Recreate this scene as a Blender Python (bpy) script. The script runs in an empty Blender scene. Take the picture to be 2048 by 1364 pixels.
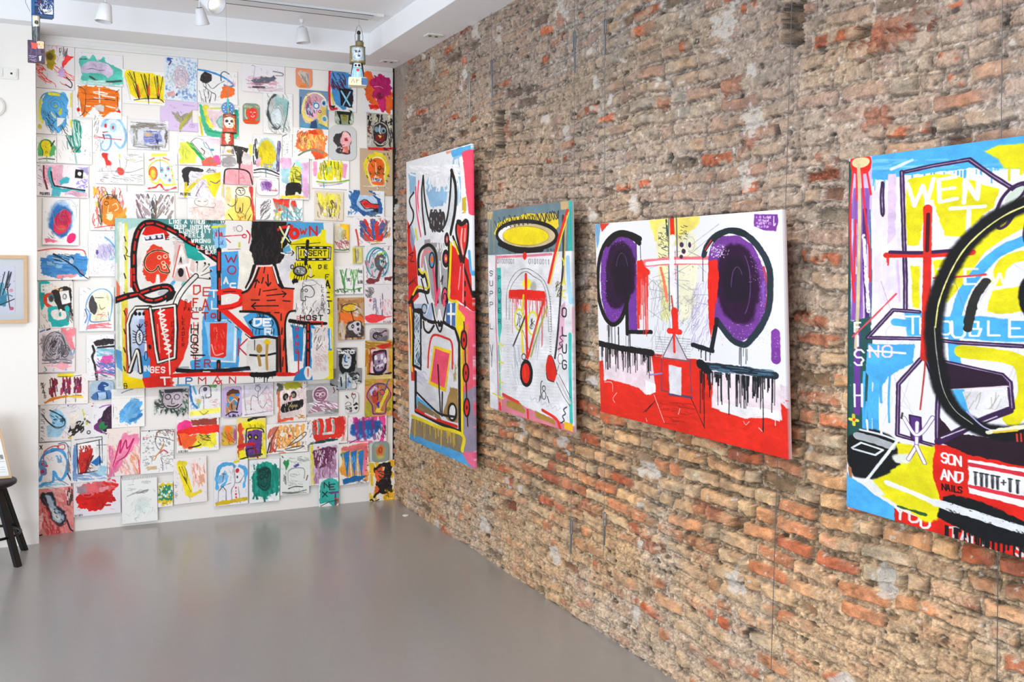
import bpy, bmesh, math, random
import numpy as np
from mathutils import Vector, Matrix
R = math.radians
scn = bpy.context.scene
C = scn.collection
# ---------------------------------------------------------------- camera, world, light, exposure
F_PX, YAW, PIT, ROL, SY = 1968.98, .4497, -.0208, .0028, 102.91
CAM = np.array([-2.3923, -6.9766, 1.7155])
_F = np.array([math.sin(YAW)*math.cos(PIT), math.cos(YAW)*math.cos(PIT), math.sin(PIT)])
_R = np.array([math.cos(YAW), -math.sin(YAW), 0.]); _U = np.cross(_R, _F)
_R, _U = _R*math.cos(ROL)+_U*math.sin(ROL), _U*math.cos(ROL)-_R*math.sin(ROL)
cd = bpy.data.cameras.new('camera'); co = bpy.data.objects.new('camera', cd); C.objects.link(co)
cd.sensor_width = 36; cd.lens = F_PX/2048*36; cd.shift_y = -SY/2048; cd.clip_start = .05
M = Matrix([[_R[i], _U[i], -_F[i], CAM[i]] for i in range(3)]+[[0, 0, 0, 1]])
co.matrix_world = M; scn.camera = co
w = bpy.data.worlds.new('world'); scn.world = w; w.use_nodes = True
w.node_tree.nodes['Background'].inputs[0].default_value = (.80, .90, 1, 1)
w.node_tree.nodes['Background'].inputs[1].default_value = 0.85
scn.view_settings.view_transform = 'Standard'; scn.view_settings.look = 'None'
scn.view_settings.exposure = 0.07; scn.view_settings.gamma = 1
def light(name, kind, loc, tgt, power, col, size=.05, size_y=None, angle=60, blend=.6):
    d = bpy.data.lights.new(name, kind); o = bpy.data.objects.new(name, d); C.objects.link(o)
    d.energy = power; d.color = col; o.location = loc
    o.rotation_euler = (Vector(tgt)-Vector(loc)).to_track_quat('-Z', 'Y').to_euler()
    if kind == 'AREA':
        d.shape = 'RECTANGLE'; d.size = size; d.size_y = size_y or size
    else:
        d.shadow_soft_size = size
    if kind == 'SPOT': d.spot_size = R(angle); d.spot_blend = blend
    return o
# daylight through the shop window behind and left of the camera
light('window_light', 'AREA', (-5.6, -8.0, 1.5), (-2.6, 0, 3.4), 240, (.82, .91, 1), 3.2, 2.2)
# daylight through the side window on the left
light('window_light', 'AREA', (-6.6, -4.6, 1.4), (-1.0, -2.6, 3.6), 105, (.84, .92, 1), 2.6, 2.0)
# spotlights on the ceiling tracks, aimed at the brick wall and the paper wall
for y, ty, pw in ((-.25, -1.2, 84), (-1.55, -2.4, 74), (-2.8, -3.8, 92), (-4.2, -5.2, 98)):
    light('spot_light', 'SPOT', (-1.35, y, 3.28), (-.05, ty, 1.05), pw, (1, .93, .85), .015, angle=72, blend=1)
for i, (x, y, tx) in enumerate([(-2.0, -2.2, -2.0), (-1.1, -2.2, -1.0), (-.6, -2.2, -.6)]):
    light('spot_light', 'SPOT', (x, y, 3.2), (tx, 0, 1.2), 36, (1, .96, .90), .05, angle=95, blend=.8)

def ray(px, py): return _F+_R*(px-1024)/F_PX+_U*(682-SY-py)/F_PX
def on_y(px, py, y=0.):
    d = ray(px, py); return CAM+d*(y-CAM[1])/d[1]
def on_x(px, py, x=0.):
    d = ray(px, py); return CAM+d*(x-CAM[0])/d[0]
def on_z(px, py, z=0.):
    d = ray(px, py); return CAM+d*(z-CAM[2])/d[2]
def at_depth(px, py, t): return CAM+ray(px, py)*t

# ---------------------------------------------------------------- colours and materials
def lin(c):
    c = np.asarray(c, float); return np.where(c <= .04045, c/12.92, ((c+.055)/1.055)**2.4)
def hexc(h): return np.array([int(h[i:i+2], 16)/255 for i in (0, 2, 4)])
PAL = dict(K='1c1a1b', W='f2eee8', R='dd2016', B='1f6fb4', Y='f0d818', G='2f8f4a', O='ec6a1c', P='5c2c86', M='cf1d78', T='22a39a',
    L='c9a6d8', N='8a5a34', S='55a9dd', g='9a9a98', k='3a3638', p='f0a0ac', c='ece2d0', n='b08a5c', y='e6e060', r='a8242c', b='23406e',
    t='7fd0c2', m='7c3a56', o='f0a04a', q='e8d2d6', d='6a6260', e='cdd6dc', u='3a1c3a', v='8fb8d8', x='d8d0cc', h='f04a70', j='b8a020', a='b8bcc0')
def col(s): return hexc(PAL[s]) if s in PAL else hexc(s)
def mat(name, rgb=(.8, .8, .8), rough=.6, metal=0., bump=0., bscale=80., var=0., spec=.5, attr=False):
    m = bpy.data.materials.new(name); m.use_nodes = True; nt = m.node_tree; N = nt.nodes; b = N['Principled BSDF']
    b.inputs['Roughness'].default_value = rough; b.inputs['Metallic'].default_value = metal
    b.inputs['Specular IOR Level'].default_value = spec
    tc = N.new('ShaderNodeTexCoord')
    nz = N.new('ShaderNodeTexNoise'); nz.inputs['Scale'].default_value = bscale; nz.inputs['Detail'].default_value = 6
    nt.links.new(tc.outputs['Object'], nz.inputs['Vector'])
    if attr:
        src = N.new('ShaderNodeAttribute'); src.attribute_name = 'Col'; cs = src.outputs['Color']
    else:
        src = N.new('ShaderNodeRGB'); src.outputs[0].default_value = (*lin(rgb), 1); cs = src.outputs[0]
    if var:
        mr = N.new('ShaderNodeMapRange'); mr.inputs['To Min'].default_value = 1-var; mr.inputs['To Max'].default_value = 1+var
        nt.links.new(nz.outputs['Fac'], mr.inputs['Value'])
        mx = N.new('ShaderNodeVectorMath'); mx.operation = 'SCALE'
        nt.links.new(cs, mx.inputs[0]); nt.links.new(mr.outputs[0], mx.inputs['Scale']); cs = mx.outputs[0]
    nt.links.new(cs, b.inputs['Base Color'])
    if bump:
        bp = N.new('ShaderNodeBump'); bp.inputs['Strength'].default_value = bump; bp.inputs['Distance'].default_value = .002
        nt.links.new(nz.outputs['Fac'], bp.inputs['Height']); nt.links.new(bp.outputs[0], b.inputs['Normal'])
    return m
def emis(name, rgb, s):
    m = mat(name, rgb); b = m.node_tree.nodes['Principled BSDF']
    b.inputs['Emission Color'].default_value = (*lin(rgb), 1); b.inputs['Emission Strength'].default_value = s; return m

# ---------------------------------------------------------------- objects
def tag(o, label=None, cat=None, group=None, kind=None):
    if label: o['label'] = label
    if cat: o['category'] = cat
    if group: o['group'] = group
    if kind: o['kind'] = kind
    return o
def empty(name, loc, label, cat, group=None, rz=0.):
    o = bpy.data.objects.new(name, None); C.objects.link(o); o.location = loc; o.rotation_euler.z = rz
    o.empty_display_size = .05; return tag(o, label, cat, group)
def link(name, me, m, parent=None, smooth=False):
    o = bpy.data.objects.new(name, me); C.objects.link(o)
    if m is not None: me.materials.append(m)
    if smooth: me.polygons.foreach_set('use_smooth', [True]*len(me.polygons))
    o.parent = parent; return o
def from_bm(name, bm, m, parent=None, smooth=False, loc=None):
    me = bpy.data.meshes.new(name); bmesh.ops.recalc_face_normals(bm, faces=bm.faces); bm.to_mesh(me); bm.free()
    o = link(name, me, m, parent, smooth)
    if loc is not None: o.location = loc
    return o
def box(bm, a, b, bev=0.):
    a, b = Vector(a), Vector(b); n = bmesh.new(); bmesh.ops.create_cube(n, size=1)
    for v in n.verts: v.co = Vector([(a[i]+b[i])/2+v.co[i]*abs(b[i]-a[i]) for i in range(3)])
    if bev: bmesh.ops.bevel(n, geom=n.edges[:], offset=bev, segments=2, affect='EDGES')
    me = bpy.data.meshes.new('t'); n.to_mesh(me); n.free(); bm.from_mesh(me); bpy.data.meshes.remove(me)
def boxo(name, a, b, m, parent=None, bev=0., loc=None):
    bm = bmesh.new(); box(bm, a, b, bev); return from_bm(name, bm, m, parent, loc=loc)
def tube(bm, pts, r, seg=8, cap=True):
    pts = [Vector(p) for p in pts]; rs = r if isinstance(r, (list, tuple)) else [r]*len(pts); rings = []
    up = None
    for i, p in enumerate(pts):
        t = (pts[min(i+1, len(pts)-1)]-pts[max(i-1, 0)]).normalized()
        if up is None: up = Vector((0, 0, 1)) if abs(t.z) < .9 else Vector((1, 0, 0))
        x = t.cross(up).normalized(); y = x.cross(t).normalized(); up = y
        rings.append([bm.verts.new(p+(x*math.cos(a)+y*math.sin(a))*rs[i]) for a in [2*math.pi*k/seg for k in range(seg)]])
    for A, B in zip(rings, rings[1:]):
        for k in range(seg): bm.faces.new((A[k], A[(k+1) % seg], B[(k+1) % seg], B[k]))
    if cap:
        bm.faces.new(rings[0]); bm.faces.new(rings[-1][::-1])
def lathe(bm, prof, seg=32, axis=(0, 0, 0)):
    rings = []
    for r, z in prof:
        rings.append([bm.verts.new((axis[0]+r*math.cos(2*math.pi*k/seg), axis[1]+r*math.sin(2*math.pi*k/seg), axis[2]+z)) for k in range(seg)])
    for A, B in zip(rings, rings[1:]):
        for k in range(seg): bm.faces.new((A[k], A[(k+1) % seg], B[(k+1) % seg], B[k]))
    bm.faces.new(rings[0][::-1]); bm.faces.new(rings[-1])

# ---------------------------------------------------------------- noise
def _h(ix, iy, s):
    n = (ix.astype(np.int64)*374761393+iy.astype(np.int64)*668265263+s*1274126177) & 0xffffffff
    n = ((n ^ (n >> 13))*1274126177) & 0xffffffff
    return ((n ^ (n >> 16)) & 0xffff)/65535.
def vn(x, y, s=0):
    ix = np.floor(x); iy = np.floor(y); fx = x-ix; fy = y-iy; fx = fx*fx*(3-2*fx); fy = fy*fy*(3-2*fy)
    a = _h(ix, iy, s); b = _h(ix+1, iy, s); c = _h(ix, iy+1, s); d = _h(ix+1, iy+1, s)
    return (a*(1-fx)+b*fx)*(1-fy)+(c*(1-fx)+d*fx)*fy
def fbm(x, y, s=0, o=4, g=.5):
    t = 0; a = 1; n = 0
    for i in range(o):
        t = t+a*vn(x*2**i+i*7.3, y*2**i-i*3.1, s+i*17); n += a; a *= g
    return t/n
def sst(a, b, x): t = np.clip((x-a)/(b-a), 0, 1); return t*t*(3-2*t)

def grid_mesh(name, P, colr, skirt=None, scol=None, back=True):
    """P (ny,nx,3) vertices, colr (ny,nx,3) sRGB; skirt = vector added to the rim for the sides of a sheet or canvas"""
    ny, nx = P.shape[:2]; V = P.reshape(-1, 3); K = lin(colr).reshape(-1, 3)
    I = np.arange(ny*nx).reshape(ny, nx)
    Q = np.stack([I[:-1, :-1], I[1:, :-1], I[1:, 1:], I[:-1, 1:]], -1).reshape(-1, 4)
    if skirt is not None:
        rim = np.concatenate([I[0, :-1], I[:-1, -1], I[-1, :0:-1], I[:0:-1, 0]]); n = len(rim)
        V2 = V[rim]+np.asarray(skirt); b = len(V); V = np.concatenate([V, V2])
        K = np.concatenate([K, K[rim] if scol is None else np.tile(lin(scol), (n, 1))])
        r2 = np.arange(b, b+n)
        Q = np.concatenate([Q, np.stack([rim, np.roll(rim, -1), np.roll(r2, -1), r2], -1)])
        k4 = [0, nx-1, nx-1+ny-1, 2*(nx-1)+ny-1]
        if back: Q = np.concatenate([Q, [[r2[k] for k in k4]]])
    me = bpy.data.meshes.new(name); me.vertices.add(len(V)); me.vertices.foreach_set('co', V.astype(np.float32).ravel())
    me.loops.add(Q.size); me.loops.foreach_set('vertex_index', Q.astype(np.int32).ravel())
    me.polygons.add(len(Q)); me.polygons.foreach_set('loop_start', np.arange(0, Q.size, 4, dtype=np.int32))
    me.update(calc_edges=True)
    at = me.color_attributes.new('Col', 'FLOAT_COLOR', 'POINT')
    at.data.foreach_set('color', np.concatenate([K, np.ones((len(K), 1))], 1).astype(np.float32).ravel())
    me.validate(); return me

# ---------------------------------------------------------------- painter: strokes laid on a colour grid
_ng = np.random.default_rng(5)
def _tile(n, cells):
    y, x = np.mgrid[0:n, 0:n]*cells/n
    ix = x.astype(int); iy = y.astype(int); fx = x-ix; fy = y-iy; fx = fx*fx*(3-2*fx); fy = fy*fy*(3-2*fy)
    L = _ng.random((cells, cells)); g = lambda a, b: L[b % cells, a % cells]
    return (g(ix, iy)*(1-fx)+g(ix+1, iy)*fx)*(1-fy)+(g(ix, iy+1)*(1-fx)+g(ix+1, iy+1)*fx)*fy
NT = 1024
N1 = (_tile(NT, 256)*.5+_tile(NT, 128)*.9+_tile(NT, 48)*1.1)/2.5-.5     # ragged edge noise
N2 = _tile(NT, 340)*.5+_tile(NT, 90)*.5                                  # dry brush
N3 = _tile(NT, 24)*.6+_tile(NT, 60)*.4                                   # paint variation
FONT = {'A': '062046,1434', 'B': '0006364333,0300303303', 'C': '401001051646', 'D': '0006264440200000'[:16], 'E': '40000646,0333', 'F': '400006,0333',
 'G': '41301001051636454323', 'H': '0006,4046,0343', 'I': '2026', 'J': '4045361605', 'K': '0006,400346', 'L': '000646', 'M': '0600234046', 'N': '06004640',
 'O': '1001051636454130 10'.replace(' ', ''), 'P': '0600304142330 3'.replace(' ', ''), 'Q': '100105163645413010,3346', 'R': '060030414233 03,2346'.replace(' ', ''),
 'S': '413010010213334435261605'.replace('26', '36'), 'T': '0040,2026', 'U': '000516364540', 'V': '002640', 'W': '0016223640', 'X': '0046,4006', 'Y': '0023,402326',
 'Z': '00400646', '0': '1001051636454130 10'.replace(' ', ''), '1': '112026', '+': '2125,0343', '-': '0343', '.': '2526', ',': '2536', "'": '2021', '!': '2024,2526', '3': '0040233435361605'}
class Art:
    def __init__(s, nx, ny, H=None, base='W', seed=1, k=1.):
        s.nx, s.ny, s.H, s.k = nx, ny, H, k
        s.img = np.empty((ny, nx, 3)); s.img[:] = col(base); s.rg = random.Random(seed); s.rm = 1.; s.dm = 0.; s.wm = 1.; s.sp = False; s.vr = 1.5
    def m(s, pts):
        pts = np.asarray(pts, float).reshape(-1, 2)
        if s.H is None: return pts*[s.nx/100, s.ny/100]
        q = np.c_[pts, np.ones(len(pts))]@s.H.T; return q[:, :2]/q[:, 2:]
    def put(s, x0, y0, a, c, var=.06):
        h, wd = a.shape
        ox, oy = s.rg.randrange(NT), s.rg.randrange(NT)
        iy = (np.arange(h)+y0+oy) % NT; ix = (np.arange(wd)+x0+ox) % NT
        v = 1+((N3[iy][:, ix]-.5)*2+(N2[iy][:, ix]-.5)*1.2)*var*s.vr
        a = a[..., None]; r = s.img[y0:y0+h, x0:x0+wd]; r += (np.clip(col(c)*v[..., None], 0, 1)-r)*a
    def win(s, P, pad):
        x0 = max(0, int(P[:, 0].min()-pad)); x1 = min(s.nx, int(P[:, 0].max()+pad)+2)
        y0 = max(0, int(P[:, 1].min()-pad)); y1 = min(s.ny, int(P[:, 1].max()+pad)+2)
        if x1 <= x0 or y1 <= y0: return None
        Y, X = np.mgrid[y0:y1, x0:x1].astype(float); return x0, y0, X, Y
    def edge(s, x0, y0, d, rough, soft, dry, al):
        h, wd = d.shape; oy, ox = s.rg.randrange(NT), s.rg.randrange(NT)
        iy = (np.arange(h)+oy) % NT; ix = (np.arange(wd)+ox) % NT
        if rough: d = d+N1[iy][:, ix]*rough*2*s.k*s.rm
        dry = max(dry, s.dm)
        a = np.clip(.5-d/max(soft*s.k, 1.), 0, 1)
        if soft > 2: a = a*a*(3-2*a)
        if dry: a = a*sst(dry-.12, dry+.12, N2[iy][:, ix]+.12)
        return a*al
    def line(s, pts, wd, c, rough=.4, soft=1., dry=0., al=1., smooth=True, closed=False, mapped=False, taper=0):
        P = np.asarray(pts, float) if mapped else s.m(pts)
        if closed: P = np.concatenate([P, P[:2]])
        if smooth and len(P) > 2:
            Q = [P[0]]; E = np.concatenate([[2*P[0]-P[1]], P, [2*P[-1]-P[-2]]])
            for i in range(1, len(E)-2):
                n = max(2, int(np.hypot(*(E[i+1]-E[i]))/5)+1)
                for t in np.linspace(0, 1, n+1)[1:]:
                    Q.append(.5*(2*E[i]+(E[i+1]-E[i-1])*t+(2*E[i-1]-5*E[i]+4*E[i+1]-E[i+2])*t*t+(3*E[i]-E[i-1]-3*E[i+1]+E[i+2])*t**3))
            P = np.array(Q)
        w2 = wd*s.k*s.wm/2; g = s.win(P, w2+3+rough*s.k+soft*s.k)
        if g is None: return
        x0, y0, X, Y = g; d = np.full(X.shape, 1e9); pad = w2+4+(rough+soft)*s.k
        n = len(P)-1
        for i in range(n):
            a, b = P[i], P[i+1]; 
            xa = int(max(0, min(a[0], b[0])-pad-x0)); xb = int(max(a[0], b[0])+pad-x0)+2; ya = int(max(0, min(a[1], b[1])-pad-y0)); yb = int(max(a[1], b[1])+pad-y0)+2
            if xb <= 0 or yb <= 0: continue
            xs, ys = X[ya:yb, xa:xb], Y[ya:yb, xa:xb]
            if not xs.size: continue
            v = b-a; L = max(v@v, 1e-9); t = np.clip(((xs-a[0])*v[0]+(ys-a[1])*v[1])/L, 0, 1)
            dd = np.hypot(xs-a[0]-t*v[0], ys-a[1]-t*v[1])
            ww = w2*(1-taper*(i+.5)/n) if taper else w2
            r = d[ya:yb, xa:xb]; np.minimum(r, dd-ww, out=r)
        s.put(x0, y0, s.edge(x0, y0, d, rough, soft, dry, al), c)
    def poly(s, pts, c, rough=1., soft=1., dry=0., al=1., smooth=False, var=.06):
        P = s.m(pts); smooth = smooth or soft >= 5 or (s.sp and len(P) > 5 and rough > 1.2)
        if smooth:
            Q = []; n = len(P)
            for i in range(n):
                a, b, e, f = P[i-1], P[i], P[(i+1) % n], P[(i+2) % n]
                for t in np.linspace(0, 1, 7)[:-1]:
                    Q.append(.5*(2*b+(e-a)*t+(2*a-5*b+4*e-f)*t*t+(3*b-a-3*e+f)*t**3))
            P = np.array(Q)
        g = s.win(P, 3+(rough+soft)*s.k)
        if g is None: return
        x0, y0, X, Y = g; d = np.full(X.shape, 1e9); ins = np.zeros(X.shape, bool); n = len(P)
        for i in range(n):
            a, b = P[i], P[(i+1) % n]; v = b-a; L = max(v@v, 1e-9)
            t = np.clip(((X-a[0])*v[0]+(Y-a[1])*v[1])/L, 0, 1); np.minimum(d, np.hypot(X-a[0]-t*v[0], Y-a[1]-t*v[1]), out=d)
            if a[1] != b[1]: ins ^= ((a[1] > Y) != (b[1] > Y)) & (X < (b[0]-a[0])*(Y-a[1])/(b[1]-a[1])+a[0])
        d = np.where(ins, -d, d); s.put(x0, y0, s.edge(x0, y0, d, rough, soft, dry, al), c, var)
    def ell(s, x, y, rx, ry, c, rot=0., **k):
        s.poly([(x+rx*math.cos(a)*math.cos(rot)-ry*math.sin(a)*math.sin(rot), y+rx*math.cos(a)*math.sin(rot)+ry*math.sin(a)*math.cos(rot)) for a in np.linspace(0, 2*math.pi, 24)[:-1]], c, **k)
    def ring(s, x, y, rx, ry, wd, c, a0=0., a1=360., **k):
        s.line([(x+rx*math.cos(a), y+ry*math.sin(a)) for a in np.linspace(R(a0), R(a1), 20)], wd, c, **k)
    def hatch(s, x0, y0, x1, y1, n, wd, c, ang=90., ln=.7, jit=.25, **k):
        dx, dy = x1-x0, y1-y0
        for i in range(n):
            cx, cy = x0+s.rg.random()*dx, y0+s.rg.random()*dy; a = R(ang+s.rg.uniform(-1, 1)*jit*60)
            L = ln*.5*math.hypot(dx*math.cos(a), dy*math.sin(a))*s.rg.uniform(.5, 1)
            p = (cx-L*math.cos(a), cy-L*math.sin(a)); q = (cx+L*math.cos(a), cy+L*math.sin(a))
            cl = lambda p: (min(max(p[0], x0), x1), min(max(p[1], y0), y1))
            mid = ((p[0]+q[0])/2+s.rg.uniform(-.06, .06)*dx, (p[1]+q[1])/2+s.rg.uniform(-.06, .06)*dy)
            s.line([cl(p), cl(mid), cl(q)], wd, c, **k)
    def scrib(s, x0, y0, x1, y1, n, wd, c, **k):
        s.line([(s.rg.uniform(x0, x1), s.rg.uniform(y0, y1)) for _ in range(n)], wd, c, **k)
    def zig(s, x0, y0, x1, y1, n, amp, wd, c, **k):
        L = math.hypot(x1-x0, y1-y0); nx, ny = -(y1-y0)/L, (x1-x0)/L
        s.line([(x0+(x1-x0)*i/n+nx*amp*(1 if i % 2 else -1)*s.rg.uniform(.7, 1.2), y0+(y1-y0)*i/n+ny*amp*(1 if i % 2 else -1)*s.rg.uniform(.7, 1.2)) for i in range(n+1)], wd, c, **k)
    def swirl(s, x, y, rx, ry, turns, wd, c, **k):
        n = int(turns*12); s.line([(x+rx*(i/n)*math.cos(i*.5236)*s.rg.uniform(.85, 1.1), y+ry*(i/n)*math.sin(i*.5236)*s.rg.uniform(.85, 1.1)) for i in range(1, n+1)], wd, c, **k)
    def drips(s, x0, y0, x1, y1, n, ln, wd, c, **k):
        for i in range(n):
            t = s.rg.random() if n > 2 else (i+.5)/n; x = x0+(x1-x0)*t; y = y0+(y1-y0)*t; L = ln*s.rg.random()**1.8+ln*.12
            s.line([(x, y), (x+s.rg.uniform(-.3, .3), y+L*.5), (x+s.rg.uniform(-.5, .5), y+L)], wd*s.rg.uniform(.6, 1.3), c, rough=.2, **k)
    def dots(s, x0, y0, x1, y1, n, r, c, **k):
        for i in range(n):
            x, y = s.rg.uniform(x0, x1), s.rg.uniform(y0, y1); s.line([(x, y), (x+r*s.rg.uniform(-.6, .6), y+r*s.rg.uniform(-.6, .6))], r*s.rg.uniform(.5, 1.3), c, smooth=False, **k)
    def text(s, t, x, y, h, c, wd=2., dx=None, dy=0., sx=.62, vert=False, rough=.3, **k):
        """single-stroke letters, h tall; dx,dy step per letter"""
        dx = h*sx*1.45 if dx is None else dx
        if vert: dx, dy = dx*0, dy or h*1.3
        for i, ch in enumerate(t):
            for pl in FONT.get(ch, '').split(','):
                if len(pl) < 4: continue
                pts = [(x+i*dx+(int(pl[j])/4*h*sx)+s.rg.uniform(-.02, .02)*h, y+i*dy+int(pl[j+1])/6*h+(dy*int(pl[j])/4*.6 if not vert else 0)) for j in range(0, len(pl)-1, 2)]
                s.line(pts, wd, c, smooth=False, rough=rough, **k)
def homog(src, dst):
    A = []; 
    for (x, y), (u, v) in zip(src, dst):
        A += [[x, y, 1, 0, 0, 0, -u*x, -u*y, -u], [0, 0, 0, x, y, 1, -v*x, -v*y, -v]]
    return np.linalg.svd(np.array(A, float))[2][-1].reshape(3, 3)
# ---------------------------------------------------------------- room shell
WX0, PIER_X, PIER_Y, HS, HC = -7.0, -2.391, -.215, 3.2, 3.352
YF = -11.5
m_white = mat('white_wall_paint', (.925, .905, .88), .75, bump=.25, bscale=160)
m_ceil = mat('ceiling_paint', (.955, .955, .96), .8, bump=.1, bscale=90)
m_trim = mat('white_trim_paint', (.90, .89, .875), .5)
m_dark = mat('dark_gap', (.12, .11, .10), .9)
m_paper = mat('painted_paper', rough=.75, bump=.15, bscale=220, attr=True, spec=.3)
m_canvas = mat('painted_canvas', rough=.6, bump=.35, bscale=260, attr=True, spec=.15)
def floor_mat():
    m = mat('grey_resin_floor', (.60, .585, .57), .3, bump=.05, bscale=18, var=.035, spec=.5)
    b = m.node_tree.nodes['Principled BSDF']; b.inputs['Coat Weight'].default_value = .3; b.inputs['Coat Roughness'].default_value = .16
    return m
tag(boxo('floor', (WX0, YF, -.1), (.12, .25, 0), floor_mat()), kind='structure')
tag(boxo('ceiling', (WX0, YF, HC), (.12, .25, HC+.1), m_ceil), kind='structure')
tag(boxo('wall_back', (PIER_X-.05, 0, 0), (-.010, .2, HC), m_white), kind='structure')
tag(boxo('wall_back_pier', (WX0, PIER_Y, 0), (PIER_X, .2, HC), m_white), kind='structure')
bpy.data.objects['wall_back_pier'].name = 'wall_left'
tag(boxo('trim_1', (-.30, YF, HS), (.1, .2, HC+.01), m_ceil, bev=.002), kind='structure')      # dropped beam along the brick wall
tag(boxo('trim_2', (WX0, -.345, HS), (-.299, .2, HC+.01), m_ceil, bev=.002), kind='structure')  # dropped beam along the back wall
def moulding():
    bm = bmesh.new()
    box(bm, (PIER_X+.02, -.020, 3.135), (-.30, .001, 3.150), .002); box(bm, (PIER_X+.02, -.010, 3.150), (-.30, .001, 3.180), .001)
    return from_bm('trim_3', bm, m_trim)
tag(moulding(), kind='structure')
tag(boxo('trim_4', (-.0102, .006, 0), (.02, .1, HS), m_dark), kind='structure')

# ---------------------------------------------------------------- the old brick wall: relief and colour of every brick computed on one grid
def brick_wall():
    ys = [.10]
    while ys[-1] > -5.35: ys.append(ys[-1]-.0017*(ys[-1]+8.2)**1.0*1.0)
    while ys[-1] > YF: ys.append(ys[-1]-.06)
    ys = np.array(ys); zs = np.arange(-.01, 3.24, .0036*1.0)
    Y, Z = np.meshgrid(ys, zs); U = -Y
    wob = (fbm(U*1.1, Z*1.3, 3, 3)-.5)*.10+(fbm(U*6, Z*6, 4, 3)-.5)*.028
    Zw = Z+wob+.012*np.sin(U*1.7); Uw = U+(fbm(U*9, Z*9, 8, 3)-.5)*.035
    CH = .0665; row = np.floor(Zw/CH).astype(int); fz = Zw/CH-row
    rng = np.random.default_rng(11); nr = row.max()-row.min()+1; r0 = row.min()
    fx = np.zeros_like(U); L = np.ones_like(U); bid = np.zeros_like(U, dtype=np.int64)
    for r in range(nr):
        ln = np.where(rng.random(80) < .55, .215, .112)*rng.uniform(.82, 1.12, 80); e = np.cumsum(ln)-rng.uniform(.2, .5)
        k = row == r+r0; j = np.clip(np.searchsorted(e, Uw[k]), 1, 79); fx[k] = Uw[k]-e[j-1]; L[k] = e[j]-e[j-1]; bid[k] = r*100+j
    nb = (bid.max()+1); rb = rng.random((nb, 6))
    B = rb[bid]
    edge = np.minimum(np.minimum(fx, L-fx), np.minimum(fz*CH, (1-fz)*CH)*1.05)
    ragged = (fbm(U*38, Z*38, 21, 3)-.5)*.014+(fbm(U*14, Z*14, 23, 2)-.5)*.008
    ed = edge-.0085-B[..., 0]*.004+ragged
    face = sst(0, .006, ed)
    # how crisp the bricks read: clear courses in the middle right, smeared with mortar at the top left and near the floor
    up = sst(.9, 2.0, Z)
    n1 = fbm(U*.9+5, Z*1.1, 31, 4); n2 = fbm(U*3.2, Z*4.5, 32, 4); n3 = fbm(U*11, Z*16, 33, 4)
    crisp = np.exp(-((Z-.84-.05*(U-2.5))/.36)**2)*sst(.9, 2.4, U)+.42*sst(.2, .9, Z)*sst(2.6, 1.5, Z)*sst(2.2, .8, U)+.12*sst(1.4, 1.9, Z)*sst(2.9, 2.3, Z)
    crisp = crisp+(n1-.5)*.9
    cover = sst(.56, .40, n2*.62+n3*.38+(crisp-.38)*.42+(B[..., 1]-.5)*.20)      # mortar skimmed over the brick
    miss = (B[..., 2] < .035) & (crisp < .9)
    vis = face*(1-cover)
    rough = fbm(U*70, Z*70, 41, 4)-.5; rough2 = fbm(U*24, Z*30, 42, 4)-.5; grit = fbm(U*190, Z*190, 43, 2)-.5
    hb = .006+B[..., 3]*.009+rough*.006+rough2*.006+(fx/L-.5)*(B[..., 4]-.5)*.010+(fz-.5)*(B[..., 5]-.6)*.010
    hb = hb*np.minimum(1, .45+ed/.014)
    hm = -.011*crisp.clip(0, 1)*(1-cover)-.002+rough*.010+rough2*.007+grit*.005
    hc = .0035+rough*.006+rough2*.007+.005*(B[..., 3]-.3)+grit*.003+(n3-.5)*.006+(fz-.5)*(B[..., 5]-.5)*.008
    h = hm*(1-face)+(hb*(1-cover)+hc*cover)*face
    h = np.where(miss & (face > .5), -.018+rough*.01, h)
    pit = sst(.66, .74, fbm(U*42+3, Z*52, 44, 3)+.06*(n2-.5))*(1-.7*vis)*.5+sst(.74, .80, fbm(U*17+3, Z*30, 45, 3))*(1-.6*vis); crk = (1-sst(.0, .0045, np.abs(ed+.002)))*sst(.40, .62, fbm(U*5, Z*9, 46, 3)+.10*(fz < .5))*(.45+.55*sst(.35, .8, Z))*(1-.35*up); pit = np.maximum(pit, crk*.8).clip(0, 1); h = h-pit*.006
    # broken-out niches  (u, z, half width, half height, depth)
    hole = np.zeros_like(U)
    for (px, py, hw, hh, dp) in [(999, 262, .062, .125, .09), (1588, 50, .050, .075, .06), (1728, 62, .035, .020, .07), (838, 312, .03, .02, .04), (965, 345, .012, .035, .03), (1396, 748, .03, .02, .03), (1474, 1050, .035, .028, .03), (1775, 1150, .03, .022, .03)]:
        c = on_x(px, py); d = np.maximum(abs(U+c[1])/hw, abs(Z-c[2])/hh)+rough*.35+rough2*.5
        m = sst(1.05, .9, d); hole = np.maximum(hole, m*dp)
    inb = ((np.floor((Z+.02)/.06) % 2) > .5)
    h = h-hole+(hole > .03)*rough2*.02+(hole > .06)*inb*.035
    # colours (sRGB)
    pal = np.array([hexc(x) for x in ('a87458', 'b28062', 'be9878', '9a5c46', 'b49474', 'ad9880', 'b8a488', '977a62', 'a49078', 'c0a482', 'a5664e', 'b88c6c', 'b09c84')])
    ci = (B[..., 4]*len(pal)).astype(int) % len(pal); cb = pal[ci]
    dust = np.array([.655, .605, .555]); cb = cb*(1-.60*up[..., None])+dust*(.60*up[..., None])
    cb = cb*(1+(fbm(U*30, Z*45, 51, 4)-.5)*.55)[..., None]
    cb = cb+(np.array([.06, .0, -.04]))*((fbm(U*8, Z*9, 52, 2)-.5)*2)[..., None]
    cm = np.array([.690, .610, .515])*(1-up[..., None])+np.array([.655, .605, .560])*up[..., None]
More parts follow.
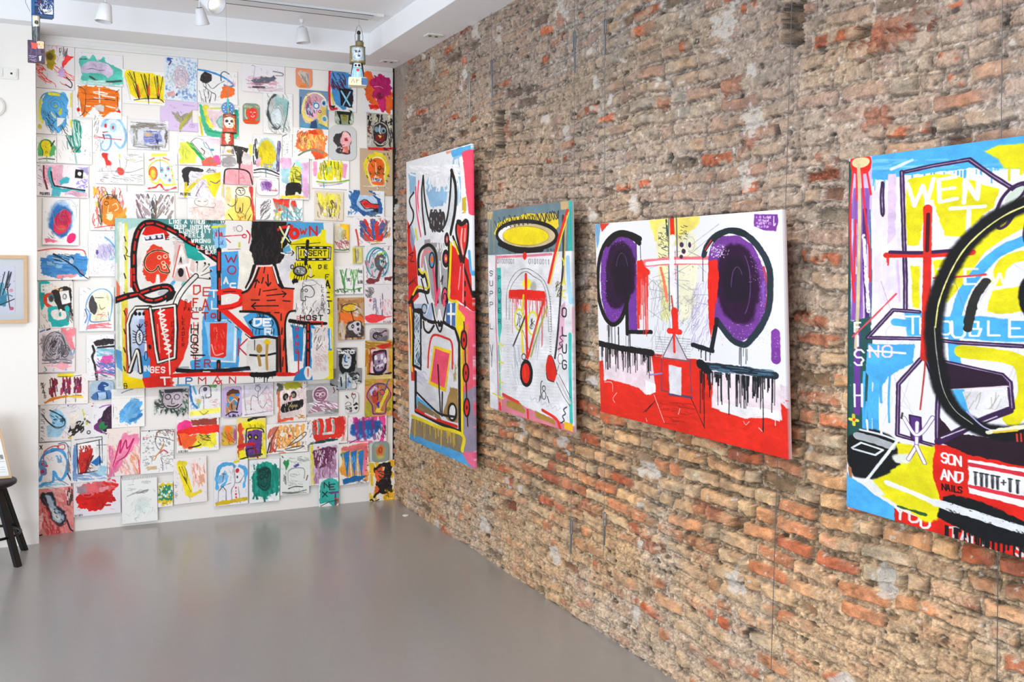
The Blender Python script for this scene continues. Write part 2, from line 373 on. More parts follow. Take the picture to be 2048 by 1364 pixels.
    gy = sst(.50, .66, fbm(U*1.7+2, Z*1.5, 53, 4)+.05*up); cm = cm*(1-gy[..., None]*.55)+np.array([.675, .655, .640])*gy[..., None]*.55
    ye = sst(.52, .68, fbm(U*1.3, Z*2.1, 54, 4)); cm = cm*(1-ye[..., None]*.35)+np.array([.70, .60, .46])*ye[..., None]*.35
    cm = cm*(1+rough*.50+rough2*.35+grit*.45)[..., None]
    k = (face*(1-cover*(.86-.24*up-.10*crisp.clip(0, 1)))).clip(0, 1)[..., None]; colr = cm*(1-k)+cb*k
    chip = face*(B[..., 0] > .86+.05*(n1 < .5))*sst(.42, .54, fbm(U*20+B[..., 1]*40, Z*26, 61, 3)+.12*(fbm(U*1.6, Z*1.8, 62, 2)-.45)); chip = chip*(.25+.75*sst(.5, 2., Z)); cr = np.array([.68, .38, .27])*(.8+.4*B[..., 3:4])
    colr = colr*(1-chip[..., None]*.85)+(cr*(1+rough[..., None]*.8))*chip[..., None]*.85
    colr = colr*(1-.42*pit[..., None])*(np.array([1.09, 1.03, .965])*(1-up[..., None])+np.array([.965, .93, .905])*up[..., None])
    dp = sst(.0, -.016, h)*.45; colr = colr*(1-dp[..., None]*.6)      # colour darkens where the relief lies deeper
    wp = sst(.735, .79, fbm(U*5.5+9, Z*6, 71, 4))+sst(.80, .86, fbm(U*60, Z*60, 72, 2))*.9
    for (px, py, r_) in [(863, 128, .05), (1120, 20, .055), (1132, 258, .035), (1495, 360, .05), (1770, 1165, .045), (1468, 1165, .04), (1280, 1010, .012), (995, 75, .04), (950, 60, .05), (1450, 45, .07), (1130, 905, .03), (1272, 1232, .03), (1503, 250, .05), (1500, 140, .03)]:
        c = on_x(px, py); d = np.hypot((U+c[1])/r_, (Z-c[2])/(r_*1.25))+rough*1.6+rough2*2.2; wp = np.maximum(wp, sst(1.0, .8, d)*.9)
    wp = wp.clip(0, 1)[..., None]; colr = colr*(1-wp*.8)+np.array([.82, .79, .76])*wp*.8
    for (px, py, hw, hh) in [(1785, 48, .10, .035), (1785, 76, .10, .032), (1465, 168, .05, .028), (1330, 208, .035, .02), (1750, 235, .05, .025), (1655, 330, .035, .03), (1500, 290, .045, .03), (1120, 38, .03, .03), (1010, 262, .04, .06), (1300, 1090, .07, .03), (1175, 1015, .1, .03), (1410, 1020, .09, .03)]:
        c = on_x(px, py); d = np.maximum(abs(U+c[1])/hw, abs(Z-c[2])/hh)+rough*2.2+rough2*2.6; q = sst(1.0, .6, d)[..., None]
        colr = colr*(1-q*.6)+np.array([.63, .38, .29])*(1+rough[..., None]*.9)*q*.6; h = h+q[..., 0]*.010
    # smooth cement repair beside the corner
    c = sst(.30, .27, U+rough2*.1+.25*(3.2-Z))*sst(2.55, 2.75, Z); h = h*(1-c)+.004*c; colr = colr*(1-c[..., None]*.7)+np.array([.62, .60, .55])*c[..., None]*.7
    # thicker, sagging foot of the wall
    h = h+.02*sst(.25, 0, Z)*(fbm(U*2, Z*2, 81, 3))+(n1-.5)*.02
    P = np.stack([-(h-.006), Y, Z], -1)
    me = grid_mesh('wall_right', P[:, :], colr.clip(.02, 1))
    return me
def brick_mat():
    m = mat('old_brick_and_mortar', rough=.92, bump=.9, bscale=130, var=.34, attr=True, spec=.2)
    nt = m.node_tree; N = nt.nodes; b = N['Principled BSDF']
    v = N.new('ShaderNodeTexVoronoi'); v.inputs['Scale'].default_value = 210
    tc = N.new('ShaderNodeTexCoord'); nt.links.new(tc.outputs['Object'], v.inputs['Vector'])
    bp = N.new('ShaderNodeBump'); bp.inputs['Strength'].default_value = .5; bp.inputs['Distance'].default_value = .003
    nt.links.new(v.outputs['Distance'], bp.inputs['Height'])
    o = b.inputs['Normal'].links[0].from_node; nt.links.new(o.outputs[0], bp.inputs['Normal']); nt.links.new(bp.outputs[0], b.inputs['Normal'])
    o.inputs['Distance'].default_value = .004
    return m
tag(link('wall_right', brick_wall(), brick_mat(), smooth=True), kind='structure')
# ---------------------------------------------------------------- the five large canvases
def canvas_on_wall(name, label, corners, plane, off_top, off_bot, nx, ny, k, base, seed, paint, depth=.018, side=None, xr=None, wm=1.3):
    """corners: TL TR BR BL seen in the photo; the canvas becomes a true rectangle hanging in front of its wall"""
    f = on_x if plane == 'x' else on_y; ax = 1 if plane == 'x' else 0
    c = [f(*corners[0], -off_top), f(*corners[1], -off_top), f(*corners[2], -off_bot), f(*corners[3], -off_bot)]
    a0 = (c[0][ax]+c[3][ax])/2; a1 = (c[1][ax]+c[2][ax])/2; zt = (c[0][2]+c[1][2])/2; zb = (c[2][2]+c[3][2])/2
    mk = (lambda a, z, o: np.array([-o, a, z])) if plane == 'x' else (lambda a, z, o: np.array([a, -o, z]))
    q = [mk(a0, zt, off_top), mk(a1, zt, off_top), mk(a1, zb, off_bot), mk(a0, zb, off_bot)]
    # brush positions are read on the photo and carried to the canvas by the homography of its four corners
    H = homog(corners, [(0, 0), (nx-1, 0), (nx-1, ny-1), (0, ny-1)])
    A = Art(nx, ny, H, base, seed, k); A.wm = wm; paint(A)
    if xr:                                                          # the part of the canvas outside the frame
        pass
    u = np.linspace(0, 1, nx)[None, :, None]; v = np.linspace(0, 1, ny)[:, None, None]
    P = q[0]*(1-u)*(1-v)+q[1]*u*(1-v)+q[2]*u*v+q[3]*(1-u)*v
    n = np.array([1., 0, 0]) if plane == 'x' else np.array([0, 1., 0])
    me = grid_mesh(name, P, (A.img*.93).clip(0, 1), n*depth, hexc(side) if side else None)
    o = link(name, me, m_canvas); tag(o, label, 'painting'); return q

def paint_bull(A):
    l, p, e, rg, dr = A.line, A.poly, A.ell, A.ring, A.drips
    K = 'K'
    for c, pts in [('v', [(818, 345), (832, 340), (832, 378), (820, 388)]), ('v', [(862, 412), (852, 380), (850, 335), (858, 335), (868, 385), (893, 372), (904, 330), (908, 300), (922, 305), (921, 400), (908, 420), (896, 380), (886, 410)]),
                   ('v', [(862, 375), (880, 370), (896, 375), (892, 405), (880, 395), (866, 415)]), ('S', [(900, 302), (941, 291), (941, 305), (905, 315)]), ('f04a68', [(924, 306), (943, 298), (944, 430), (937, 425), (929, 370)]), ('f4a090', [(892, 303), (903, 300), (903, 306), (893, 309)])]:
        p(pts, c, rough=2.5, dry=.15)
    A.hatch(845, 320, 915, 380, 60, 3, 'ebe9ec', 92, .5, .08, dry=.3); A.hatch(820, 330, 925, 350, 30, 3, 'f2f0f2', 15, .3)
    l([(921, 318), (926, 360), (929, 430)], 7, 'f4f2f2'); p([(924, 395), (932, 392), (932, 425), (924, 425)], 'c8b040', dry=.4)
    p([(815, 436), (824, 460), (832, 500), (838, 590), (820, 610), (816, 600)], 'd8221c', rough=1.5); p([(822, 440), (832, 470), (826, 500), (820, 480)], 'v', dry=.2, al=.8)
    l([(832, 372), (834, 420), (842, 470)], 3, 'h'); l([(838, 360), (836, 400), (844, 450)], 3, 'h'); l([(831, 455), (835, 476)], 4, 'Y')
    l([(828, 383), (820, 395), (821, 408), (827, 422), (826, 438), (818, 452)], 3.5, K)
    p([(903, 486), (920, 500), (941, 520), (946, 620), (914, 596), (900, 596)], 'dd2420', rough=1.5)
    p([(849, 476), (902, 472), (899, 560), (888, 606), (874, 612), (856, 575), (846, 520)], 'a39fa0', dry=.12, rough=2)
    p([(858, 455), (902, 452), (902, 480), (860, 484)], 'efedee', rough=3); A.hatch(868, 478, 896, 500, 14, 2, 'e6e4e4', 90, .8)
    # horns
    p([(847, 352), (851, 395), (862, 440), (878, 456), (866, 468), (852, 466), (846, 425), (844, 385)], 'dfe2e4'); p([(903, 342), (912, 375), (910, 420), (901, 462), (884, 458), (896, 430), (901, 390)], 'dfe2e4')
    for q in ([(847, 350), (844, 382), (846, 425), (851, 466)], [(847, 352), (850, 395), (859, 440), (873, 456), (884, 456), (894, 435), (900, 392), (903, 340)]): l(q, 3.6, K)
    l([(903, 340), (911, 372), (910, 418), (901, 466)], 5.5, K); l([(907, 330), (918, 370), (916, 430)], 2.5, 'f4f0f0'); l([(840, 370), (840, 425), (846, 466)], 3, 'f4f0f0')
    for x in (863, 868, 874, 880, 886): rg(x, 438, 3, 15, 4, 'k'); 
    A.hatch(861, 418, 892, 460, 22, 3, 'k', 85, .6, .3)
    # head outline, hooks and eyes
    l([(838, 545), (837, 515), (842, 497), (855, 487), (866, 492), (873, 512), (873, 560), (875, 600)], 6, K); l([(844, 530), (846, 507), (854, 498), (862, 503)], 4.5, 'f08088'); l([(850, 510), (855, 540), (862, 590), (872, 625)], 2.5, 'eeeeee')
    A.line([(850, 510), (856, 545), (863, 590), (872, 628)], 2.6, 'W'); l([(866, 527), (870, 564), (873, 597), (878, 575)], 5, 'h'); e(864, 517, 5.5, 16, '4f9ad0'); rg(864, 517, 5, 15, 2.5, K); e(864, 516, 3, 7, 'O')
    l([(880, 520), (882, 560), (884, 588)], 3, 'eeeeee'); l([(884, 565), (886, 548), (882, 560)], 2, K)
    for x, y, a, b in ((894, 476, 5, 14), (892, 514, 7.5, 18)): e(x, y, a+2, b+3, 'W'); e(x, y, a, b, K); e(x, y, a*.45, b*.5, 'h'); e(x, y, a*.2, b*.2, 'Y')
    e(890, 592, 6, 20, 'h'); rg(890, 592, 6, 20, 2.5, K); rg(890, 592, 3, 9, 2, K)
    l([(898, 480), (897, 560), (894, 600), (897, 612)], 4.5, K); l([(902, 484), (900, 545), (898, 592), (914, 600)], 4.5, 'Y')
    l([(839, 540), (846, 550), (851, 547), (857, 580), (838, 578), (824, 592), (819, 610)], 6, K); l([(838, 535), (844, 543), (851, 540), (857, 572), (836, 570), (826, 586)], 3.5, 'Y'); l([(843, 555), (848, 575), (855, 600), (862, 620)], 3, K)
    # heart and its tail
    p([(913, 450), (917, 440), (923, 447), (930, 440), (935, 450), (933, 490), (927, 522), (919, 490)], 'df3028', rough=.5); l([(924, 455), (922, 480), (926, 505)], 3, 'f4a8a4'); l([(930, 455), (929, 480)], 2.5, 'f4a8a4')
    l([(927, 522), (918, 490), (912, 458), (915, 442), (920, 440), (924, 447), (930, 438), (936, 446), (934, 485), (927, 522), (934, 550), (946, 590)], 4.2, K); l([(916, 441), (923, 446), (931, 440)], 7, K)
    l([(906, 470), (915, 495), (922, 520)], 4, K); l([(908, 480), (917, 505)], 3, 'Y'); l([(938, 500), (942, 540), (946, 545)], 5, 'S'); l([(921, 530), (917, 575)], 2, 'p'); l([(927, 525), (926, 600)], 2.4, 'p')
    for y in (560, 580, 600, 640, 660, 668): l([(930, y), (930, y+8)], 3, K)
    A.scrib(817, 490, 830, 520, 6, 1.5, K); A.scrib(817, 550, 834, 580, 5, 1.2, K)
    # lower half
    p([(816, 600), (824, 603), (830, 760), (822, 760)], 'd8382c'); l([(820, 612), (823, 660), (823, 720), (824, 740)], 4, 'Y'); p([(914, 600), (946, 620), (949, 930), (925, 910), (922, 670)], 'ef5a70', rough=2)
    p([(914, 610), (930, 630), (928, 670), (914, 662)], 'Y', dry=.2); p([(921, 660), (936, 640), (936, 760), (925, 770)], 'f08a48', dry=.3); p([(918, 790), (948, 770), (949, 900), (925, 906)], '94889a', rough=3, dry=.2)
    p([(824, 604), (868, 604), (864, 640), (846, 630), (840, 614), (824, 620)], 'b4c4dc'); rg(849, 614, 5, 9, 2, K); l([(858, 606), (852, 625)], 2, 'W')
    l([(818, 602), (824, 600), (828, 616), (842, 617), (846, 632), (864, 641), (876, 640), (880, 650), (884, 640), (896, 646), (911, 655)], 6, K)
    p([(828, 620), (841, 620), (842, 734), (828, 728)], '3b5872'); A.hatch(828, 622, 841, 730, 26, 1.3, 'dfe4e8', 60, .8, .3); A.hatch(828, 622, 841, 730, 16, 1.3, 'dfe4e8', 125, .8, .2)
    l([(827, 618), (826, 728), (842, 736), (842, 622), (827, 618)], 5, K, smooth=False)
    p([(843, 655), (880, 650), (911, 657), (919, 680), (921, 858), (878, 846), (832, 822), (831, 742), (843, 738)], 'dcdadc', rough=1.5); A.hatch(832, 742, 870, 800, 25, 3, 'c9c4d4', 35, .4, .2, al=.6); A.hatch(905, 690, 917, 790, 10, 2, 'b09a60', 90, .2)
    l([(847, 640), (849, 655), (858, 662), (868, 648)], 4, K); l([(853, 640), (856, 652)], 3, 'W'); p([(866, 604), (874, 640), (879, 612), (886, 640), (892, 605)], 'b8b4b6'); l([(866, 604), (874, 638), (879, 615), (885, 638), (892, 605)], 2.4, 'W')
    l([(864, 604), (871, 640), (880, 660), (886, 642), (893, 604)], 3.5, K); e(872, 602, 3, 8, 'h'); e(888, 602, 3, 8, 'h')
    p([(893, 604), (911, 602), (911, 650), (892, 642)], '4468a0'); l([(902, 606), (902, 645)], 4, 'W'); l([(896, 624), (909, 624)], 4, 'W')
    l([(831, 742), (831, 822), (878, 845), (920, 861), (919, 682), (912, 657)], 6, K, smooth=False); l([(915, 600), (914, 652), (923, 675), (925, 866)], 4.5, 'Y', smooth=False)
    l([(856, 732), (858, 697), (866, 668), (890, 672), (904, 684), (905, 734)], 3.6, 'd82820')
    p([(868, 688), (903, 698), (892, 782), (857, 766)], 'f0c818', rough=.5); p([(870.5, 694), (899.5, 704), (889, 773), (861, 760)], 'f0506c', rough=.5)
    p([(832, 790), (866, 816), (860, 822), (832, 808)], 'S'); p([(901, 772), (916, 775), (917, 845), (896, 838), (886, 826)], 'a07e48', rough=2, dry=.15); p([(836, 800), (880, 830), (885, 842), (834, 818)], '8a7450', dry=.3)
    l([(876, 727), (881, 822)], 3, K); l([(885, 782), (884, 830)], 3, K); e(905, 822, 7, 15, 'e8e4e0'); rg(905, 822, 8, 17, 4, K); l([(833, 783), (856, 806), (880, 826), (912, 832)], 4, K)
    l([(832, 819), (869, 836), (914, 851)], 5, 'd82418'); l([(850, 826), (872, 836)], 3, 'q')
    p([(822, 836), (926, 868), (928, 915), (820, 872)], '8c7a5c', rough=2); p([(819, 868), (925, 905), (950, 937), (818, 880)], '4fa0d4', rough=3); p([(925, 905), (949, 900), (950, 937), (940, 930)], 'e8688a', rough=3)
    l([(824, 832), (850, 842), (877, 853), (925, 868), (925, 900)], 6, 'e8d020'); A.drips(826, 838, 922, 868, 26, 45, 1.5, 'd8b030')
    l([(928, 640), (932, 742), (934, 800), (936, 850)], 2.5, K)
    for x, y in ((928, 676), (932, 742), (934, 812)): e(x, y, 5, 17, 'd82820'); rg(x, y, 5.5, 18, 3, K); e(x, y, 1.5, 4, K)
def paint_halo(A):
    l, p, e, rg, dr = A.line, A.poly, A.ell, A.ring, A.drips; K = 'K'
    p([(970, 418), (1150, 398), (1150, 505), (1060, 508), (970, 512)], '6a8087', rough=0); p([(975, 425), (987, 424), (984, 440), (975, 438)], 'c8aa78'); p([(1122, 403), (1140, 400), (1139, 416), (1123, 418)], 'c8aa78')
    p([(1138, 400), (1150, 399), (1150, 520), (1136, 500)], '30a8a0'); A.hatch(976, 430, 990, 505, 8, 2, 'a09070', 90, .8, .1, al=.6)
    p([(989, 468), (996, 446), (1020, 436), (1052, 428), (1085, 424), (1114, 427), (1118, 450), (1100, 470), (1000, 480)], 'e8cc30', rough=3); e(1056, 470, 59, 27, 'c8b48c', rot=-.03)
    p([(998, 470), (1012, 452), (1026, 452), (1008, 472), (1014, 490), (1040, 498), (1010, 492)], 'f0ecec', smooth=True); e(1053, 471, 46, 18, 'f2d81a', rot=-.03); rg(1053, 471, 46, 19, 1.2, 'j')
    A.drips(1000, 492, 1110, 496, 50, 18, 1, 'k'); rg(1055, 470, 60, 28, 6.5, K); l([(1000, 488), (1030, 500), (1060, 501), (1085, 497)], 8, K)
    A.zig(992, 452, 1120, 428, 30, 8, 1.6, 'k'); A.zig(1000, 442, 1118, 430, 22, 9, 1.4, 'k')
    p([(975, 512), (1150, 498), (1152, 862), (978, 822)], 'e3e1e3', rough=0)
    for i in range(40): y = 545+i*6.6; l([(1008, y), (1118, y+1)], .5, 'c0bec4', al=.6)
    l([(993, 515), (1050, 511), (1104, 506)], 4, 'e07a90', dry=.1); l([(993, 512), (992, 640), (994, 700), (996, 800)], 3.5, 'cf8a98', dry=.1)
    p([(994, 536), (1003, 536), (1004, 655), (998, 690), (995, 640)], '42b8ac'); l([(997, 690), (999, 750), (999, 800)], 3.5, '5cc0b4', dry=.35)
    for ch, y in zip('SUPPLIY'.replace('I', ''), (543, 563, 584, 606, 650, 692)): A.text(ch, 980, y, 10 if ch != 'Y' else 45, 'k', 1.2, sx=.6 if ch != 'Y' else .12)
    for ch, y in zip('POWER', (553, 577, 599, 618, 640)): A.text(ch, 997, y, 9, '20406a', 1.3, sx=.5)
    A.text('01001001', 995, 518, 9, 'd', .9, dx=4.6, sx=.34); A.text('01010011', 1059, 517, 9, 'd', .9, dx=5.4, sx=.36); e(1051, 511, 4, 8, 'e2281c')
    for o in (0, 6): l([(1013+o, 640), (1015+o, 582), (1030+o, 548+o), (1052, 536+o), (1074-o, 545+o), (1092-o, 564), (1101-o, 600), (1104-o, 660)], 1, 'd')
    for i in range(24): l([(1103, 590+i*5), (1100, 590+i*5)], .8, 'd'); l([(1014, 640+i*5), (1018, 640+i*5)], .8, 'a')
    e(1055, 566, 9, 10, 'f0dc30', soft=3); e(1068, 572, 6, 10, '9a9890', soft=5, al=.7); p([(1019, 580), (1044, 578), (1090, 580), (1093, 590), (1092, 600), (1018, 597)], 'e2241a')
    A.drips(1020, 594, 1092, 596, 34, 70, 1.1, 'd85058'); A.drips(1080, 594, 1094, 596, 8, 90, 1.5, 'd85058')
    l([(1048, 590), (1044, 640), (1046, 705)], 4, 'e8cc28', dry=.1); l([(1095, 610), (1078, 660), (1062, 712)], 3, 'a0a838'); 
    e(1039, 639, 8, 20, 'e8e6e4'); e(1066, 645, 9, 22, 'e8e6e4'); rg(1039, 639, 9, 21, 3.2, 'dcd828'); rg(1066, 645, 10, 23, 3.2, 'dcd828')
    A.scrib(1034, 625, 1044, 655, 9, 1, K); A.scrib(1060, 630, 1072, 665, 10, 1, K); l([(1052, 629), (1040, 660), (1027, 692)], 3, 'k', dry=.1)
    l([(1053, 548), (1053, 630), (1055, 715)], 5.2, 'e4241a'); l([(1088, 600), (1073, 650), (1057, 712)], 4.2, 'e03020'); l([(1046, 660), (1058, 698)], 1, 'k')
    A.hatch(1024, 690, 1044, 770, 10, 1, '8a90a0', 82, .9, .1, al=.6); A.hatch(1066, 650, 1080, 730, 8, 1, '8a90a0', 100, .9, .1, al=.6)
    rg(1048, 713, 4, 6, 1.6, 'k'); e(1053, 746, 13, 28, K); e(1052, 746, 8, 20, 'e4281c'); l([(1050, 735), (1051, 755)], 1, 'O')
    A.hatch(1112, 560, 1124, 590, 14, 1.2, '5a5030', 120, .5); l([(1127, 430), (1127, 520), (1122, 585), (1118, 640), (1113, 690), (1110, 712)], 4, 'k', dry=.15); l([(1136, 419), (1121, 467), (1112, 500), (1098, 562)], 5, 'e0281c'); l([(1138, 424), (1124, 470), (1115, 506), (1101, 566)], 2, 'e8d028')
    l([(1134, 430), (1130, 500), (1129, 560)], 2, 'c8aa60'); p([(1121, 610), (1130, 600), (1128, 680), (1116, 706)], 'dba8c0', dry=.2); l([(1136, 512), (1138, 560), (1141, 600)], 7, '9cc8e4', dry=.1)
    for ch, y, c in (('Y', 513, 'd8d030'), ('A', 553, 'd8d030'), ('C', 577, 'd8d030'), ('O', 612, K), ('L', 650, K), ('U', 684, K), ('G', 716, K)): A.text(ch, 1125, y, 17 if c == K else 14, c, 2, sx=.45)
    l([(1145, 610), (1145, 660)], 3, 'e8a8b8'); l([(1140, 664), (1140, 740), (1142, 838)], 6, '42b8b0'); l([(1146, 680), (1147, 800)], 2.4, 'b85878')
    p([(1093, 722), (1097, 708), (1104, 710), (1111, 728), (1114, 742), (1108, 760), (1096, 756), (1092, 742)], 'e2281e', smooth=True); l([(1093, 744), (1096, 756), (1108, 760)], 1.6, 'k'); l([(1097, 708), (1104, 709), (1111, 728), (1114, 744)], 1.5, 'k')
    l([(1116, 752), (1128, 776), (1140, 800)], 3.5, 'c8c4c6'); l([(1113, 760), (1126, 786), (1139, 806)], 1.2, 'k'); l([(1118, 745), (1130, 768), (1141, 790)], 1, 'k')
    A.zig(1124, 665, 1120, 695, 5, 3, 1.4, 'k'); rg(1121, 713, 5, 10, 1.2, 'd'); l([(1119, 722), (1113, 742)], 1.2, 'd')
    l([(1085, 760), (1082, 764), (1082, 795)], 1.5, K); rg(1088, 774, 3, 5, 1.5, 'k'); rg(1088, 788, 4, 8, 1.5, 'k'); l([(1080, 790), (1079, 800)], 1.5, 'k'); l([(1095, 790), (1098, 802)], 1.5, 'k')
    A.scrib(1010, 770, 1036, 786, 5, .8, 'a'); A.zig(1060, 795, 1120, 815, 12, 4, .8, 'b0b0b8')
    p([(995, 800), (1008, 793), (1055, 816), (1110, 835), (1150, 848), (1152, 866), (995, 826)], 'dc8090', rough=2); p([(1013, 803), (1040, 806), (1051, 822), (1048, 828), (1012, 815)], 'a8843c', rough=1); p([(1070, 820), (1108, 836), (1110, 846), (1072, 834)], 'a8843c', rough=1)
    l([(1006, 792), (1036, 806)], 6, 'dc4438'); l([(1085, 818), (1112, 834), (1120, 852)], 5, 'e03028'); l([(1055, 820), (1056, 836)], 4, 'e03028'); l([(999, 810), (1000, 824)], 5, 'e03028'); p([(1128, 838), (1145, 842), (1145, 858), (1128, 852)], 'f0b828')
    for y in (690, 726, 766, 798): l([(997, y), (1006, y+2)], 2, 'e8d830'); l([(1000, y-14), (1002, y+16)], 1.5, 'e8d830')
    l([(984, 790), (1006, 800)], 2, 'e8d830'); A.zig(1131, 808, 1124, 842, 5, 2.5, 2, 'k')
def paint_rings(A):
    l, p, e, rg, dr = A.line, A.poly, A.ell, A.ring, A.drips; K = 'K'; SL = '26323c'
    p([(1193, 450), (1204, 449), (1200, 490), (1195, 500)], '78a4c8', rough=2); p([(1203, 449), (1222, 448), (1206, 466)], 'd83828')
    p([(1302, 440), (1400, 431), (1402, 445), (1385, 462), (1372, 478), (1356, 490), (1334, 492), (1312, 480)], 'ecd86a', rough=4, soft=3)
    p([(1318, 460), (1341, 460), (1342, 610), (1332, 640), (1320, 560)], 'e9e0a4', rough=3, soft=5, al=.85); p([(1358, 480), (1395, 470), (1392, 600), (1364, 640), (1358, 560)], 'e6e0bc', rough=3, soft=6, al=.8)
    A.hatch(1320, 455, 1340, 520, 34, 1.2, '5a5a50', 10, .35, .4); A.hatch(1360, 450, 1378, 480, 14, 1.2, '5a5a50', 10, .4, .4); A.dots(1320, 520, 1400, 660, 70, 1, '6a6a60')
    # purple field of the left ring
    p([(1202, 560), (1204, 520), (1214, 486), (1236, 468), (1262, 474), (1276, 490), (1275, 600), (1276, 662), (1258, 660), (1258, 600), (1248, 630), (1228, 650), (1212, 640), (1204, 600)], '6c3590', rough=2)
    p([(1213, 560), (1218, 510), (1234, 486), (1258, 490), (1272, 520), (1270, 580), (1250, 608), (1230, 620), (1214, 600)], '2a1430', rough=5, soft=8); p([(1225, 540), (1240, 500), (1262, 520), (1262, 580), (1236, 590)], '1c1420', rough=4, soft=10, al=.8)
    A.dots(1202, 500, 1216, 640, 50, .9, 'b48cc4'); A.dots(1216, 620, 1244, 650, 30, .8, 'b48cc4'); A.dots(1222, 476, 1276, 492, 40, .9, 'a880b8'); rg(1246, 545, 12, 38, 1.2, '5a3a68', 200, 340)
    l([(1283, 478), (1262, 468), (1238, 467), (1216, 484), (1202, 515), (1197, 554), (1198, 595), (1206, 626), (1217, 645), (1229, 650), (1243, 638), (1252, 615), (1257, 596)], 9, K, rough=1)
    l([(1281, 486), (1266, 474), (1240, 470), (1218, 490)], 10, K, rough=1.5); l([(1255, 590), (1255, 630), (1255, 668)], 8, K); l([(1255, 664), (1280, 664), (1303, 663)], 8, K, rough=1); A.drips(1206, 650, 1238, 655, 14, 55, 1.2, K); A.drips(1252, 668, 1262, 668, 4, 45, 1.2, K)
    l([(1275, 482), (1276, 520)], 1.2, K); l([(1283, 488), (1284, 518)], 1.2, K)
    for _ in range(26): x = A.rg.uniform(1284, 1395); y = A.rg.uniform(470, 640); a = A.rg.uniform(-1, 1); L = A.rg.uniform(20, 60); l([(x, y), (x+L, y+L*a)], .8, '70707c', al=.7)
    A.hatch(1385, 560, 1425, 690, 60, 1.2, 'a894c8', 110, .25, .2, al=.6); A.hatch(1345, 590, 1400, 700, 50, .8, '8a8a8a', 130, .3, .3, al=.6); A.hatch(1300, 560, 1342, 700, 36, .8, '8a8a90', 90, .5, .4, al=.6)
    A.hatch(1324, 600, 1345, 640, 16, 1.4, 'c8cc60', 120, .5, .2, al=.7)
    # cross
    l([(1341, 436), (1340, 500), (1341, 620)], 2.5, '6a7080', dry=.2); l([(1356, 436), (1357, 500), (1358, 620)], 3, '6a7080', dry=.2); l([(1336, 440), (1338, 470)], 4, '3a4a50', dry=.3)
    l([(1347, 437), (1348, 468)], 9, 'd8281c', rough=.8); l([(1293, 526), (1345, 521), (1420, 518)], 14, 'e8707a', rough=1.5, dry=.15, soft=2); l([(1296, 527), (1345, 522), (1418, 521)], 7, 'f0e8ec'); l([(1348, 478), (1346, 540), (1350, 612)], 9, 'efe6ea', rough=.8)
    l([(1345, 590), (1350, 640)], 3, 'd84040', dry=.2); l([(1353, 500), (1354, 560)], 1, 'd84040'); e(1348, 476, 6, 8, 'f2eef0')
    for x, y, a, b in ((1366, 488, 4, 5), (1370, 501, 4, 5), (1365, 512, 3.5, 4), (1382, 488, 3, 6)): e(x, y, a, b, '4a2a50')
    rg(1384, 486, 8, 14, .8, 'a'); l([(1324, 535), (1330, 560), (1336, 600)], 6, 'ec7850', dry=.3, rough=2)
    p([(1276, 522), (1286, 518), (1292, 532), (1302, 540), (1302, 548), (1288, 556), (1276, 560)], 'e62a1c', rough=2); A.drips(1276, 550, 1300, 545, 34, 120, 1.7, 'e03028'); l([(1278, 545), (1277, 600), (1278, 655)], 5, 'e03428', dry=.25)
    # right ring
    p([(1418, 520), (1424, 490), (1445, 470), (1478, 468), (1505, 486), (1524, 520), (1534, 565), (1532, 610), (1520, 645), (1500, 670), (1480, 680), (1458, 664), (1440, 636), (1424, 630)], '70398e', rough=2)
    p([(1440, 520), (1452, 492), (1478, 484), (1504, 506), (1518, 550), (1516, 600), (1500, 640), (1470, 640), (1442, 610), (1434, 560)], '2c1432', rough=5, soft=10); p([(1450, 530), (1475, 510), (1500, 540), (1500, 590), (1478, 600), (1452, 590)], '1e1624', rough=4, soft=12, al=.85)
    for q in ((1424, 486, 1460, 510), (1500, 500, 1530, 560), (1440, 640, 1510, 676), (1520, 560, 1533, 640)): A.dots(*q, 60, 1, 'b48cc8')
    A.dots(1425, 490, 1450, 512, 60, 1.6, 'd8c0e0'); rg(1480, 565, 22, 66, 1.5, '5c3a6c', -60, 60); rg(1476, 570, 12, 40, 1.5, '5c3a6c', 180, 320); l([(1528, 530), (1536, 570), (1533, 610)], 4, 'b04058', dry=.3); l([(1527, 560), (1528, 600)], 4, '8050b0', dry=.2)
    l([(1410, 508), (1416, 491), (1433, 470), (1461, 459), (1487, 463), (1510, 481), (1529, 507), (1539, 535), (1541, 574), (1537, 614), (1523, 646), (1507, 668), (1490, 684), (1467, 676), (1446, 652), (1435, 636)], 10, SL, rough=1.2)
    l([(1420, 486), (1440, 468), (1462, 459), (1490, 465)], 10, '1f2a30', rough=1); l([(1435, 636), (1430, 664), (1424, 697)], 8, '1c2026'); l([(1387, 687), (1405, 692), (1426, 698)], 8, '1c2026', rough=1.2); A.dots(1440, 650, 1540, 690, 40, 1, '4a7088', al=.4)
    l([(1413, 497), (1425, 478)], 2, 'd03030'); l([(1416, 500), (1428, 482)], 1.6, 'e8e4e4'); A.drips(1388, 692, 1424, 700, 9, 26, 1.3, '1c2026'); A.drips(1480, 690, 1506, 694, 6, 40, 1.3, '1c2026'); l([(1408, 512), (1408, 560)], 1.2, K)
    p([(1419, 518), (1436, 516), (1440, 545), (1434, 600), (1428, 650), (1423, 672), (1418, 620), (1417, 560)], 'e4281c', rough=2.5); A.drips(1418, 560, 1438, 556, 8, 80, 2, 'e4281c')
    p([(1510, 426), (1555, 426), (1557, 440), (1552, 459), (1530, 457), (1509, 450)], '7c3a98', rough=1.5); 
    for i in range(4): A.hatch(1514, 430+i*6, 1542, 434+i*6, 16, 1, 'd0b0dc', 90, .8, .2)
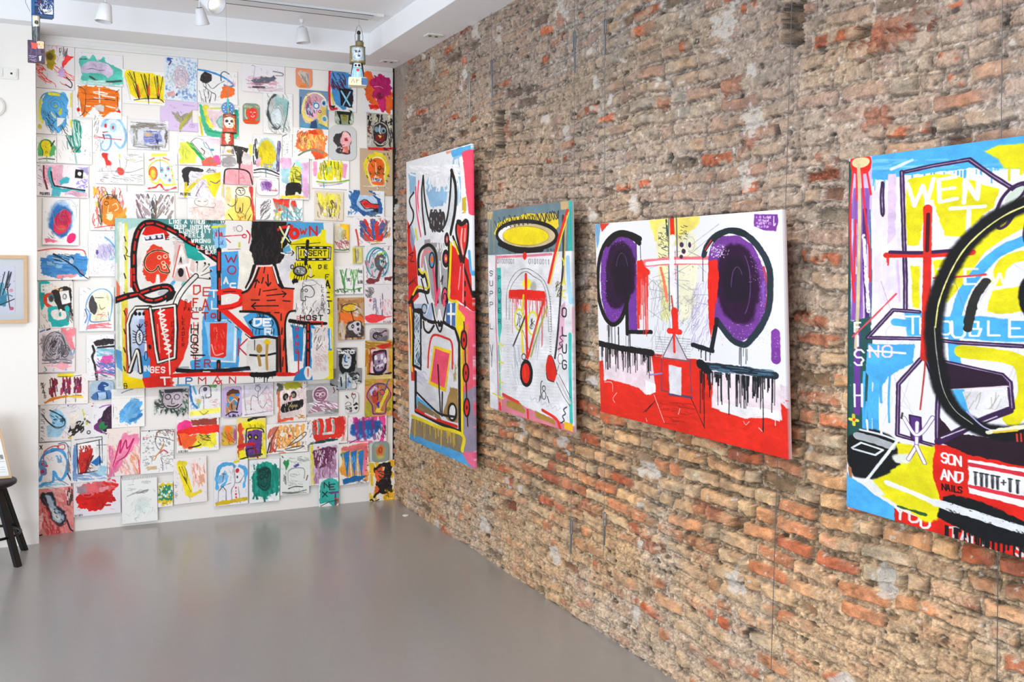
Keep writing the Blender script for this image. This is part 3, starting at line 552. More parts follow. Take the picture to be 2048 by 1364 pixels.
    l([(1548, 430), (1548, 448), (1551, 444)], 1.5, 'e0d0e8'); l([(1552, 660), (1552, 712)], 14, '7c3a98', rough=1.5, smooth=False); A.dots(1548, 662, 1558, 710, 16, 1, 'c0a0d0')
    A.hatch(1215, 690, 1330, 716, 10, .6, 'b0b0b0', 5, .6)
    # lower red field and the white panels
    p([(1195, 745), (1208, 765), (1300, 706), (1395, 716), (1424, 760), (1560, 800), (1585, 780), (1590, 920), (1195, 835)], 'df2a1c', rough=2); p([(1196, 726), (1206, 722), (1206, 800), (1196, 800)], 'd83024', rough=2)
    A.hatch(1200, 770, 1570, 900, 120, 5, 'e8321f', 8, .12, .1, al=.35); A.hatch(1200, 800, 1570, 900, 60, 6, 'c82418', 95, .12, .2, al=.25)
    p([(1206, 700), (1304, 712), (1311, 783), (1300, 790), (1290, 790), (1278, 777), (1245, 768), (1215, 761), (1207, 745)], 'eed8de', rough=2, soft=3); p([(1290, 760), (1311, 768), (1311, 784), (1292, 791)], 'efecee', rough=1.5)
    p([(1404, 716), (1560, 745), (1564, 833), (1540, 828), (1520, 831), (1498, 831), (1465, 824), (1438, 816), (1424, 812), (1426, 770)], 'ecd9de', rough=2, soft=2); p([(1430, 800), (1558, 815), (1560, 836), (1520, 826), (1490, 832), (1440, 818)], 'f0ecee', rough=2)
    p([(1560, 760), (1575, 765), (1575, 810), (1562, 800)], 'd8c8d0', rough=3, dry=.3)
    for i in range(9): l([(1312, 672+i*5), (1382, 676+i*5)], .7, '8a8a90'); 
    for i in range(20): x = A.rg.uniform(1312, 1380); y = 672+5*A.rg.randrange(8); l([(x, y), (x, y+5)], .7, '8a8a90')
    p([(1350, 664), (1377, 718), (1324, 714)], 'cfc4ca', rough=1); l([(1350, 664), (1326, 714)], 2, '6a5a68'); l([(1350, 664), (1377, 720)], 2, '6a5a68'); l([(1326, 714), (1377, 720)], 2, '6a5a68'); l([(1349, 664), (1350, 702)], 4.5, 'dc3028')
    l([(1351, 620), (1352, 656)], 13, 'e02a1e', rough=1.5); l([(1340, 660), (1361, 662)], 10, 'e02a1e', rough=1.5)
    for q in ([(1324, 718), (1323, 781), (1383, 792)], [(1381, 716), (1383, 785)]): l(q, 1.6, '5a4468', smooth=False)
    l([(1300, 750), (1324, 746)], 3, 'a080b8', dry=.2); l([(1338, 788), (1384, 793)], 4, '5a4468', dry=.1); p([(1338, 728), (1364, 733), (1363, 790), (1339, 786)], 'dfdbe0', rough=1.2)
    for q in ([(1286, 826), (1308, 805)], [(1383, 795), (1410, 855)], [(1290, 826), (1310, 802)]): l(q, 1.2, K)
    A.hatch(1320, 805, 1390, 850, 22, .8, '8a2018', 10, .4, .15)
    for q in ([(1308, 790), (1328, 846)], [(1360, 816), (1357, 828)], [(1207, 767), (1222, 768), (1224, 786)], [(1232, 788), (1224, 800), (1228, 808)], [(1291, 838), (1293, 845)], [(1551, 832), (1551, 844)], [(1488, 838), (1492, 845), (1499, 838)], [(1518, 850), (1526, 858)]): l(q, 1, 'f0d8d0')
    l([(1198, 689), (1240, 697), (1304, 705)], 12, K, rough=1.8, smooth=False); A.drips(1200, 696, 1302, 709, 85, 42, 1.6, K); A.drips(1290, 706, 1304, 710, 3, 90, 1.6, K)
    l([(1401, 727), (1440, 731), (1500, 737), (1550, 744)], 13, '1f2b35', rough=2.2, smooth=False); l([(1402, 724), (1416, 736)], 16, '15191e', rough=2); A.drips(1403, 738, 1550, 752, 80, 60, 1.8, '15191e'); A.drips(1400, 738, 1420, 740, 8, 130, 1.6, '15191e'); A.hatch(1420, 728, 1548, 744, 30, 1, '4a6c84', 8, .3, .1)
    for x, y in ((1409, 852), (1459, 825), (1527, 858), (1476, 808), (1546, 798)): l([(x-1, 745), (x, y-30), (x-.5, y)], 1.6, '15191e')
def paint_wheel(A):
    l, p, e, rg, dr = A.line, A.poly, A.ell, A.ring, A.drips; K = '17181a'; D = '3a2148'; S = '4aa6e0'; Y = 'dfd41a'
    H = lambda *a, **k: A.hatch(*a, **k)
    H(1740, 350, 2300, 880, 60, 1, 'b8b4bc', 95, .2, .3, al=.5); H(1750, 380, 1800, 600, 14, 10, 'dccfe4', 90, .5, .05, al=.6)
    p([(1690, 318), (2500, 195), (2500, 300), (2048, 340), (2000, 336), (1934, 338), (1868, 345), (1802, 352), (1770, 362), (1738, 360), (1735, 320)], S, rough=3); A.drips(1740, 358, 1990, 336, 24, 26, 2, S); H(1740, 320, 2048, 340, 20, 3, '8cc8ec', -6, .2, .1, al=.4)
    p([(1962, 304), (1990, 292), (2048, 286), (2200, 268), (2220, 320), (2048, 338), (2000, 336), (1990, 320)], Y, rough=2, soft=4); A.drips(2004, 336, 2048, 336, 4, 30, 3, Y)
    l([(1780, 340), (1820, 322)], 5, 'cfe0ea', dry=.35, rough=2)
    # drips column on the left edge
    p([(1694, 318), (1742, 312), (1740, 900), (1692, 900)], 'cbb4d8', rough=1); l([(1698, 330), (1696, 600), (1696, 900)], 8, '1d4a48', rough=1, dry=.1); H(1704, 380, 1740, 640, 26, 5, '8250a4', 92, .5, .04, al=.8); l([(1728, 420), (1728, 520), (1734, 640)], 6, '4a2a66', rough=1)
    p([(1700, 640), (1742, 630), (1742, 880), (1700, 900)], '27504e', rough=3); l([(1713, 650), (1714, 820)], 9, '6a3a90', rough=1, dry=.05); l([(1738, 420), (1741, 560), (1740, 640)], 2, '3a6a78', dry=.3)
    p([(1700, 322), (1714, 315), (1736, 315), (1741, 325), (1736, 345), (1722, 350), (1704, 346)], 'de2a20', smooth=True); 
    for q in ([(1705, 345), (1700, 420), (1702, 520), (1708, 590)], [(1712, 345), (1713, 400)], [(1722, 345), (1726, 400), (1730, 440), (1737, 500), (1738, 560)], [(1732, 345), (1740, 390)], [(1710, 440), (1708, 560)], [(1704, 560), (1708, 600)]): l(q, 3, 'de2a34')
    p([(1703, 328), (1710, 320), (1728, 318), (1737, 323), (1734, 332), (1722, 338), (1708, 337)], 'd6c493', smooth=True); l([(1716, 332), (1718, 420), (1716, 560), (1714, 640), (1711, 692)], 5, 'c8b890'); l([(1726, 470), (1732, 560), (1736, 620)], 5, 'ece8ee', dry=.35, rough=2)
    l([(1761, 368), (1759, 395), (1761, 428), (1765, 428), (1764, 395), (1764, 368), (1761, 366)], 3, D); p([(1774, 350), (1790, 348), (1788, 470), (1772, 490)], 'd6bede', rough=2, dry=.1); l([(1792, 520), (1797, 600)], 3, 'c8a8d8', al=.7); A.text('N', 1760, 474, 14, 'f2eef4', 2)
    # yellow ground with WENT
    p([(1811, 360), (1868, 349), (1905, 352), (1989, 379), (1978, 414), (1940, 450), (1925, 471), (1885, 471), (1863, 436), (1845, 470), (1833, 489), (1811, 490), (1807, 400)], Y, rough=3); p([(1845, 400), (1862, 400), (1884, 471), (1884, 500), (1833, 500)], 'e4e0e4', rough=3)
    p([(1818, 530), (1836, 530), (1836, 615), (1822, 612)], Y, rough=2); p([(1863, 520), (1905, 512), (1925, 560), (1890, 602), (1870, 600)], Y, rough=2)
    for q in ([(1811, 368), (1825, 412), (1841, 372), (1850, 404), (1862, 358)],): l(q, 5.5, 'efebee', smooth=False, rough=1)
    for q in ([(1872, 360), (1874, 404), (1908, 397)], [(1873, 380), (1903, 376)], [(1872, 360), (1905, 354)], [(1922, 405), (1924, 360), (1948, 398), (1952, 352)], [(1896, 417), (1963, 412)], [(1932, 414), (1930, 468)]): l(q, 5.5, 'efebee', smooth=False, rough=1)
    # blue and yellow arcs inside the wheel
    l([(1910, 560), (1940, 505), (1990, 465), (2040, 440), (2100, 440)], 22, Y, rough=2, dry=.05); l([(1990, 560), (1998, 532), (2020, 514), (2060, 508)], 15, Y, rough=2)
    p([(1967, 623), (1978, 580), (2048, 566), (2150, 560), (2150, 610), (2048, 620), (1990, 626)], Y, rough=3)
    l([(2090, 470), (2048, 478), (1990, 504), (1948, 546), (1920, 590), (1907, 639), (1904, 694), (1914, 782), (1938, 832)], 14, S, rough=1.5); l([(1922, 700), (1990, 708), (2035, 722), (2050, 760), (2045, 800), (2020, 836)], 20, Y, rough=1.5)
    p([(1806, 622), (1835, 622), (1877, 630), (1960, 630), (2048, 640), (2500, 650), (2500, 720), (2048, 682), (1980, 680), (1877, 670), (1812, 668)], S, rough=2, soft=3); l([(1788, 641), (1815, 644)], 12, S, rough=1)
    for t, x, y, h in (('T', 1809, 630, 34), ('R', 1838, 634, 30), ('O', 1877, 640, 26), ('U', 1900, 640, 32), ('B', 1935, 641, 28), ('L', 1972, 640, 28), ('E', 2014, 637, 34), ('D', 2060, 640, 34)): A.text(t, x, y, h, 'eef2f6', 3, sx=.78)
    for t, x in (('T', 1872), ('H', 1900), ('E', 1925), ('W', 1975)): A.text(t, x, 536, 30, 'eeecee', 3.5, sx=.8 if t != 'W' else 1.2, al=.85, rough=1.2)
    l([(1967, 560), (1945, 592), (1935, 630), (1931, 655)], 11, '2a2a28', rough=2, dry=.12); l([(1973, 570), (1955, 600)], 2, 'd8d4d0')
    # house, roof and long bars
    for q in ([(1807, 345), (1860, 333), (1932, 320), (1975, 350), (2020, 378)], [(1800, 345), (1804, 458), (1808, 560), (1808, 619)], [(1835, 621), (1784, 617), (1734, 672), (1837, 674)], [(1870, 677), (1912, 682), (2039, 690)],
              [(1839, 714), (1795, 764), (1793, 865), (1872, 889), (1872, 820), (1874, 782)], [(1850, 718), (1872, 771)], [(1874, 718), (2000, 747), (2015, 762), (2020, 813), (1945, 845), (1890, 880)]): l(q, 6.5, D, smooth=False, rough=.7); l(q, 1, 'c8b8d0', smooth=False, al=.8)
    p([(1874, 720), (2000, 748), (2012, 768), (1950, 772), (1890, 776)], '2c1a2c', rough=1); l([(1890, 776), (2012, 770)], 1.5, 'e0c8d0'); p([(1895, 781), (2008, 776), (2014, 808), (1940, 836), (1912, 812)], 'dad6da', rough=1); H(1900, 782, 2005, 815, 12, 1, 'b0a898', 110, .9, .1); l([(1912, 782), (1926, 826)], 12, S, rough=1)
    l([(2020, 378), (2050, 365)], 4, D); l([(1985, 424), (1998, 395), (2020, 372), (2044, 365), (2040, 385), (2015, 405), (1995, 430), (1990, 455), (2005, 450), (2020, 430)], 4, D); p([(2003, 398), (2022, 378), (2040, 372), (2034, 388), (2010, 410)], 'cdd6c8', smooth=True)
    # blue patch NO
    p([(1736, 684), (1780, 686), (1826, 684), (1824, 722), (1790, 742), (1775, 750), (1758, 775), (1742, 756), (1730, 738)], S, rough=3, dry=.04); 
    for x, a, b, w_ in ((1728, 740, 850, 4), (1740, 750, 850, 6), (1752, 760, 858, 9), (1745, 780, 830, 3), (1762, 750, 800, 4), (1778, 745, 840, 3), (1733, 800, 855, 4)): l([(x, a), (x-2, (a+b)/2), (x-1, b)], w_, S, dry=.15)
    A.text('NO', 1738, 688, 22, 'e8c8e8', 3, sx=.8, dx=26); l([(1735, 697), (1808, 703)], 3.5, 'f0ecf4', rough=1)
    for t, y, h in (('F', 642, 18), ('I', 668, 20), ('S', 696, 30), ('H', 764, 44)): A.text(t, 1709, y, h, 'ecebee', 3, sx=.6 if h < 40 else .34)
    l([(1705, 670), (1740, 636), (1790, 585)], 2.4, 'd84858', rough=.8); l([(1863, 554), (1920, 551), (1965, 547)], 3, 'd84040', rough=.8)
    l([(1771, 509), (1850, 508), (1938, 503)], 9, 'dc2a20', rough=1); A.drips(1768, 512, 1780, 512, 4, 28, 2, 'dc2a20'); l([(1778, 503), (1840, 504), (1907, 499)], 5.5, D); l([(1851, 416), (1850, 560), (1848, 640), (1846, 712)], 11, 'd42a20', rough=1); l([(1852, 428), (1850, 500)], 5, '4a1420', dry=.1); l([(1848, 700), (1846, 740), (1838, 815)], 2, 'b03028')
    for x, y in ((1760, 560), (1905, 560)): l([(x, y), (x+20, y+60)], .8, '7a7480', al=.6)
    # lower left: black, grey bar, outlines
    p([(1697, 870), (1740, 852), (1793, 875), (1800, 900), (1796, 930), (1765, 952), (1711, 947), (1697, 918)], K, rough=3, soft=5); l([(1715, 866), (1750, 876), (1781, 887)], 13, 'a8aaae', rough=1.5, smooth=False); l([(1700, 930), (1702, 955)], 5, 'a86a40', dry=.1)
    l([(1704, 890), (1722, 880), (1765, 895), (1750, 905), (1706, 892)], 3, 'd4d8da', smooth=False); l([(1720, 854), (1760, 864), (1794, 877)], 3.4, 'e0e0e2'); l([(1733, 835), (1735, 856)], 3, 'e8e8ea'); l([(1760, 838), (1762, 862)], 3, 'e8e8ea')
    p([(1790, 881), (1830, 886), (1872, 890), (1870, 911), (1863, 945), (1878, 979), (1886, 993), (1880, 1025), (1856, 1040), (1800, 1010), (1756, 981), (1730, 965), (1765, 945), (1800, 925)], Y, rough=4, soft=4); p([(1785, 905), (1815, 905), (1818, 920), (1790, 920)], 'dcdcd0', rough=3, soft=5)
    p([(1690, 930), (1700, 948), (1722, 961), (1750, 985), (1788, 1009), (1800, 1045), (1690, 1010)], S, rough=2, soft=2); p([(1722, 958), (1745, 955), (1770, 985), (1750, 985)], 'e2e0da', rough=2, soft=3); l([(1793, 877), (1760, 920), (1731, 957)], 4, 'e0e2e4', rough=.8)
    # red ground, dark wedge, white panel with nails
    p([(1868, 884), (1960, 895), (2500, 1000), (2500, 1260), (1788, 1050), (1788, 1012), (1850, 1035), (1880, 1000), (1862, 940)], 'da241a', rough=2); p([(1874, 880), (1876, 830), (1900, 860), (1960, 870), (2100, 880), (2500, 860), (2500, 960), (2048, 932), (1990, 918), (1931, 906)], '2a1a24', rough=3)
    l([(1874, 880), (1945, 845), (2014, 818)], 10, D); l([(1880, 872), (1990, 830)], 1.4, 'dcd4dc')
    p([(1932, 915), (2048, 935), (2260, 975), (2260, 1070), (2048, 1013), (1935, 984)], 'ebe7ea', rough=2.5); l([(1938, 926), (2048, 948), (2250, 990)], 6, 'd43040', rough=1.5, smooth=False); l([(1938, 970), (2048, 996), (2250, 1046)], 6, 'd43040', rough=1.5, smooth=False)
    for i, x in enumerate((1948, 1960, 1970, 1982, 1992, 2017, 2032, 2060, 2075)): y = 942+(x-1948)*.21; l([(x, y), (x+.5, y+24)], 3.4, '5c5c60', rough=.8); l([(x-3, y-1), (x+4, y)], 2, '2a2a2c'); l([(x, y+8), (x, y+26)], 1, '1c1c1e')
    A.text('+', 2000, 956, 14, '3a3a3c', 1.8); A.text('SON', 1881, 902, 19, 'efebee', 2.6, dx=13, dy=3); A.text('AND', 1880, 935, 20, 'efebee', 2.6, dx=15, dy=3); A.text('NAILS', 1882, 964, 12, '2a1010', 2, dx=8, dy=1.6)
    for t, x, y in (('Y', 1790, 1008), ('O', 1818, 1014), ('U', 1840, 1026)): A.text(t, x, y, 26, 'ece4e4', 3.4, sx=.7)
    for t, x, y in (('T', 1896, 1052), ('A', 1918, 1058), ('L', 1942, 1066), ('K', 1962, 1072), ('S', 2030, 1086)): A.text(t, x, y, 26, 'e0d0d0', 3, sx=.7)
    p([(1790, 1000), (1800, 985), (1860, 1000), (1880, 1010), (1878, 1034), (1850, 1040), (1820, 1018)], Y, rough=4, soft=5); l([(1795, 1008), (1850, 1026)], 5, '2c5a2a', dry=.25, rough=3)
    p([(1872, 1030), (1884, 990), (1905, 985), (1965, 1004), (2043, 1040), (2080, 1060), (2080, 1105), (2040, 1095), (1988, 1082), (1930, 1062)], K, rough=4, soft=3); A.drips(1878, 1045, 2050, 1092, 50, 34, 2.2, K)
    l([(1772, 960), (1820, 980), (1875, 1005)], 8, 'e8e6e8', rough=1.5); l([(1870, 1002), (1940, 1025), (2040, 1058)], 13, 'dfe0e2', rough=2, dry=.38); l([(1870, 1002), (1940, 1025), (2040, 1056)], 7, 'e2e2e4', rough=2, dry=.25)
    # door and the white figure
    p([(1815, 824), (1840, 830), (1841, 879), (1820, 875)], '57307a', rough=1); l([(1817, 826), (1839, 831), (1841, 878), (1821, 874), (1817, 826)], 2.5, D, smooth=False)
    for q in ([(1832, 846), (1831, 888)], [(1806, 831), (1822, 858), (1832, 866), (1846, 856), (1863, 831)], [(1831, 888), (1815, 914)], [(1831, 888), (1847, 922)]): l(q, 6, '7c5090'); l(q, 4, 'f0eef2')
    e(1832, 843, 4, 5, 'f4f2f4'); l([(1803, 822), (1801, 832)], 3, '3a3a3a'); l([(1707, 825), (1708, 844)], 5, 'd8d040'); l([(1700, 833), (1715, 836)], 5, 'd8d040'); e(1708, 834, 3, 3, 'dc3c20')
    # the great black wheel, sprayed
    c = [(2048, 405), (2000, 427), (1956, 458), (1918, 497), (1890, 546), (1870, 600), (1863, 650), (1868, 705), (1880, 771), (1903, 815), (1940, 845), (1985, 862), (2048, 862), (2120, 845), (2190, 790), (2230, 700), (2235, 600), (2200, 500), (2130, 425), (2080, 404), (2048, 405)]
    A.line(c, 23, K, rough=2, soft=8); l([(x+4, y+2) for x, y in c[:7]], 1.8, 'e8e08a', rough=.8); l([(x+2, y) for x, y in c[6:11]], 1, 'b0b0a0'); l([(1930, 820), (1960, 848), (1985, 860)], 2, 'a8a0d0'); l([(1972, 862), (2000, 858), (2048, 850)], 6, 'e8e4c8', rough=2, dry=.2); l([(1985, 862), (2030, 858)], 3, 'e0c030')
    e(2056, 590, 26, 44, K, rough=2, soft=3); l([(2046, 440), (2042, 470), (2050, 500)], 4, D)
    for i in range(4): l([(2030+i*8, 866-i), (2031+i*8, 880)], 2, 'd84030')
def paint_letters(A):
    l, p, e, rg, dr = A.line, A.poly, A.ell, A.ring, A.drips; K = '1f1c1c'; Rd = 'de2218'; S = '4a9fd8'; Wh = 'f2eee8'
    A.hatch(270, 480, 345, 590, 14, 8, 'e6ddd8', 90, .3, al=.6); A.hatch(580, 620, 660, 745, 20, 8, 'ebe0dc', 90, .3, al=.5)
    p([(228, 438), (300, 438), (275, 455), (250, 470), (240, 520), (230, 520)], 'a8cfc8', rough=3, soft=5); p([(290, 438), (440, 440), (436, 520), (400, 495), (360, 462), (325, 448)], '4e8a88', rough=2)
    p([(366, 483), (392, 500), (412, 520), (404, 522), (384, 520), (372, 500)], '22a096', rough=3); l([(372, 558), (366, 570)], 7, '7cc8c4', dry=.2); l([(384, 530), (386, 540)], 8, '7cc8c4', dry=.2); A.hatch(345, 475, 368, 490, 10, 1, '3a7a80', 12, .8)
    for x, w_, c in ((240, 7, 'f0f0e8'), (236, 4, 'c8d8c0'), (251, 6, 'e6e060'), (246, 4, 'f4f2ea')): l([(x, 450), (x+1, 600), (x+3, 772)], w_, c, rough=1.5, dry=.1)
    p([(232, 560), (240, 575), (240, 605), (233, 605)], 'e87858', dry=.2); p([(230, 700), (244, 704), (246, 745), (234, 735)], '5b9ccc', rough=2); l([(247, 600), (249, 690), (250, 770)], 8, 'f0dc50', rough=1); l([(252, 620), (254, 690), (256, 745)], 5, 'e05038', rough=1, dry=.1)
    for i in range(8): l([(248, 475+i*37), (251, 484+i*37)], 2, K)
    for q in ([(250, 495), (254, 505), (251, 512), (262, 516)],): l(q, 1.4, K)
    # noose filled with red, the little plate and the red head
    p([(283, 470), (290, 455), (308, 450), (325, 456), (338, 470), (330, 482), (300, 476)], Rd); p([(284, 474), (327, 467), (330, 482), (286, 486)], 'f2f2f4', rough=.5); p([(288, 476), (325, 470), (326, 479), (290, 483)], '3a3850', rough=.5)
    for x in (294, 306, 318): e(x, 477-(x-294)*.12, 4.4, 3.4, 'dcdce8')
    for i in range(3): l([(330, 472+i*4), (337, 472+i*4)], 1.6, K)
    p([(284, 530), (292, 506), (306, 492), (322, 496), (334, 510), (341, 530), (338, 552), (326, 566), (306, 570), (292, 560), (286, 545)], 'ea4028', rough=6); p([(312, 550), (318, 550), (320, 572), (310, 574)], Wh, rough=2, soft=2)
    q = [(336, 508), (325, 503), (310, 502), (295, 510), (288, 524), (291, 538), (301, 545), (311, 541), (316, 533), (321, 544), (338, 546), (332, 530)]; l(q, 4, 'f8c8a0'); l(q, 2, K)
    for x, y in ((318, 516), (326, 527), (328, 535), (330, 514)): rg(x, y, 3.5, 3.5, 1.6, 'f4e8c0')
    l([(347, 565), (341, 572)], 6, 'S'); e(330, 588, 14, 6, 'b4b8bc', rough=2)
    q = [(437, 522), (406, 501), (373, 481), (353, 467), (329, 455), (307, 447), (288, 449), (277, 461), (270, 482), (267, 508), (267, 537), (268, 567), (277, 589), (290, 600), (308, 603), (329, 596), (343, 584), (337, 575), (321, 575), (299, 581), (277, 589), (255, 594), (229, 603)]
    l(q, 11.5, K, rough=.8); A2 = A.m(q)
    for i in range(len(q)-1): a, b = q[i], q[i+1]; n_ = max(1, round(math.dist(a, b)/20)); [l([(a[0]+(b[0]-a[0])*(j+.12)/n_, a[1]+(b[1]-a[1])*(j+.12)/n_), (a[0]+(b[0]-a[0])*(j+.75)/n_, a[1]+(b[1]-a[1])*(j+.75)/n_)], 3.2, 'dd2a22') for j in range(n_)]
    l([(262, 540), (262, 575)], 4, 'd82a20', dry=.1)
    # verse in white on teal
    for t, x, y in (('LIKE A VIRUS', 338, 441), ('DEEP INTO MY', 348, 451), ('LUNGS,', 358, 459), ('IT', 407, 459), ('FEELS', 369, 468), ('WRONG', 382, 479), ('LEAVE', 393, 492), ('EXPEL', 411, 501)): A.text(t, x, y, 6.8, 'f4f4f0', 1.9, dx=6.0 if len(t) > 6 else 8.2, sx=.72, rough=.15)
    A.text('INHALED', 408, 441, 6, '33403c', 1.2, dx=6, sx=.7); l([(403, 450), (404, 486)], 2.4, 'e8eee8'); l([(424, 455), (449, 452)], 4.5, 'd8d838')
    # blue and sketch at top centre
    p([(424, 447), (450, 447), (451, 496), (432, 500), (425, 480)], '8cc2ea', rough=3, soft=2); l([(426, 454), (449, 452)], 4.5, 'd6d82c', rough=.8); A.hatch(426, 460, 448, 490, 10, 1, '3a5a90', 90, .4); l([(437, 455), (437, 500)], 1.2, '26304a')
    for x in (431, 438, 442): l([(x, 466), (x+1, 472)], 3, 'c82a40')
    l([(446, 473), (470, 471), (487, 470)], 1.8, 'c82840'); rg(488, 472, 4, 3.5, 1.8, 'c82840'); l([(493, 461), (499, 470), (497, 486)], 2.4, 'c82840'); l([(452, 478), (460, 485)], 2, 'c84048'); rg(478, 457, 6, 6, 1, '6a6a70'); A.scrib(462, 452, 472, 466, 6, .9, '8a8a90'); l([(478, 486), (478, 493)], 4, 'c8cc40'); l([(455, 499), (480, 498)], 1, 'a04050')
    # centre columns
    p([(441, 504), (476, 502), (477, 540), (474, 582), (442, 584)], S, rough=1.5); p([(418, 535), (436, 530), (437, 640), (404, 636), (414, 600), (422, 570)], '5aa4da', rough=3); p([(479, 500), (508, 500), (508, 530), (496, 560), (490, 580), (480, 580)], 'ebe5d8', rough=1.5)
    p([(404, 634), (437, 620), (470, 638), (484, 665), (476, 735), (384, 740), (381, 724), (404, 716)], S, rough=2.5); p([(409, 645), (472, 642), (470, 724), (420, 722)], '8cc4ea', rough=2, dry=.1); l([(471, 645), (469, 722)], 5, 'e8eef2', dry=.1); l([(420, 722), (470, 724)], 3, 'e8eef2')
    p([(419, 647), (454, 646), (452, 712), (446, 716), (421, 714)], 'e42c22', rough=.8); l([(423, 690), (430, 710), (446, 707)], 2.4, 'f4b0a8', dry=.1); A.hatch(426, 655, 448, 700, 16, 1, 'f07058', 80, .3); l([(430, 641), (463, 640)], 1.6, 'f0f4f4', dry=.3)
    p([(352, 600), (384, 600), (380, 650), (376, 690), (366, 720), (352, 742), (344, 748), (344, 720)], 'e63222', rough=1.5); p([(344, 574), (388, 574), (386, 600), (376, 606), (365, 602)], Wh, rough=3)
    l([(437, 500), (437, 545)], 9, K); l([(437, 545), (438, 640)], 7.5, K); l([(437, 505), (437, 540)], 4, 'd82a20'); l([(438, 557), (438, 580)], 3, 'd82a20'); l([(438, 592), (438, 600)], 3, 'd82a20'); l([(437, 610), (437, 638)], 2.5, 'c83028')
    l([(437, 724), (437, 748)], 8, K); l([(437, 728), (437, 750)], 2.6, 'd82a20'); l([(480, 583), (490, 583), (500, 572), (508, 545)], 3.5, K); l([(508, 532), (500, 560), (493, 575)], 7, K)
    l([(438, 586), (459, 581), (479, 584), (486, 594), (480, 607), (462, 614), (441, 616), (458, 630), (486, 655), (507, 671)], 11, 'e8241a', rough=.6, smooth=False)
    l([(446, 584), (470, 583)], 1.3, K); l([(455, 640), (462, 646)], 1.3, K); l([(470, 653), (478, 660)], 1.3, K); l([(490, 668), (500, 676)], 1.6, K); l([(440, 620), (470, 614), (486, 604)], 1, K)
    A.text('W', 450, 510, 15, 'b02040', 2.4, sx=1.5); rg(463, 540, 8, 8, 2.4, 'b02848'); A.text('A', 447, 555, 12, Wh, 3, sx=.7); A.text('C', 460, 567, 8, Wh, 2.8, sx=1.3); rg(456, 600, 4, 4, 3, Wh)
    for t, x, y, h, sx, c in (('D', 387, 572, 17, .75, 'c83028'), ('E', 406, 576, 16, .85, 'c04048'), ('T', 420, 581, 14, 1, Wh), ('F', 386, 598, 15, .6, 'c02818'), ('A', 404, 599, 22, .6, 'cc2c28'), ('L', 423, 603, 15, .8, Wh), ('C', 383, 625, 13, 1, 'b82838'), ('T', 404, 626, 13, .9, 'b02838'), ('O', 422, 628, 8, 1.1, 'b02838'), ('K', 477, 678, 33, .5, 'c8283c')): A.text(t, x, y, h, c, 2.6, sx=sx)
    for i, t in enumerate('HOOSE'): A.text(t, 387, 646+i*15, 11, 'd04038', 1.8, sx=.8)
    for t, y, h in (('H', 650, 17), ('O', 670, 16), ('S', 689, 17)): A.text(t, 382, y, h, K, 2.2, sx=.8)
    l([(382, 711), (409, 711)], 3, K); l([(391, 712), (390, 745)], 1.6, K); A.text('E', 390, 722, 12, '8a2850', 2.4, sx=.8); A.text('R', 409, 720, 14, 'b03040', 2.4, sx=.8); A.text('FACTO', 368, 616, 6, '2a1a1a', 1.2, dx=7.5)
    for i, t in enumerate('LEADER'): A.text(t, 364, 632+i*11, 7, '4a1410', 1.1)
    for i, t in enumerate('DE'): A.text(t, 370, 600+i*8, 6, '5a1410', 1)
    # white A, blackbird and the fingers
    p([(348, 478), (386, 500), (392, 540), (380, 566), (346, 562)], 'dcc0ba', rough=3, soft=4)
    p([(366, 484), (396, 500), (392, 522), (374, 516)], '22a096', rough=3)
    for q in ([(345, 552), (361, 496), (379, 563)], [(350, 535), (376, 532)]): l(q, 7, Wh, smooth=False, rough=1)
    l([(359, 492), (350, 530), (345, 555)], 2, 'dc4038'); l([(372, 535), (378, 556)], 2, 'dc4038'); e(361, 546, 5.5, 9, K, rough=1.5); l([(359, 525), (361, 516), (362, 526)], 2, K); l([(380, 520), (377, 540), (386, 548)], 4, Wh, dry=.2)
    for q in ([(391, 553), (393, 525)], [(391, 552), (409, 527)], [(391, 553), (417, 529)], [(392, 553), (421, 541)], [(393, 554), (419, 557)]): l(q, 6, 'e9e5dc'); l([(a+1.5, b+2.2) for a, b in q], 1.2, K); e(*q[1], 2, 2, K)
    q = [(391, 553), (378, 566), (366, 580), (356, 596), (350, 612), (342, 630)]; l(q, 11, K); l(q, 7, 'efeae2'); l([(343, 628), (332, 634)], 5, 'f0a088')
    p([(332, 590), (345, 582), (352, 584), (345, 600), (332, 606)], K, rough=1)
    # lower left panel
    p([(262, 625), (292, 624), (290, 690), (279, 742), (262, 744), (258, 700)], 'c9d4e6', rough=1.5); p([(278, 640), (290, 640), (290, 700), (276, 745)], '7c98cc', rough=3, al=.8); p([(287, 622), (300, 618), (318, 730), (345, 722), (350, 745), (300, 770), (286, 745), (294, 700)], 'e0281c', rough=1); p([(304, 618), (348, 608), (352, 716), (318, 722)], 'dc241a', rough=1)
    p([(284, 712), (300, 716), (301, 760), (285, 758)], '3a8cc8', rough=2); p([(246, 750), (268, 756), (290, 762), (288, 778), (250, 779)], 'f0cc10', rough=2); p([(286, 758), (345, 746), (345, 775), (290, 776)], 'da281c', rough=2)
    for q in ([(262, 742), (258, 700), (256, 650), (262, 630), (272, 617), (300, 616), (306, 622)], [(301, 618), (306, 655), (312, 700), (317, 726), (350, 716), (352, 660), (350, 612), (306, 618)], [(260, 744), (272, 708), (275, 702), (278, 712), (282, 745)]): l(q, 8, K, smooth=len(q) < 7, rough=.8); l([(a-1, b) for a, b in q], 3.4, 'f4ece0', smooth=len(q) < 7)
    e(279, 676, 8, 16, K); e(279, 676, 6, 13.5, 'dfe3ee'); A.zig(279, 668, 280, 684, 7, 1.4, 1.3, K); 
    for i in range(5): l([(272, 666+i*5), (266, 663+i*6)], 1.2, K); l([(286, 666+i*5), (292, 663+i*6)], 1.2, K)
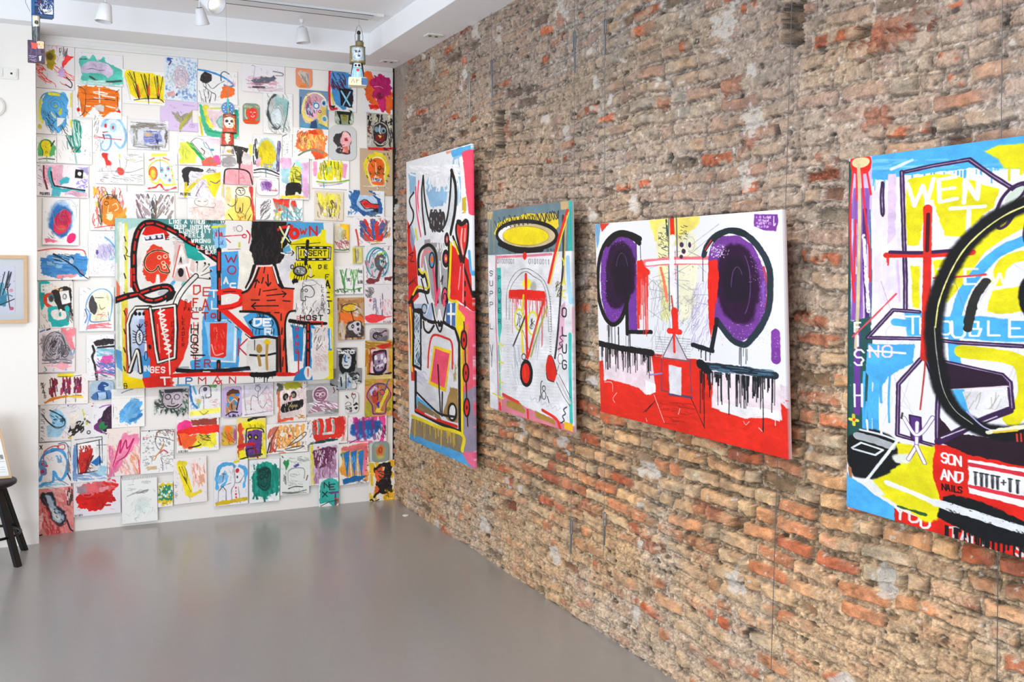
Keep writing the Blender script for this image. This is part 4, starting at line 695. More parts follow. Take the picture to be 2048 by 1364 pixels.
    l([(274, 652), (279, 658), (285, 650)], 2, K); l([(279, 650), (279, 660)], 2, K); e(292, 713, 3, 9, '5aa0d8'); rg(292, 713, 3, 9, 1.4, K)
    for x in (271, 279, 287): e(x, 629, 3, 3.6, K)
    for i, t in enumerate('SIT'): A.text(t, 289, 645+i*14, 9, '5a1810', 1.4, sx=.6)
    l([(299, 693), (300, 697)], 5, K); l([(320, 616), (322, 650), (336, 695), (338, 712), (340, 750)], 2.5, 'f4e8dc'); A.zig(322, 622, 338, 708, 17, 6, 3, 'f6efe4'); l([(315, 650), (320, 706)], 2, 'f08878')
    for i, t in enumerate('DARE'): A.text(t, 343, 645+i*15, 9, '6a1810', 1.3, sx=.5)
    A.text('IN', 286, 733, 10, 'f4f0ea', 2.2, dx=6); A.text('GES', 301, 735, 11, 'f4f0ea', 2.2, dx=11); l([(322, 756), (344, 755)], 3, 'f4ece8'); l([(329, 756), (330, 770)], 3, 'f4ece8'); A.zig(342, 758, 346, 775, 4, 3, 3, 'e05040'); A.text('B', 249, 768, 10, '3a3020', 1.4, sx=.6)
    # black block, chimney
    p([(503, 441), (574, 441), (582, 460), (574, 485), (566, 502), (574, 512), (568, 520), (556, 526), (546, 530), (508, 531), (503, 505), (498, 500), (503, 480)], K, rough=3.5, soft=2); A.hatch(506, 446, 566, 526, 40, 3, '332e2d', 90, .2, al=.6)
    p([(512, 530), (545, 530), (562, 575), (587, 578), (586, 620), (574, 628), (570, 664), (574, 747), (560, 747), (558, 680), (556, 650), (544, 630), (500, 622), (484, 624), (484, 585), (494, 583), (500, 572)], 'e84a30', rough=.6)
    l([(518, 534), (508, 560), (496, 580), (484, 586)], 4, K); l([(514, 532), (505, 556), (493, 578)], 3, Wh); l([(517, 532), (545, 531)], 3, Wh); l([(545, 533), (552, 556), (560, 573), (588, 577)], 3.2, K); l([(548, 528), (558, 560), (564, 574)], 7, K); l([(546, 533), (556, 566)], 3, Wh); l([(590, 621), (578, 624), (571, 640), (570, 670), (574, 748)], 4, K); 
    for q in ([(529, 534), (527, 545)], [(526, 555), (523, 566)], [(520, 578), (518, 590)], [(526, 582), (553, 578)], [(502, 600), (518, 600)], [(534, 601), (550, 600)], [(566, 601), (580, 602)], [(549, 625), (558, 625)], [(562, 627), (562, 640)], [(564, 655), (563, 668)], [(568, 678), (567, 700)], [(566, 714), (565, 732)], [(509, 575), (513, 561)], [(509, 563), (513, 559), (518, 565)], [(535, 549), (536, 570)], [(531, 564), (536, 572), (541, 565)], [(533, 591), (570, 587)], [(564, 582), (572, 587), (566, 593)], [(503, 612), (556, 611)], [(510, 606), (503, 612), (510, 618)]): l(q, 2.4, K, smooth=False)
    l([(578, 524), (569, 530), (567, 548), (570, 566)], 2.2, K); l([(558, 522), (567, 532)], 2.5, K)
    for i, t in enumerate('ED'): A.text(t, 564, 538+i*15, 9, '3a3a38', 1.2, sx=.7)
    # eye DER and the small box
    p([(486, 634), (500, 626), (535, 626), (550, 638), (557, 655), (557, 672), (508, 672), (498, 655)], '4a9ed6', rough=1); A.hatch(505, 624, 540, 634, 12, 1.2, K, 75, .8, .2); l([(480, 623), (515, 624), (542, 631), (555, 650), (559, 690), (561, 746)], 5, K); l([(557, 672), (556, 745)], 4, '8a2822')
    rg(523, 646, 23, 12, 2, K); e(500, 645, 3.5, 4, K); A.text('DE', 508, 638, 13, 'f0f4f6', 4.4, dx=19, sx=1.05, rough=.15); A.text('R', 530, 657, 13, 'f0f4f6', 4.4, sx=1, rough=.15)
    for x in (505, 512, 519, 543, 548): l([(x, 658), (x-1, 668)], 1.4, K)
    p([(494, 680), (552, 678), (552, 742), (492, 742)], 'dedad4', rough=3); l([(503, 676), (530, 673), (554, 676)], 5, K); l([(500, 710), (526, 711), (552, 706)], 4, K); l([(554, 678), (554, 744)], 5, '2a2624'); e(518, 697, 6, 9, 'b08840'); l([(517, 712), (520, 730)], 6, 'b08840'); e(534, 684, 7, 6, 'ecc820'); l([(534, 690), (533, 715), (534, 738)], 5, 'b89048'); l([(509, 680), (509, 700)], 1.4, K)
    l([(355, 741), (390, 743), (450, 741), (496, 736)], 8, K, rough=1); l([(407, 744), (419, 744)], 3, 'd8d8d8', dry=.3); A.hatch(350, 735, 500, 746, 12, 3, '2a3a50', 2, .2, al=.4)
    l([(344, 752), (400, 749), (460, 748), (504, 748)], 7.5, 'e0241a', rough=.5); l([(504, 749), (530, 749), (553, 746)], 10, K, rough=1.4); A.drips(506, 752, 545, 752, 16, 18, 1.4, K); l([(556, 748), (575, 748), (597, 746)], 8, 'e0241a', rough=.6)
    A.text('I', 352, 756, 14, '3a4a58', 2); A.text('P', 372, 756, 14, '2a5a98', 2.2, sx=.85); A.text('M', 397, 755, 13, 'c03030', 2, sx=1.1); A.text('A', 426, 752, 16, 'd02c2c', 2, sx=1.1); A.text('N', 459, 754, 12, 'c03048', 2, sx=1); l([(432, 762), (437, 768), (443, 761)], 2, 'c83030'); p([(352, 770), (380, 768), (384, 780), (352, 782)], '68acd8', dry=.2)
    # T post and HANG
    p([(580, 648), (606, 654), (624, 648), (632, 655), (628, 690), (621, 698), (626, 762), (586, 762), (590, 750), (600, 734), (602, 722)], '2d88c6', rough=2); p([(576, 650), (584, 655), (588, 722), (604, 722), (608, 655), (614, 660), (606, 734), (590, 745), (580, 744)], 'eeebe4', rough=1.2)
    p([(584, 652), (604, 656), (602, 721), (588, 722)], '2d88c6', rough=.6); l([(597, 704), (597, 746)], 3, 'cc2c38')
    for i, t in enumerate('HANG'): A.text(t, 591, 653+i*15, 8, 'c82c48', 2, sx=.7)
    l([(580, 641), (600, 644), (615, 646)], 7.5, K, rough=1); l([(618, 646), (652, 646)], 6, K, rough=1); A.drips(582, 645, 612, 648, 10, 16, 1.2, K); l([(618, 643), (645, 643), (643, 652)], 3, 'd8281c', smooth=False); l([(616, 646), (616, 690), (615, 730)], 9, K)
    for y in (648, 666, 684, 704, 718): l([(616, y), (616, y+11)], 3.2, 'dc2a20')
    e(616, 745, 8, 14, 'eeece8', rough=1.5); l([(616, 737), (616, 752)], 2, 'dc3a20')
    # yellow side with INSERT
    p([(574, 441), (646, 442), (648, 458), (636, 470), (600, 477), (584, 480), (572, 468)], '52a4d8', rough=2); p([(576, 486), (600, 476), (640, 470), (643, 457), (652, 458), (652, 484), (668, 488), (668, 760), (640, 760), (658, 752), (656, 690), (659, 610), (650, 556), (620, 555), (590, 563), (578, 556), (578, 538), (588, 522), (592, 505)], 'ecdc12', rough=2, soft=2)
    p([(566, 496), (578, 488), (582, 500), (576, 510), (568, 508)], '5aa4c8', rough=2); p([(572, 505), (590, 500), (592, 520), (580, 545), (572, 570), (560, 560), (556, 530)], 'e2dfe2', rough=3); p([(655, 655), (663, 656), (664, 700), (656, 700)], '3c90cc', rough=1); l([(661, 655), (662, 695)], 3, Wh); p([(622, 655), (656, 655), (656, 742), (626, 744)], 'ece2de', rough=3); A.hatch(628, 690, 654, 740, 30, 1, 'd8a8a8', 40, .3, .5); A.hatch(628, 655, 650, 700, 14, 1, '5a5a5a', 110, .4, .4)
    for q in ([(557, 452), (567, 470), (579, 484)], [(578, 450), (572, 470), (564, 484)]): l(q, 7, K)
    l([(556, 458), (564, 454), (582, 452)], 6, 'dc2a20', rough=2); l([(577, 452), (570, 470), (563, 484)], 4.2, 'f2f2ee'); l([(559, 453), (567, 468), (578, 482)], 3, 'e8e8a0'); l([(564, 474), (563, 495)], 1.6, 'd8d020')
    rg(588, 466, 7, 8, 8, 'e2281e', rough=.6); A.text('W', 600, 456, 11, 'd03028', 3, sx=1.1); A.text('N', 619, 452, 17, 'd42c28', 3.6, sx=.85)
    for q in ([(594, 494), (660, 494)], [(660, 494), (659, 517)], [(594, 518), (659, 517)], [(594, 494), (595, 518)]): l(q, 5.5, K, smooth=False); l(q, 2.4, 'e8e6d8', smooth=False)
    for x in (603, 618, 632, 647): l([(x, 494), (x+5, 494)], 4, K); l([(x, 517.5), (x+4, 517.5)], 4, K)
    l([(615, 481), (613, 505), (611, 527)], 6.5, K); e(612, 505, 4.5, 6, 'f0f0f0'); A.text('INSERT', 598, 500, 10, K, 1.9, dx=9.6, sx=.68)
    l([(580, 488), (616, 486), (640, 484)], 1.4, '3a3a10'); l([(562, 505), (574, 508)], 3, 'f0f0f0'); l([(584, 501), (587, 505), (583, 510)], 2, K); l([(570, 506), (585, 505)], 1.2, K)
    for x in range(6): l([(590+x*5, 533), (590+x*5, 525+x%2*2)], 1.5, K); l([(589+x*5, 551), (587+x*5, 559)], 1.5, K)
    e(600, 541, 14, 11, K); e(600, 541, 11.5, 8, '8a8a8c', rough=3); A.dots(592, 535, 608, 547, 16, 2, 'd8d8da'); A.dots(592, 535, 608, 547, 10, 2, '2a2a2a'); rg(584, 533, 3, 4, 1.6, K); e(590, 562, 6.5, 6, K, rough=2)
    for t, x, y, h, w_ in (('A', 616, 529, 8, 1.8), ('D', 637, 529, 7, 1.8), ('E', 649, 529, 7, 1.8), ('F', 651, 548, 9, 1.6), ('A', 651, 560, 15, 3), ('C', 652, 584, 9, 2.4), ('O', 653, 618, 8, 2)): A.text(t, x, y, h, K, w_, sx=.75 if h < 12 else .55)
    l([(649, 600), (663, 601)], 2.4, K); l([(657, 601), (658, 613)], 2, K); l([(621, 538), (621, 552)], 3.5, 'e8e8e0'); l([(615, 550), (621, 554), (628, 550)], 1.8, K)
    p([(588, 566), (640, 556), (652, 570), (656, 640), (600, 628), (590, 600)], 'ebe7e2', rough=2); A.hatch(590, 600, 650, 628, 26, .9, '4a4a4a', 100, .4, .5)
    q = [(602, 600), (602, 582), (608, 572), (620, 571), (628, 580), (627, 590), (620, 594), (610, 592), (611, 600), (602, 600)]; l(q, 1.6, '3a3a3a'); rg(604, 580, 2.5, 3, 1.2, '3a3a3a'); rg(612, 580, 2.5, 3, 1.2, '3a3a3a'); l([(610, 562), (625, 560), (640, 570)], 1, '6a6a68'); rg(620, 564, 14, 6, 1, '8a8a80')
    for i, t in enumerate('LEADER'): A.text(t, 643, 569+i*9, 5.5, '4a4a4a', 1, sx=.7)
    A.text('REAL', 594, 632, 9, 'dc7a80', 1.6, dx=11); A.text('HOST', 601, 630, 9, K, 2.2, dx=12, sx=.9); l([(605, 565), (606, 628)], 1, '3a3a3a')

Q1 = canvas_on_wall('tall_painting', 'tall narrow painting of a horned bull head, nearest the corner on the brick wall', [(813, 323), (941, 289), (949, 936.5), (818, 879)], 'x', .10, .075, 240, 800, 1.24, 'e9e9ec', 11, paint_bull)
Q2 = canvas_on_wall('painting', 'painting with a yellow halo on slate blue above a red cross', [(976, 423), (1142, 400), (1146, 860), (979, 820)], 'x', .095, .075, 300, 560, 1.24, 'e4e2e3', 12, paint_halo, side='b8b0ae')
Q3 = canvas_on_wall('painting', 'wide painting of two purple ovals over a bright red field', [(1193, 450), (1564, 416.5), (1576, 912), (1199, 828)], 'x', .115, .08, 600, 620, 1.24, 'e2e0e3', 13, paint_rings, side='d8bcb8')
Q4 = canvas_on_wall('painting', 'large blue and yellow painting with a big black circle, cut off by the right edge', [(1697, 321), (2500, 206.6), (2500, 1260), (1694, 1007)], 'x', .085, .08, 620, 940, 1.24, 'e4e0e4', 14, paint_wheel, wm=1.22)
Q5 = canvas_on_wall('painting', 'large painting crowded with letters and a black noose, hung over the drawings', [(230, 437.5), (666.5, 444), (667, 757), (233.5, 779.5)], 'y', .062, .062, 560, 430, 1.26, 'ece8e2', 15, paint_letters, depth=.045, wm=1.08)
# ---------------------------------------------------------------- the drawings pinned over the back wall
# box in photo pixels, shape flag, paper colour, label, brush strokes in percent of the sheet (l line, p patch, e ellipse, r ring, h hatch, z zigzag, w swirl, s scribble, d dots, t text, D drips)
SK = lambda x, y, c: f"l([({x}-8,{y}+10),({x}-9,{y}-4),({x},{y}-10),({x}+9,{y}-4),({x}+8,{y}+8)],1.4,'{c}');"
DR = [
(72,84,149,178,'','e4dcdc','drawing with an ochre yellow patch and red scribbles, top left corner of the paper wall', "h(2,50,98,98,22,1.4,'f04a40',25,.5);h(5,5,95,45,20,1.6,'p',80,.3);p([(22,22),(45,15),(52,45),(45,65),(28,55)],'j',rough=4,dry=.2);e(35,32,10,8,'6a5a20',soft=5,dry=.3);p([(65,45),(78,25),(96,28),(84,38),(70,52)],'e83a3a',rough=3,dry=.2);e(66,62,8,11,'L',rough=3);h(60,8,80,30,14,1,'k',100,.6);l([(78,72),(92,84),(90,94),(76,88)],2,'k');d(2,40,20,70,12,3,'f06050')"),
(157,108,246,171,'','e8e2e6','drawing of a lilac cloud ringed with turquoise above a black smear', "p([(2,30),(10,12),(25,18),(32,2),(42,20),(55,8),(62,28),(98,46),(98,92),(10,92),(8,70)],'5cc4b0',rough=3,dry=.15);p([(12,35),(40,22),(70,36),(78,55),(66,74),(50,60),(10,62)],'dcc8e0',rough=2);l([(18,52),(30,48),(45,52),(58,50)],1.2,'5a5070');l([(25,74),(50,88),(95,80)],4,'404a44',dry=.3,soft=3);h(5,85,95,98,10,3,'b8e0d4',5);l([(4,22),(18,20)],2,'3a5048')"),
(152,171,243,237,'','f2eeea','drawing of broad orange strokes with a white cross and thin black sticks', "p([(10,8),(90,14),(88,60),(60,92),(40,72),(18,92),(10,60)],'f07a20',rough=4,dry=.22);h(12,12,90,85,26,3,'ee7018',3,.6,.1);h(20,20,85,70,8,2,'f4ece0',4,.5,.1);l([(50,8),(51,50)],2.4,'f4f0ea');l([(42,20),(60,20)],2,'f4f0ea');p([(40,62),(62,58),(60,80),(44,74)],'e4dcd8',rough=3);l([(4,6),(20,22),(18,80),(8,96)],1.2,'k');l([(18,78),(28,88)],1.2,'k');l([(90,30),(92,75)],1.2,'k');l([(86,18),(94,8)],1.4,'k');l([(4,28),(6,70)],1,'d');e(5,76,4,7,'dd2a20');p([(88,76),(94,68),(97,78)],'dd2a20');l([(20,45),(60,40),(85,42)],1.4,'k')"),
(245,141,330,209,'','f2eeea','drawing of three black crowns of loops on bright yellow strokes', "p([(6,6),(40,6),(98,18),(96,82),(75,80),(60,84),(30,80),(20,60)],'f4d820',rough=3,dry=.15);h(8,10,30,80,7,4,'f4dc20',78,.7,.03);l([(12,12),(22,30),(38,84),(30,40),(26,6),(30,30),(38,84)],1.5,'K');l([(16,8),(28,38)],1.5,'K');l([(43,12),(60,84),(54,20),(50,12),(56,50),(60,84),(62,10)],1.6,'K');l([(74,16),(82,80),(80,14),(84,40),(84,80),(94,14)],1.6,'K');l([(34,44),(40,78)],3,'d84a20');l([(60,44),(61,70)],4,'d84a20');l([(84,44),(83,68)],3,'d84a20');l([(26,88),(50,82),(84,80),(96,90)],1.3,'K');l([(30,90),(92,92)],2,'f0dc40');l([(60,80),(60,96)],1.3,'K');l([(6,20),(18,88)],1,'b0a8b8')"),
(328,112,394,202,'','dbe2ea','pale blue drawing of a faint pink swirl, a dark blue mark at its top corner', "d(2,2,98,98,120,4,'b8cce4');h(2,20,98,98,40,2,'bcdce4',90,.2);w(50,50,26,28,6,1.2,'c8a0a8');w(50,45,20,24,7,1,'a8a0b0');h(30,25,70,72,30,1.2,'e8c8cc',60,.4);h(10,8,24,14,5,3,'3a5aa0',5);l([(14,22),(20,14)],3,'4a4a8a');d(5,70,95,96,40,4,'8aa4cc');e(40,86,5,5,'4a5a70',rough=3);p([(8,84),(30,78),(34,88),(12,94)],'eeb8b8',dry=.3);d(70,10,98,60,40,3,'98b0d8')"),
(395,141,475,208,'','eeebea','drawing of a sitting figure with a black block head under a blue arc', "p([(8,18),(18,6),(34,14),(34,32),(20,42),(6,34)],'3a3436',rough=1);h(4,40,30,96,12,1.2,'6a6468',85,.5);l([(24,40),(36,55),(52,40),(66,30)],1.5,'5a5658');l([(16,50),(34,66),(44,72),(42,90)],1.4,'5a5658');l([(34,66),(30,92)],1.4,'5a5658');l([(-2,2),(30,6),(62,18),(88,38),(78,46),(66,42)],4,'3a88c8');l([(58,30),(58,10),(66,2),(78,8)],2,'4a6070');p([(58,62),(66,46),(92,48),(92,66),(80,76),(58,80)],'ee7030',rough=4);l([(74,48),(74,98)],1.2,'8a8a8a');h(72,24,96,44,10,1,'e8a0b0',85);l([(60,66),(50,80)],1,'a8c0a8')"),
(483,128,569,186,'','e9e3e7','pale pink drawing with a dark grey cloud and a stick on its left', "h(15,45,80,85,40,2,'dca8b8',-12,.4);p([(26,58),(50,40),(78,44),(70,60),(34,72)],'6a6a78',rough=5,dry=.3,soft=3);l([(22,10),(30,12),(26,60)],1,'8a80b0');l([(12,72),(50,66),(85,60)],1.5,'e08aa0');l([(26,82),(44,80),(52,80)],4,'4a4448',dry=.2);l([(72,22),(94,26),(94,34),(78,36)],1.8,'6a6468');l([(15,60),(20,88)],1,'c0a0a8');h(40,75,95,95,10,1,'c8b0b8',-5)"),
(591,134,624,176,'o','ee6a30','rounded orange card with a grey hand shape', "p([(15,30),(35,15),(55,25),(80,30),(78,80),(60,98),(30,90),(35,60)],'c8bcb0',rough=2);h(30,30,75,90,12,1.6,'9a8c84',70,.5);p([(30,70),(60,76),(70,96),(20,98)],'ec8a4a',dry=.4)"),
(655,138,713,223,'','e6e2e6','blue and red drawing with a white-blue X on a black square', "l([(6,8),(8,90),(30,94)],5,'dd2c34');l([(6,8),(50,6)],4,'dd2c34');p([(12,10),(40,4),(80,14),(84,60),(60,94),(36,88),(14,60)],'4a90cc',rough=3);h(14,12,60,50,22,2,'5a2a48',45,.5,.15);l([(12,60),(20,84)],4,'e8d040');p([(42,46),(86,46),(86,90),(44,86)],'1e1c22',rough=2);l([(46,52),(76,84)],4,'8cc8e8');l([(76,52),(52,86)],3,'8cc8e8');l([(80,8),(86,20),(78,26)],3,'c83040');p([(4,88),(28,86),(22,96)],'2a2a2a',dry=.2)"),
(727,142,785,227,'','e9e4e8','orange and magenta drawing in the top right corner of the white wall', "p([(2,8),(30,10),(40,40),(30,60),(60,70),(70,50),(94,50),(92,96),(60,90),(40,96),(24,74),(6,60)],'ee6428',rough=5);p([(34,16),(84,12),(92,40),(80,66),(60,94),(44,74),(28,46)],'c82468',rough=6,dry=.08);h(34,14,92,60,30,2,'b81c6c',85,.4);e(56,58,12,8,'8a1a3c',soft=5);p([(14,80),(50,78),(50,88),(24,90)],'dd2420',rough=3);l([(36,38),(54,36),(66,40)],1,'f0d0d8')"),
(72,179,144,269,'','f1ede6','drawing of a blue scribbled head with a yellow halo line', "p([(20,18),(50,6),(84,14),(86,60),(72,90),(48,94),(28,80),(16,50)],'58aade',rough=4);l([(10,26),(22,12),(48,6),(76,12),(88,24)],2,'4a90b0');l([(12,25),(10,60),(18,74)],5,'e8e040',dry=.2);l([(36,10),(62,11)],6,'e4d838',dry=.1);h(20,50,88,98,26,1,'3a5a70',55,.5);e(66,48,6,8,'c8cc30',dry=.3);e(54,36,6,4,'a8c870');l([(42,52),(52,62)],4,'d8ddb0');l([(96,6),(96,36)],3,'e8d840');l([(96,66),(97,80)],4,'e8d840');e(10,84,4,5,'e0c830');w(52,34,24,20,3,1,'3a80b8');l([(46,76),(54,68),(66,70)],1.2,'2a6090');h(20,80,90,98,14,1,'5a5a60',60,.5)"),
(114,238,184,328,'','f2eeea','drawing of a bundle of green strokes tied at the bottom like tulips', "p([(20,4),(55,2),(68,14),(68,62),(58,74),(40,66),(30,40)],'58b8a0',rough=3,dry=.15);h(22,4,68,66,30,2,'2a7a6a',80,.6,.08);h(24,6,66,60,16,2,'d4ece4',80,.5,.08);l([(16,20),(36,56),(50,74),(66,60)],3,'2f6a60',dry=.1);l([(50,74),(55,98)],4,'a8d0cc');h(4,40,44,90,10,1,'c8c0b8',60,.5);l([(40,74),(48,66)],2,'e8a080');d(70,30,96,90,10,1.4,'9a8a8a')"),
(185,230,254,307,'','f2efec','drawing of a pale blue fish skull with two red eyes and a red arrow', "p([(30,20),(60,4),(88,20),(96,55),(86,84),(66,76),(52,60),(40,92),(28,88),(24,66),(36,52),(26,30)],'e2eef6',rough=2);l([(26,30),(34,16),(56,6),(78,14),(94,40),(94,66),(80,84),(64,72)],5,'9cccec',dry=.05);l([(32,54),(50,54),(52,76),(40,92),(26,88),(24,74)],4,'88bce4',dry=.1);e(37,26,8,9,'a8d4f0');e(58,32,9,11,'a8d4f0');e(37,28,3.6,5,'dd3038');e(58,32,3.4,5.5,'cc3a48');l([(8,58),(30,60),(82,62)],2,'cc4450');p([(4,54),(14,54),(14,64),(6,64)],'f0a8a8');l([(30,46),(42,44)],2.4,'a84858');l([(30,52),(34,62)],3,'a84858');l([(30,-2),(58,0)],7,'f0e020');h(4,4,20,60,10,1,'8a8a8a',110,.3);h(8,60,30,96,8,1,'8a8a8a',110,.3)"),
(255,240,337,300,'','e2e0e2','grey washed drawing with a violet blue block of lines', "p([(12,20),(90,14),(92,90),(12,88)],'c4c4c8',rough=5,soft=5,dry=.1);h(8,10,92,30,30,1.4,'8a8078',3,.4,.15);h(14,24,24,90,12,1.4,'8a8a80',90,.5);p([(38,44),(80,34),(84,70),(40,78)],'98a0cc',rough=4,dry=.25);h(40,36,82,78,30,1.6,'6a70b0',2,.3,.2);e(50,48,10,7,'c0a888',dry=.3);h(66,46,76,84,8,2,'3a4070',90,.3);h(90,24,96,96,10,1.6,'6a6460',90,.4);h(12,80,85,92,12,1,'7a7a7a',0,.5);t('SYE',58,86,9,'5a5a60',1.2,dx=8)"),
(320,202,396,262,'b','cbaedd','lilac painted cut-out board with an olive V on it', "p([(30,36),(50,50),(64,44),(86,28),(90,36),(62,84),(50,94),(52,76),(40,62)],'a8a488',rough=3,dry=.15);l([(86,32),(76,46),(56,76),(52,92)],6,'b4b040',dry=.1);h(34,36,60,70,14,1.4,'8a8070',60,.3);w(84,80,12,8,2,1,'b090c8');l([(60,12),(90,14)],1,'a888c0');l([(8,22),(20,20)],2,'e0cce8')"),
(396,212,477,275,'','e8e4e0','green, yellow and pale pink drawing behind the hanging red can figure', "p([(2,4),(10,2),(22,20),(30,70),(90,74),(98,10),(99,96),(40,96),(16,90)],'48b48c',rough=3);p([(10,2),(24,0),(26,40),(36,66),(28,70),(16,40)],'e8dc50',rough=3);p([(24,14),(80,20),(88,72),(36,72)],'ecd0d4',rough=4);e(62,50,17,22,'8ccab8',rough=4,dry=.15);w(60,52,12,16,3,2,'a8d8c8');p([(88,8),(99,8),(99,80),(90,70)],'1f9c84',rough=2);l([(24,80),(60,86),(95,84)],4,'3aa878',dry=.2);l([(30,10),(60,6),(78,4)],4,'d0d470',dry=.3);l([(4,40),(10,94)],5,'e6d848',dry=.2)"),
(485,207,519,248,'o','5a7058','rounded green card with a red face', "p([(20,30),(50,20),(82,28),(84,60),(76,78),(96,84),(98,98),(4,98),(6,80),(30,74),(22,54)],'e84a2c',rough=2);h(8,8,92,24,14,1.6,'a8b890',10,.3);e(56,50,20,24,'e03a30',rough=2);l([(44,42),(50,42)],2,'f8d8c0');l([(64,42),(72,42)],2,'f8d8c0');l([(48,60),(58,66),(68,58)],1.6,'f8d8c0');l([(57,46),(58,56)],1.2,'f8d8c0');l([(16,30),(14,60),(24,74)],2,'c8d0b0');l([(6,90),(96,88)],3,'e8641c')"),
(564.5,268,584,322,'','f0eeeb','narrow blank white strip of paper right of the mustard yellow oval drawing', "h(40,30,56,80,9,1,'a8a0b8',0,.8);l([(0,10),(40,2)],2,'4a4a4a',dry=.3)"),
(526,186,585,268,'','e8e9e6','grey charcoal oval with a turquoise wash at its top', "e(48,46,34,42,'dce0de',soft=6);h(14,2,90,96,70,1,'a8b0ac',70,.25,.4);l([(40,6),(22,20),(16,50),(26,72),(42,86)],5,'4a4c4c',rough=2,dry=.12,soft=2);p([(40,10),(70,12),(88,20),(76,60),(60,28),(42,34)],'a0ccc8',rough=5,dry=.2,soft=4);w(46,56,24,30,4,1.2,'8ea8a8');e(44,60,16,22,'d4dfe2',soft=6);l([(84,20),(80,50),(70,80),(66,94)],2,'4a6a70',dry=.2);l([(30,84),(46,88),(56,80)],3,'5a5e5e',dry=.2);h(20,74,80,98,16,1,'8a9088',30,.3)"),
(598,181,656,260,'','3f6a9c','drawing of a pink and yellow face with three ringed eyes on blue', "p([(24,12),(60,4),(90,20),(92,50),(96,92),(70,96),(60,72),(40,84),(16,76),(8,46)],'ead06a',rough=2);p([(28,18),(60,8),(84,24),(74,44),(60,52),(56,70),(38,72),(20,60),(18,40)],'dca8b4',rough=3);h(22,14,60,66,22,1.6,'a85068',55,.4);h(22,30,54,66,9,3,'c8d8f0',65,.35);h(24,30,54,66,9,1.6,'3a4a6a',65,.35);l([(10,52),(20,22),(50,6),(84,16),(94,34)],2,'f4ecdc')"+';e(58,38,13,10,"f2ecec");r(58,38,9,7,3,"3a88b8");e(84,30,9,9,"f2ecec");e(84,30,6,6,"3f90c0");e(84,30,2,3,"1a1a2a");e(70,52,6,5,"f0e4e4");r(70,52,4,3,1.6,"9a3a50");e(86,70,11,9,"f2ecec");e(86,70,7,6,"58a4bc")'+";l([(12,70),(30,80),(50,78),(60,90),(92,92)],2.5,'e4b8c0');h(4,84,96,98,20,3,'5a9ab8',5,.3);p([(40,80),(56,74),(62,94),(36,96)],'2c4a70',dry=.1);l([(6,20),(4,60)],3,'2a5080')"),
(669,219,706,250,'o','6c7c58','small rounded green card with a black trapezoid figure', "p([(10,10),(90,8),(82,34),(16,30)],'23281e',rough=2);l([(22,24),(30,88)],4,'20241c');l([(80,26),(76,86)],4,'20241c');p([(34,34),(70,32),(64,72),(44,72)],'a0963a',rough=2);h(4,40,24,90,8,2,'c0ccb8',80,.4);h(80,40,96,90,8,2,'ccd4c4',80,.4);l([(44,40),(60,42)],1.4,'5a5420')"),
(733,226,785,301,'','9c9684','drawing of a dark masked face with black hair rays above a red strip', "h(4,6,96,40,24,3.5,'23201e',90,.35,.2);h(4,6,96,40,14,2,'e4d8b0',95,.4,.2);h(4,30,20,70,10,2,'6a2a24',20,.5);p([(26,34),(50,22),(76,30),(84,54),(76,80),(50,90),(26,80),(18,56)],'2c2726',rough=2);l([(28,34),(50,25),(74,34),(80,56),(72,78),(50,84),(28,76),(22,54),(28,34)],1.6,'d8ccc0');e(38,44,9,7,'7a98a4');e(62,46,10,8,'8aa4ac');e(63,47,5,4,'1a2a30');l([(50,34),(48,50),(54,56)],3,'b8c4cc');p([(30,58),(66,56),(70,72),(56,80),(34,74)],'7c1f24',rough=2);p([(40,58),(58,60),(50,68)],'d8c84c');l([(32,76),(50,84),(70,74)],1.4,'e0d4c8');h(4,70,24,90,8,2,'c8c8c4',90,.4);p([(2,92),(98,90),(98,100),(2,100)],'d03028',rough=1);t('THIS',62,93,6,'2a1010',1.6,dx=8);h(84,40,98,88,8,2,'3a3230',80,.5)"),
(73,274,113,326,'','f1ede8','drawing of a yellow light bulb face on green', "e(46,34,36,24,'6ab470',rough=3);p([(6,44),(30,40),(34,74),(10,72)],'4fa860',rough=3);p([(60,44),(90,36),(88,66),(62,72)],'58ac68',rough=3);p([(30,16),(60,14),(74,32),(66,52),(60,72),(34,72),(32,52),(22,34)],'eed828',rough=1.5);l([(30,70),(30,52),(20,36),(26,18),(44,10),(64,16),(74,30)],1.4,'2f5a30');l([(72,34),(88,14)],2.4,'3a4a20');r(48,58,5,4,1.2,'8a7a20');l([(42,36),(50,42)],1.4,'b8a020');l([(10,86),(46,82),(88,84)],2,'48706a');l([(10,94),(80,96)],1.2,'7a9a90');l([(50,74),(50,90)],1.6,'a8a848')"),
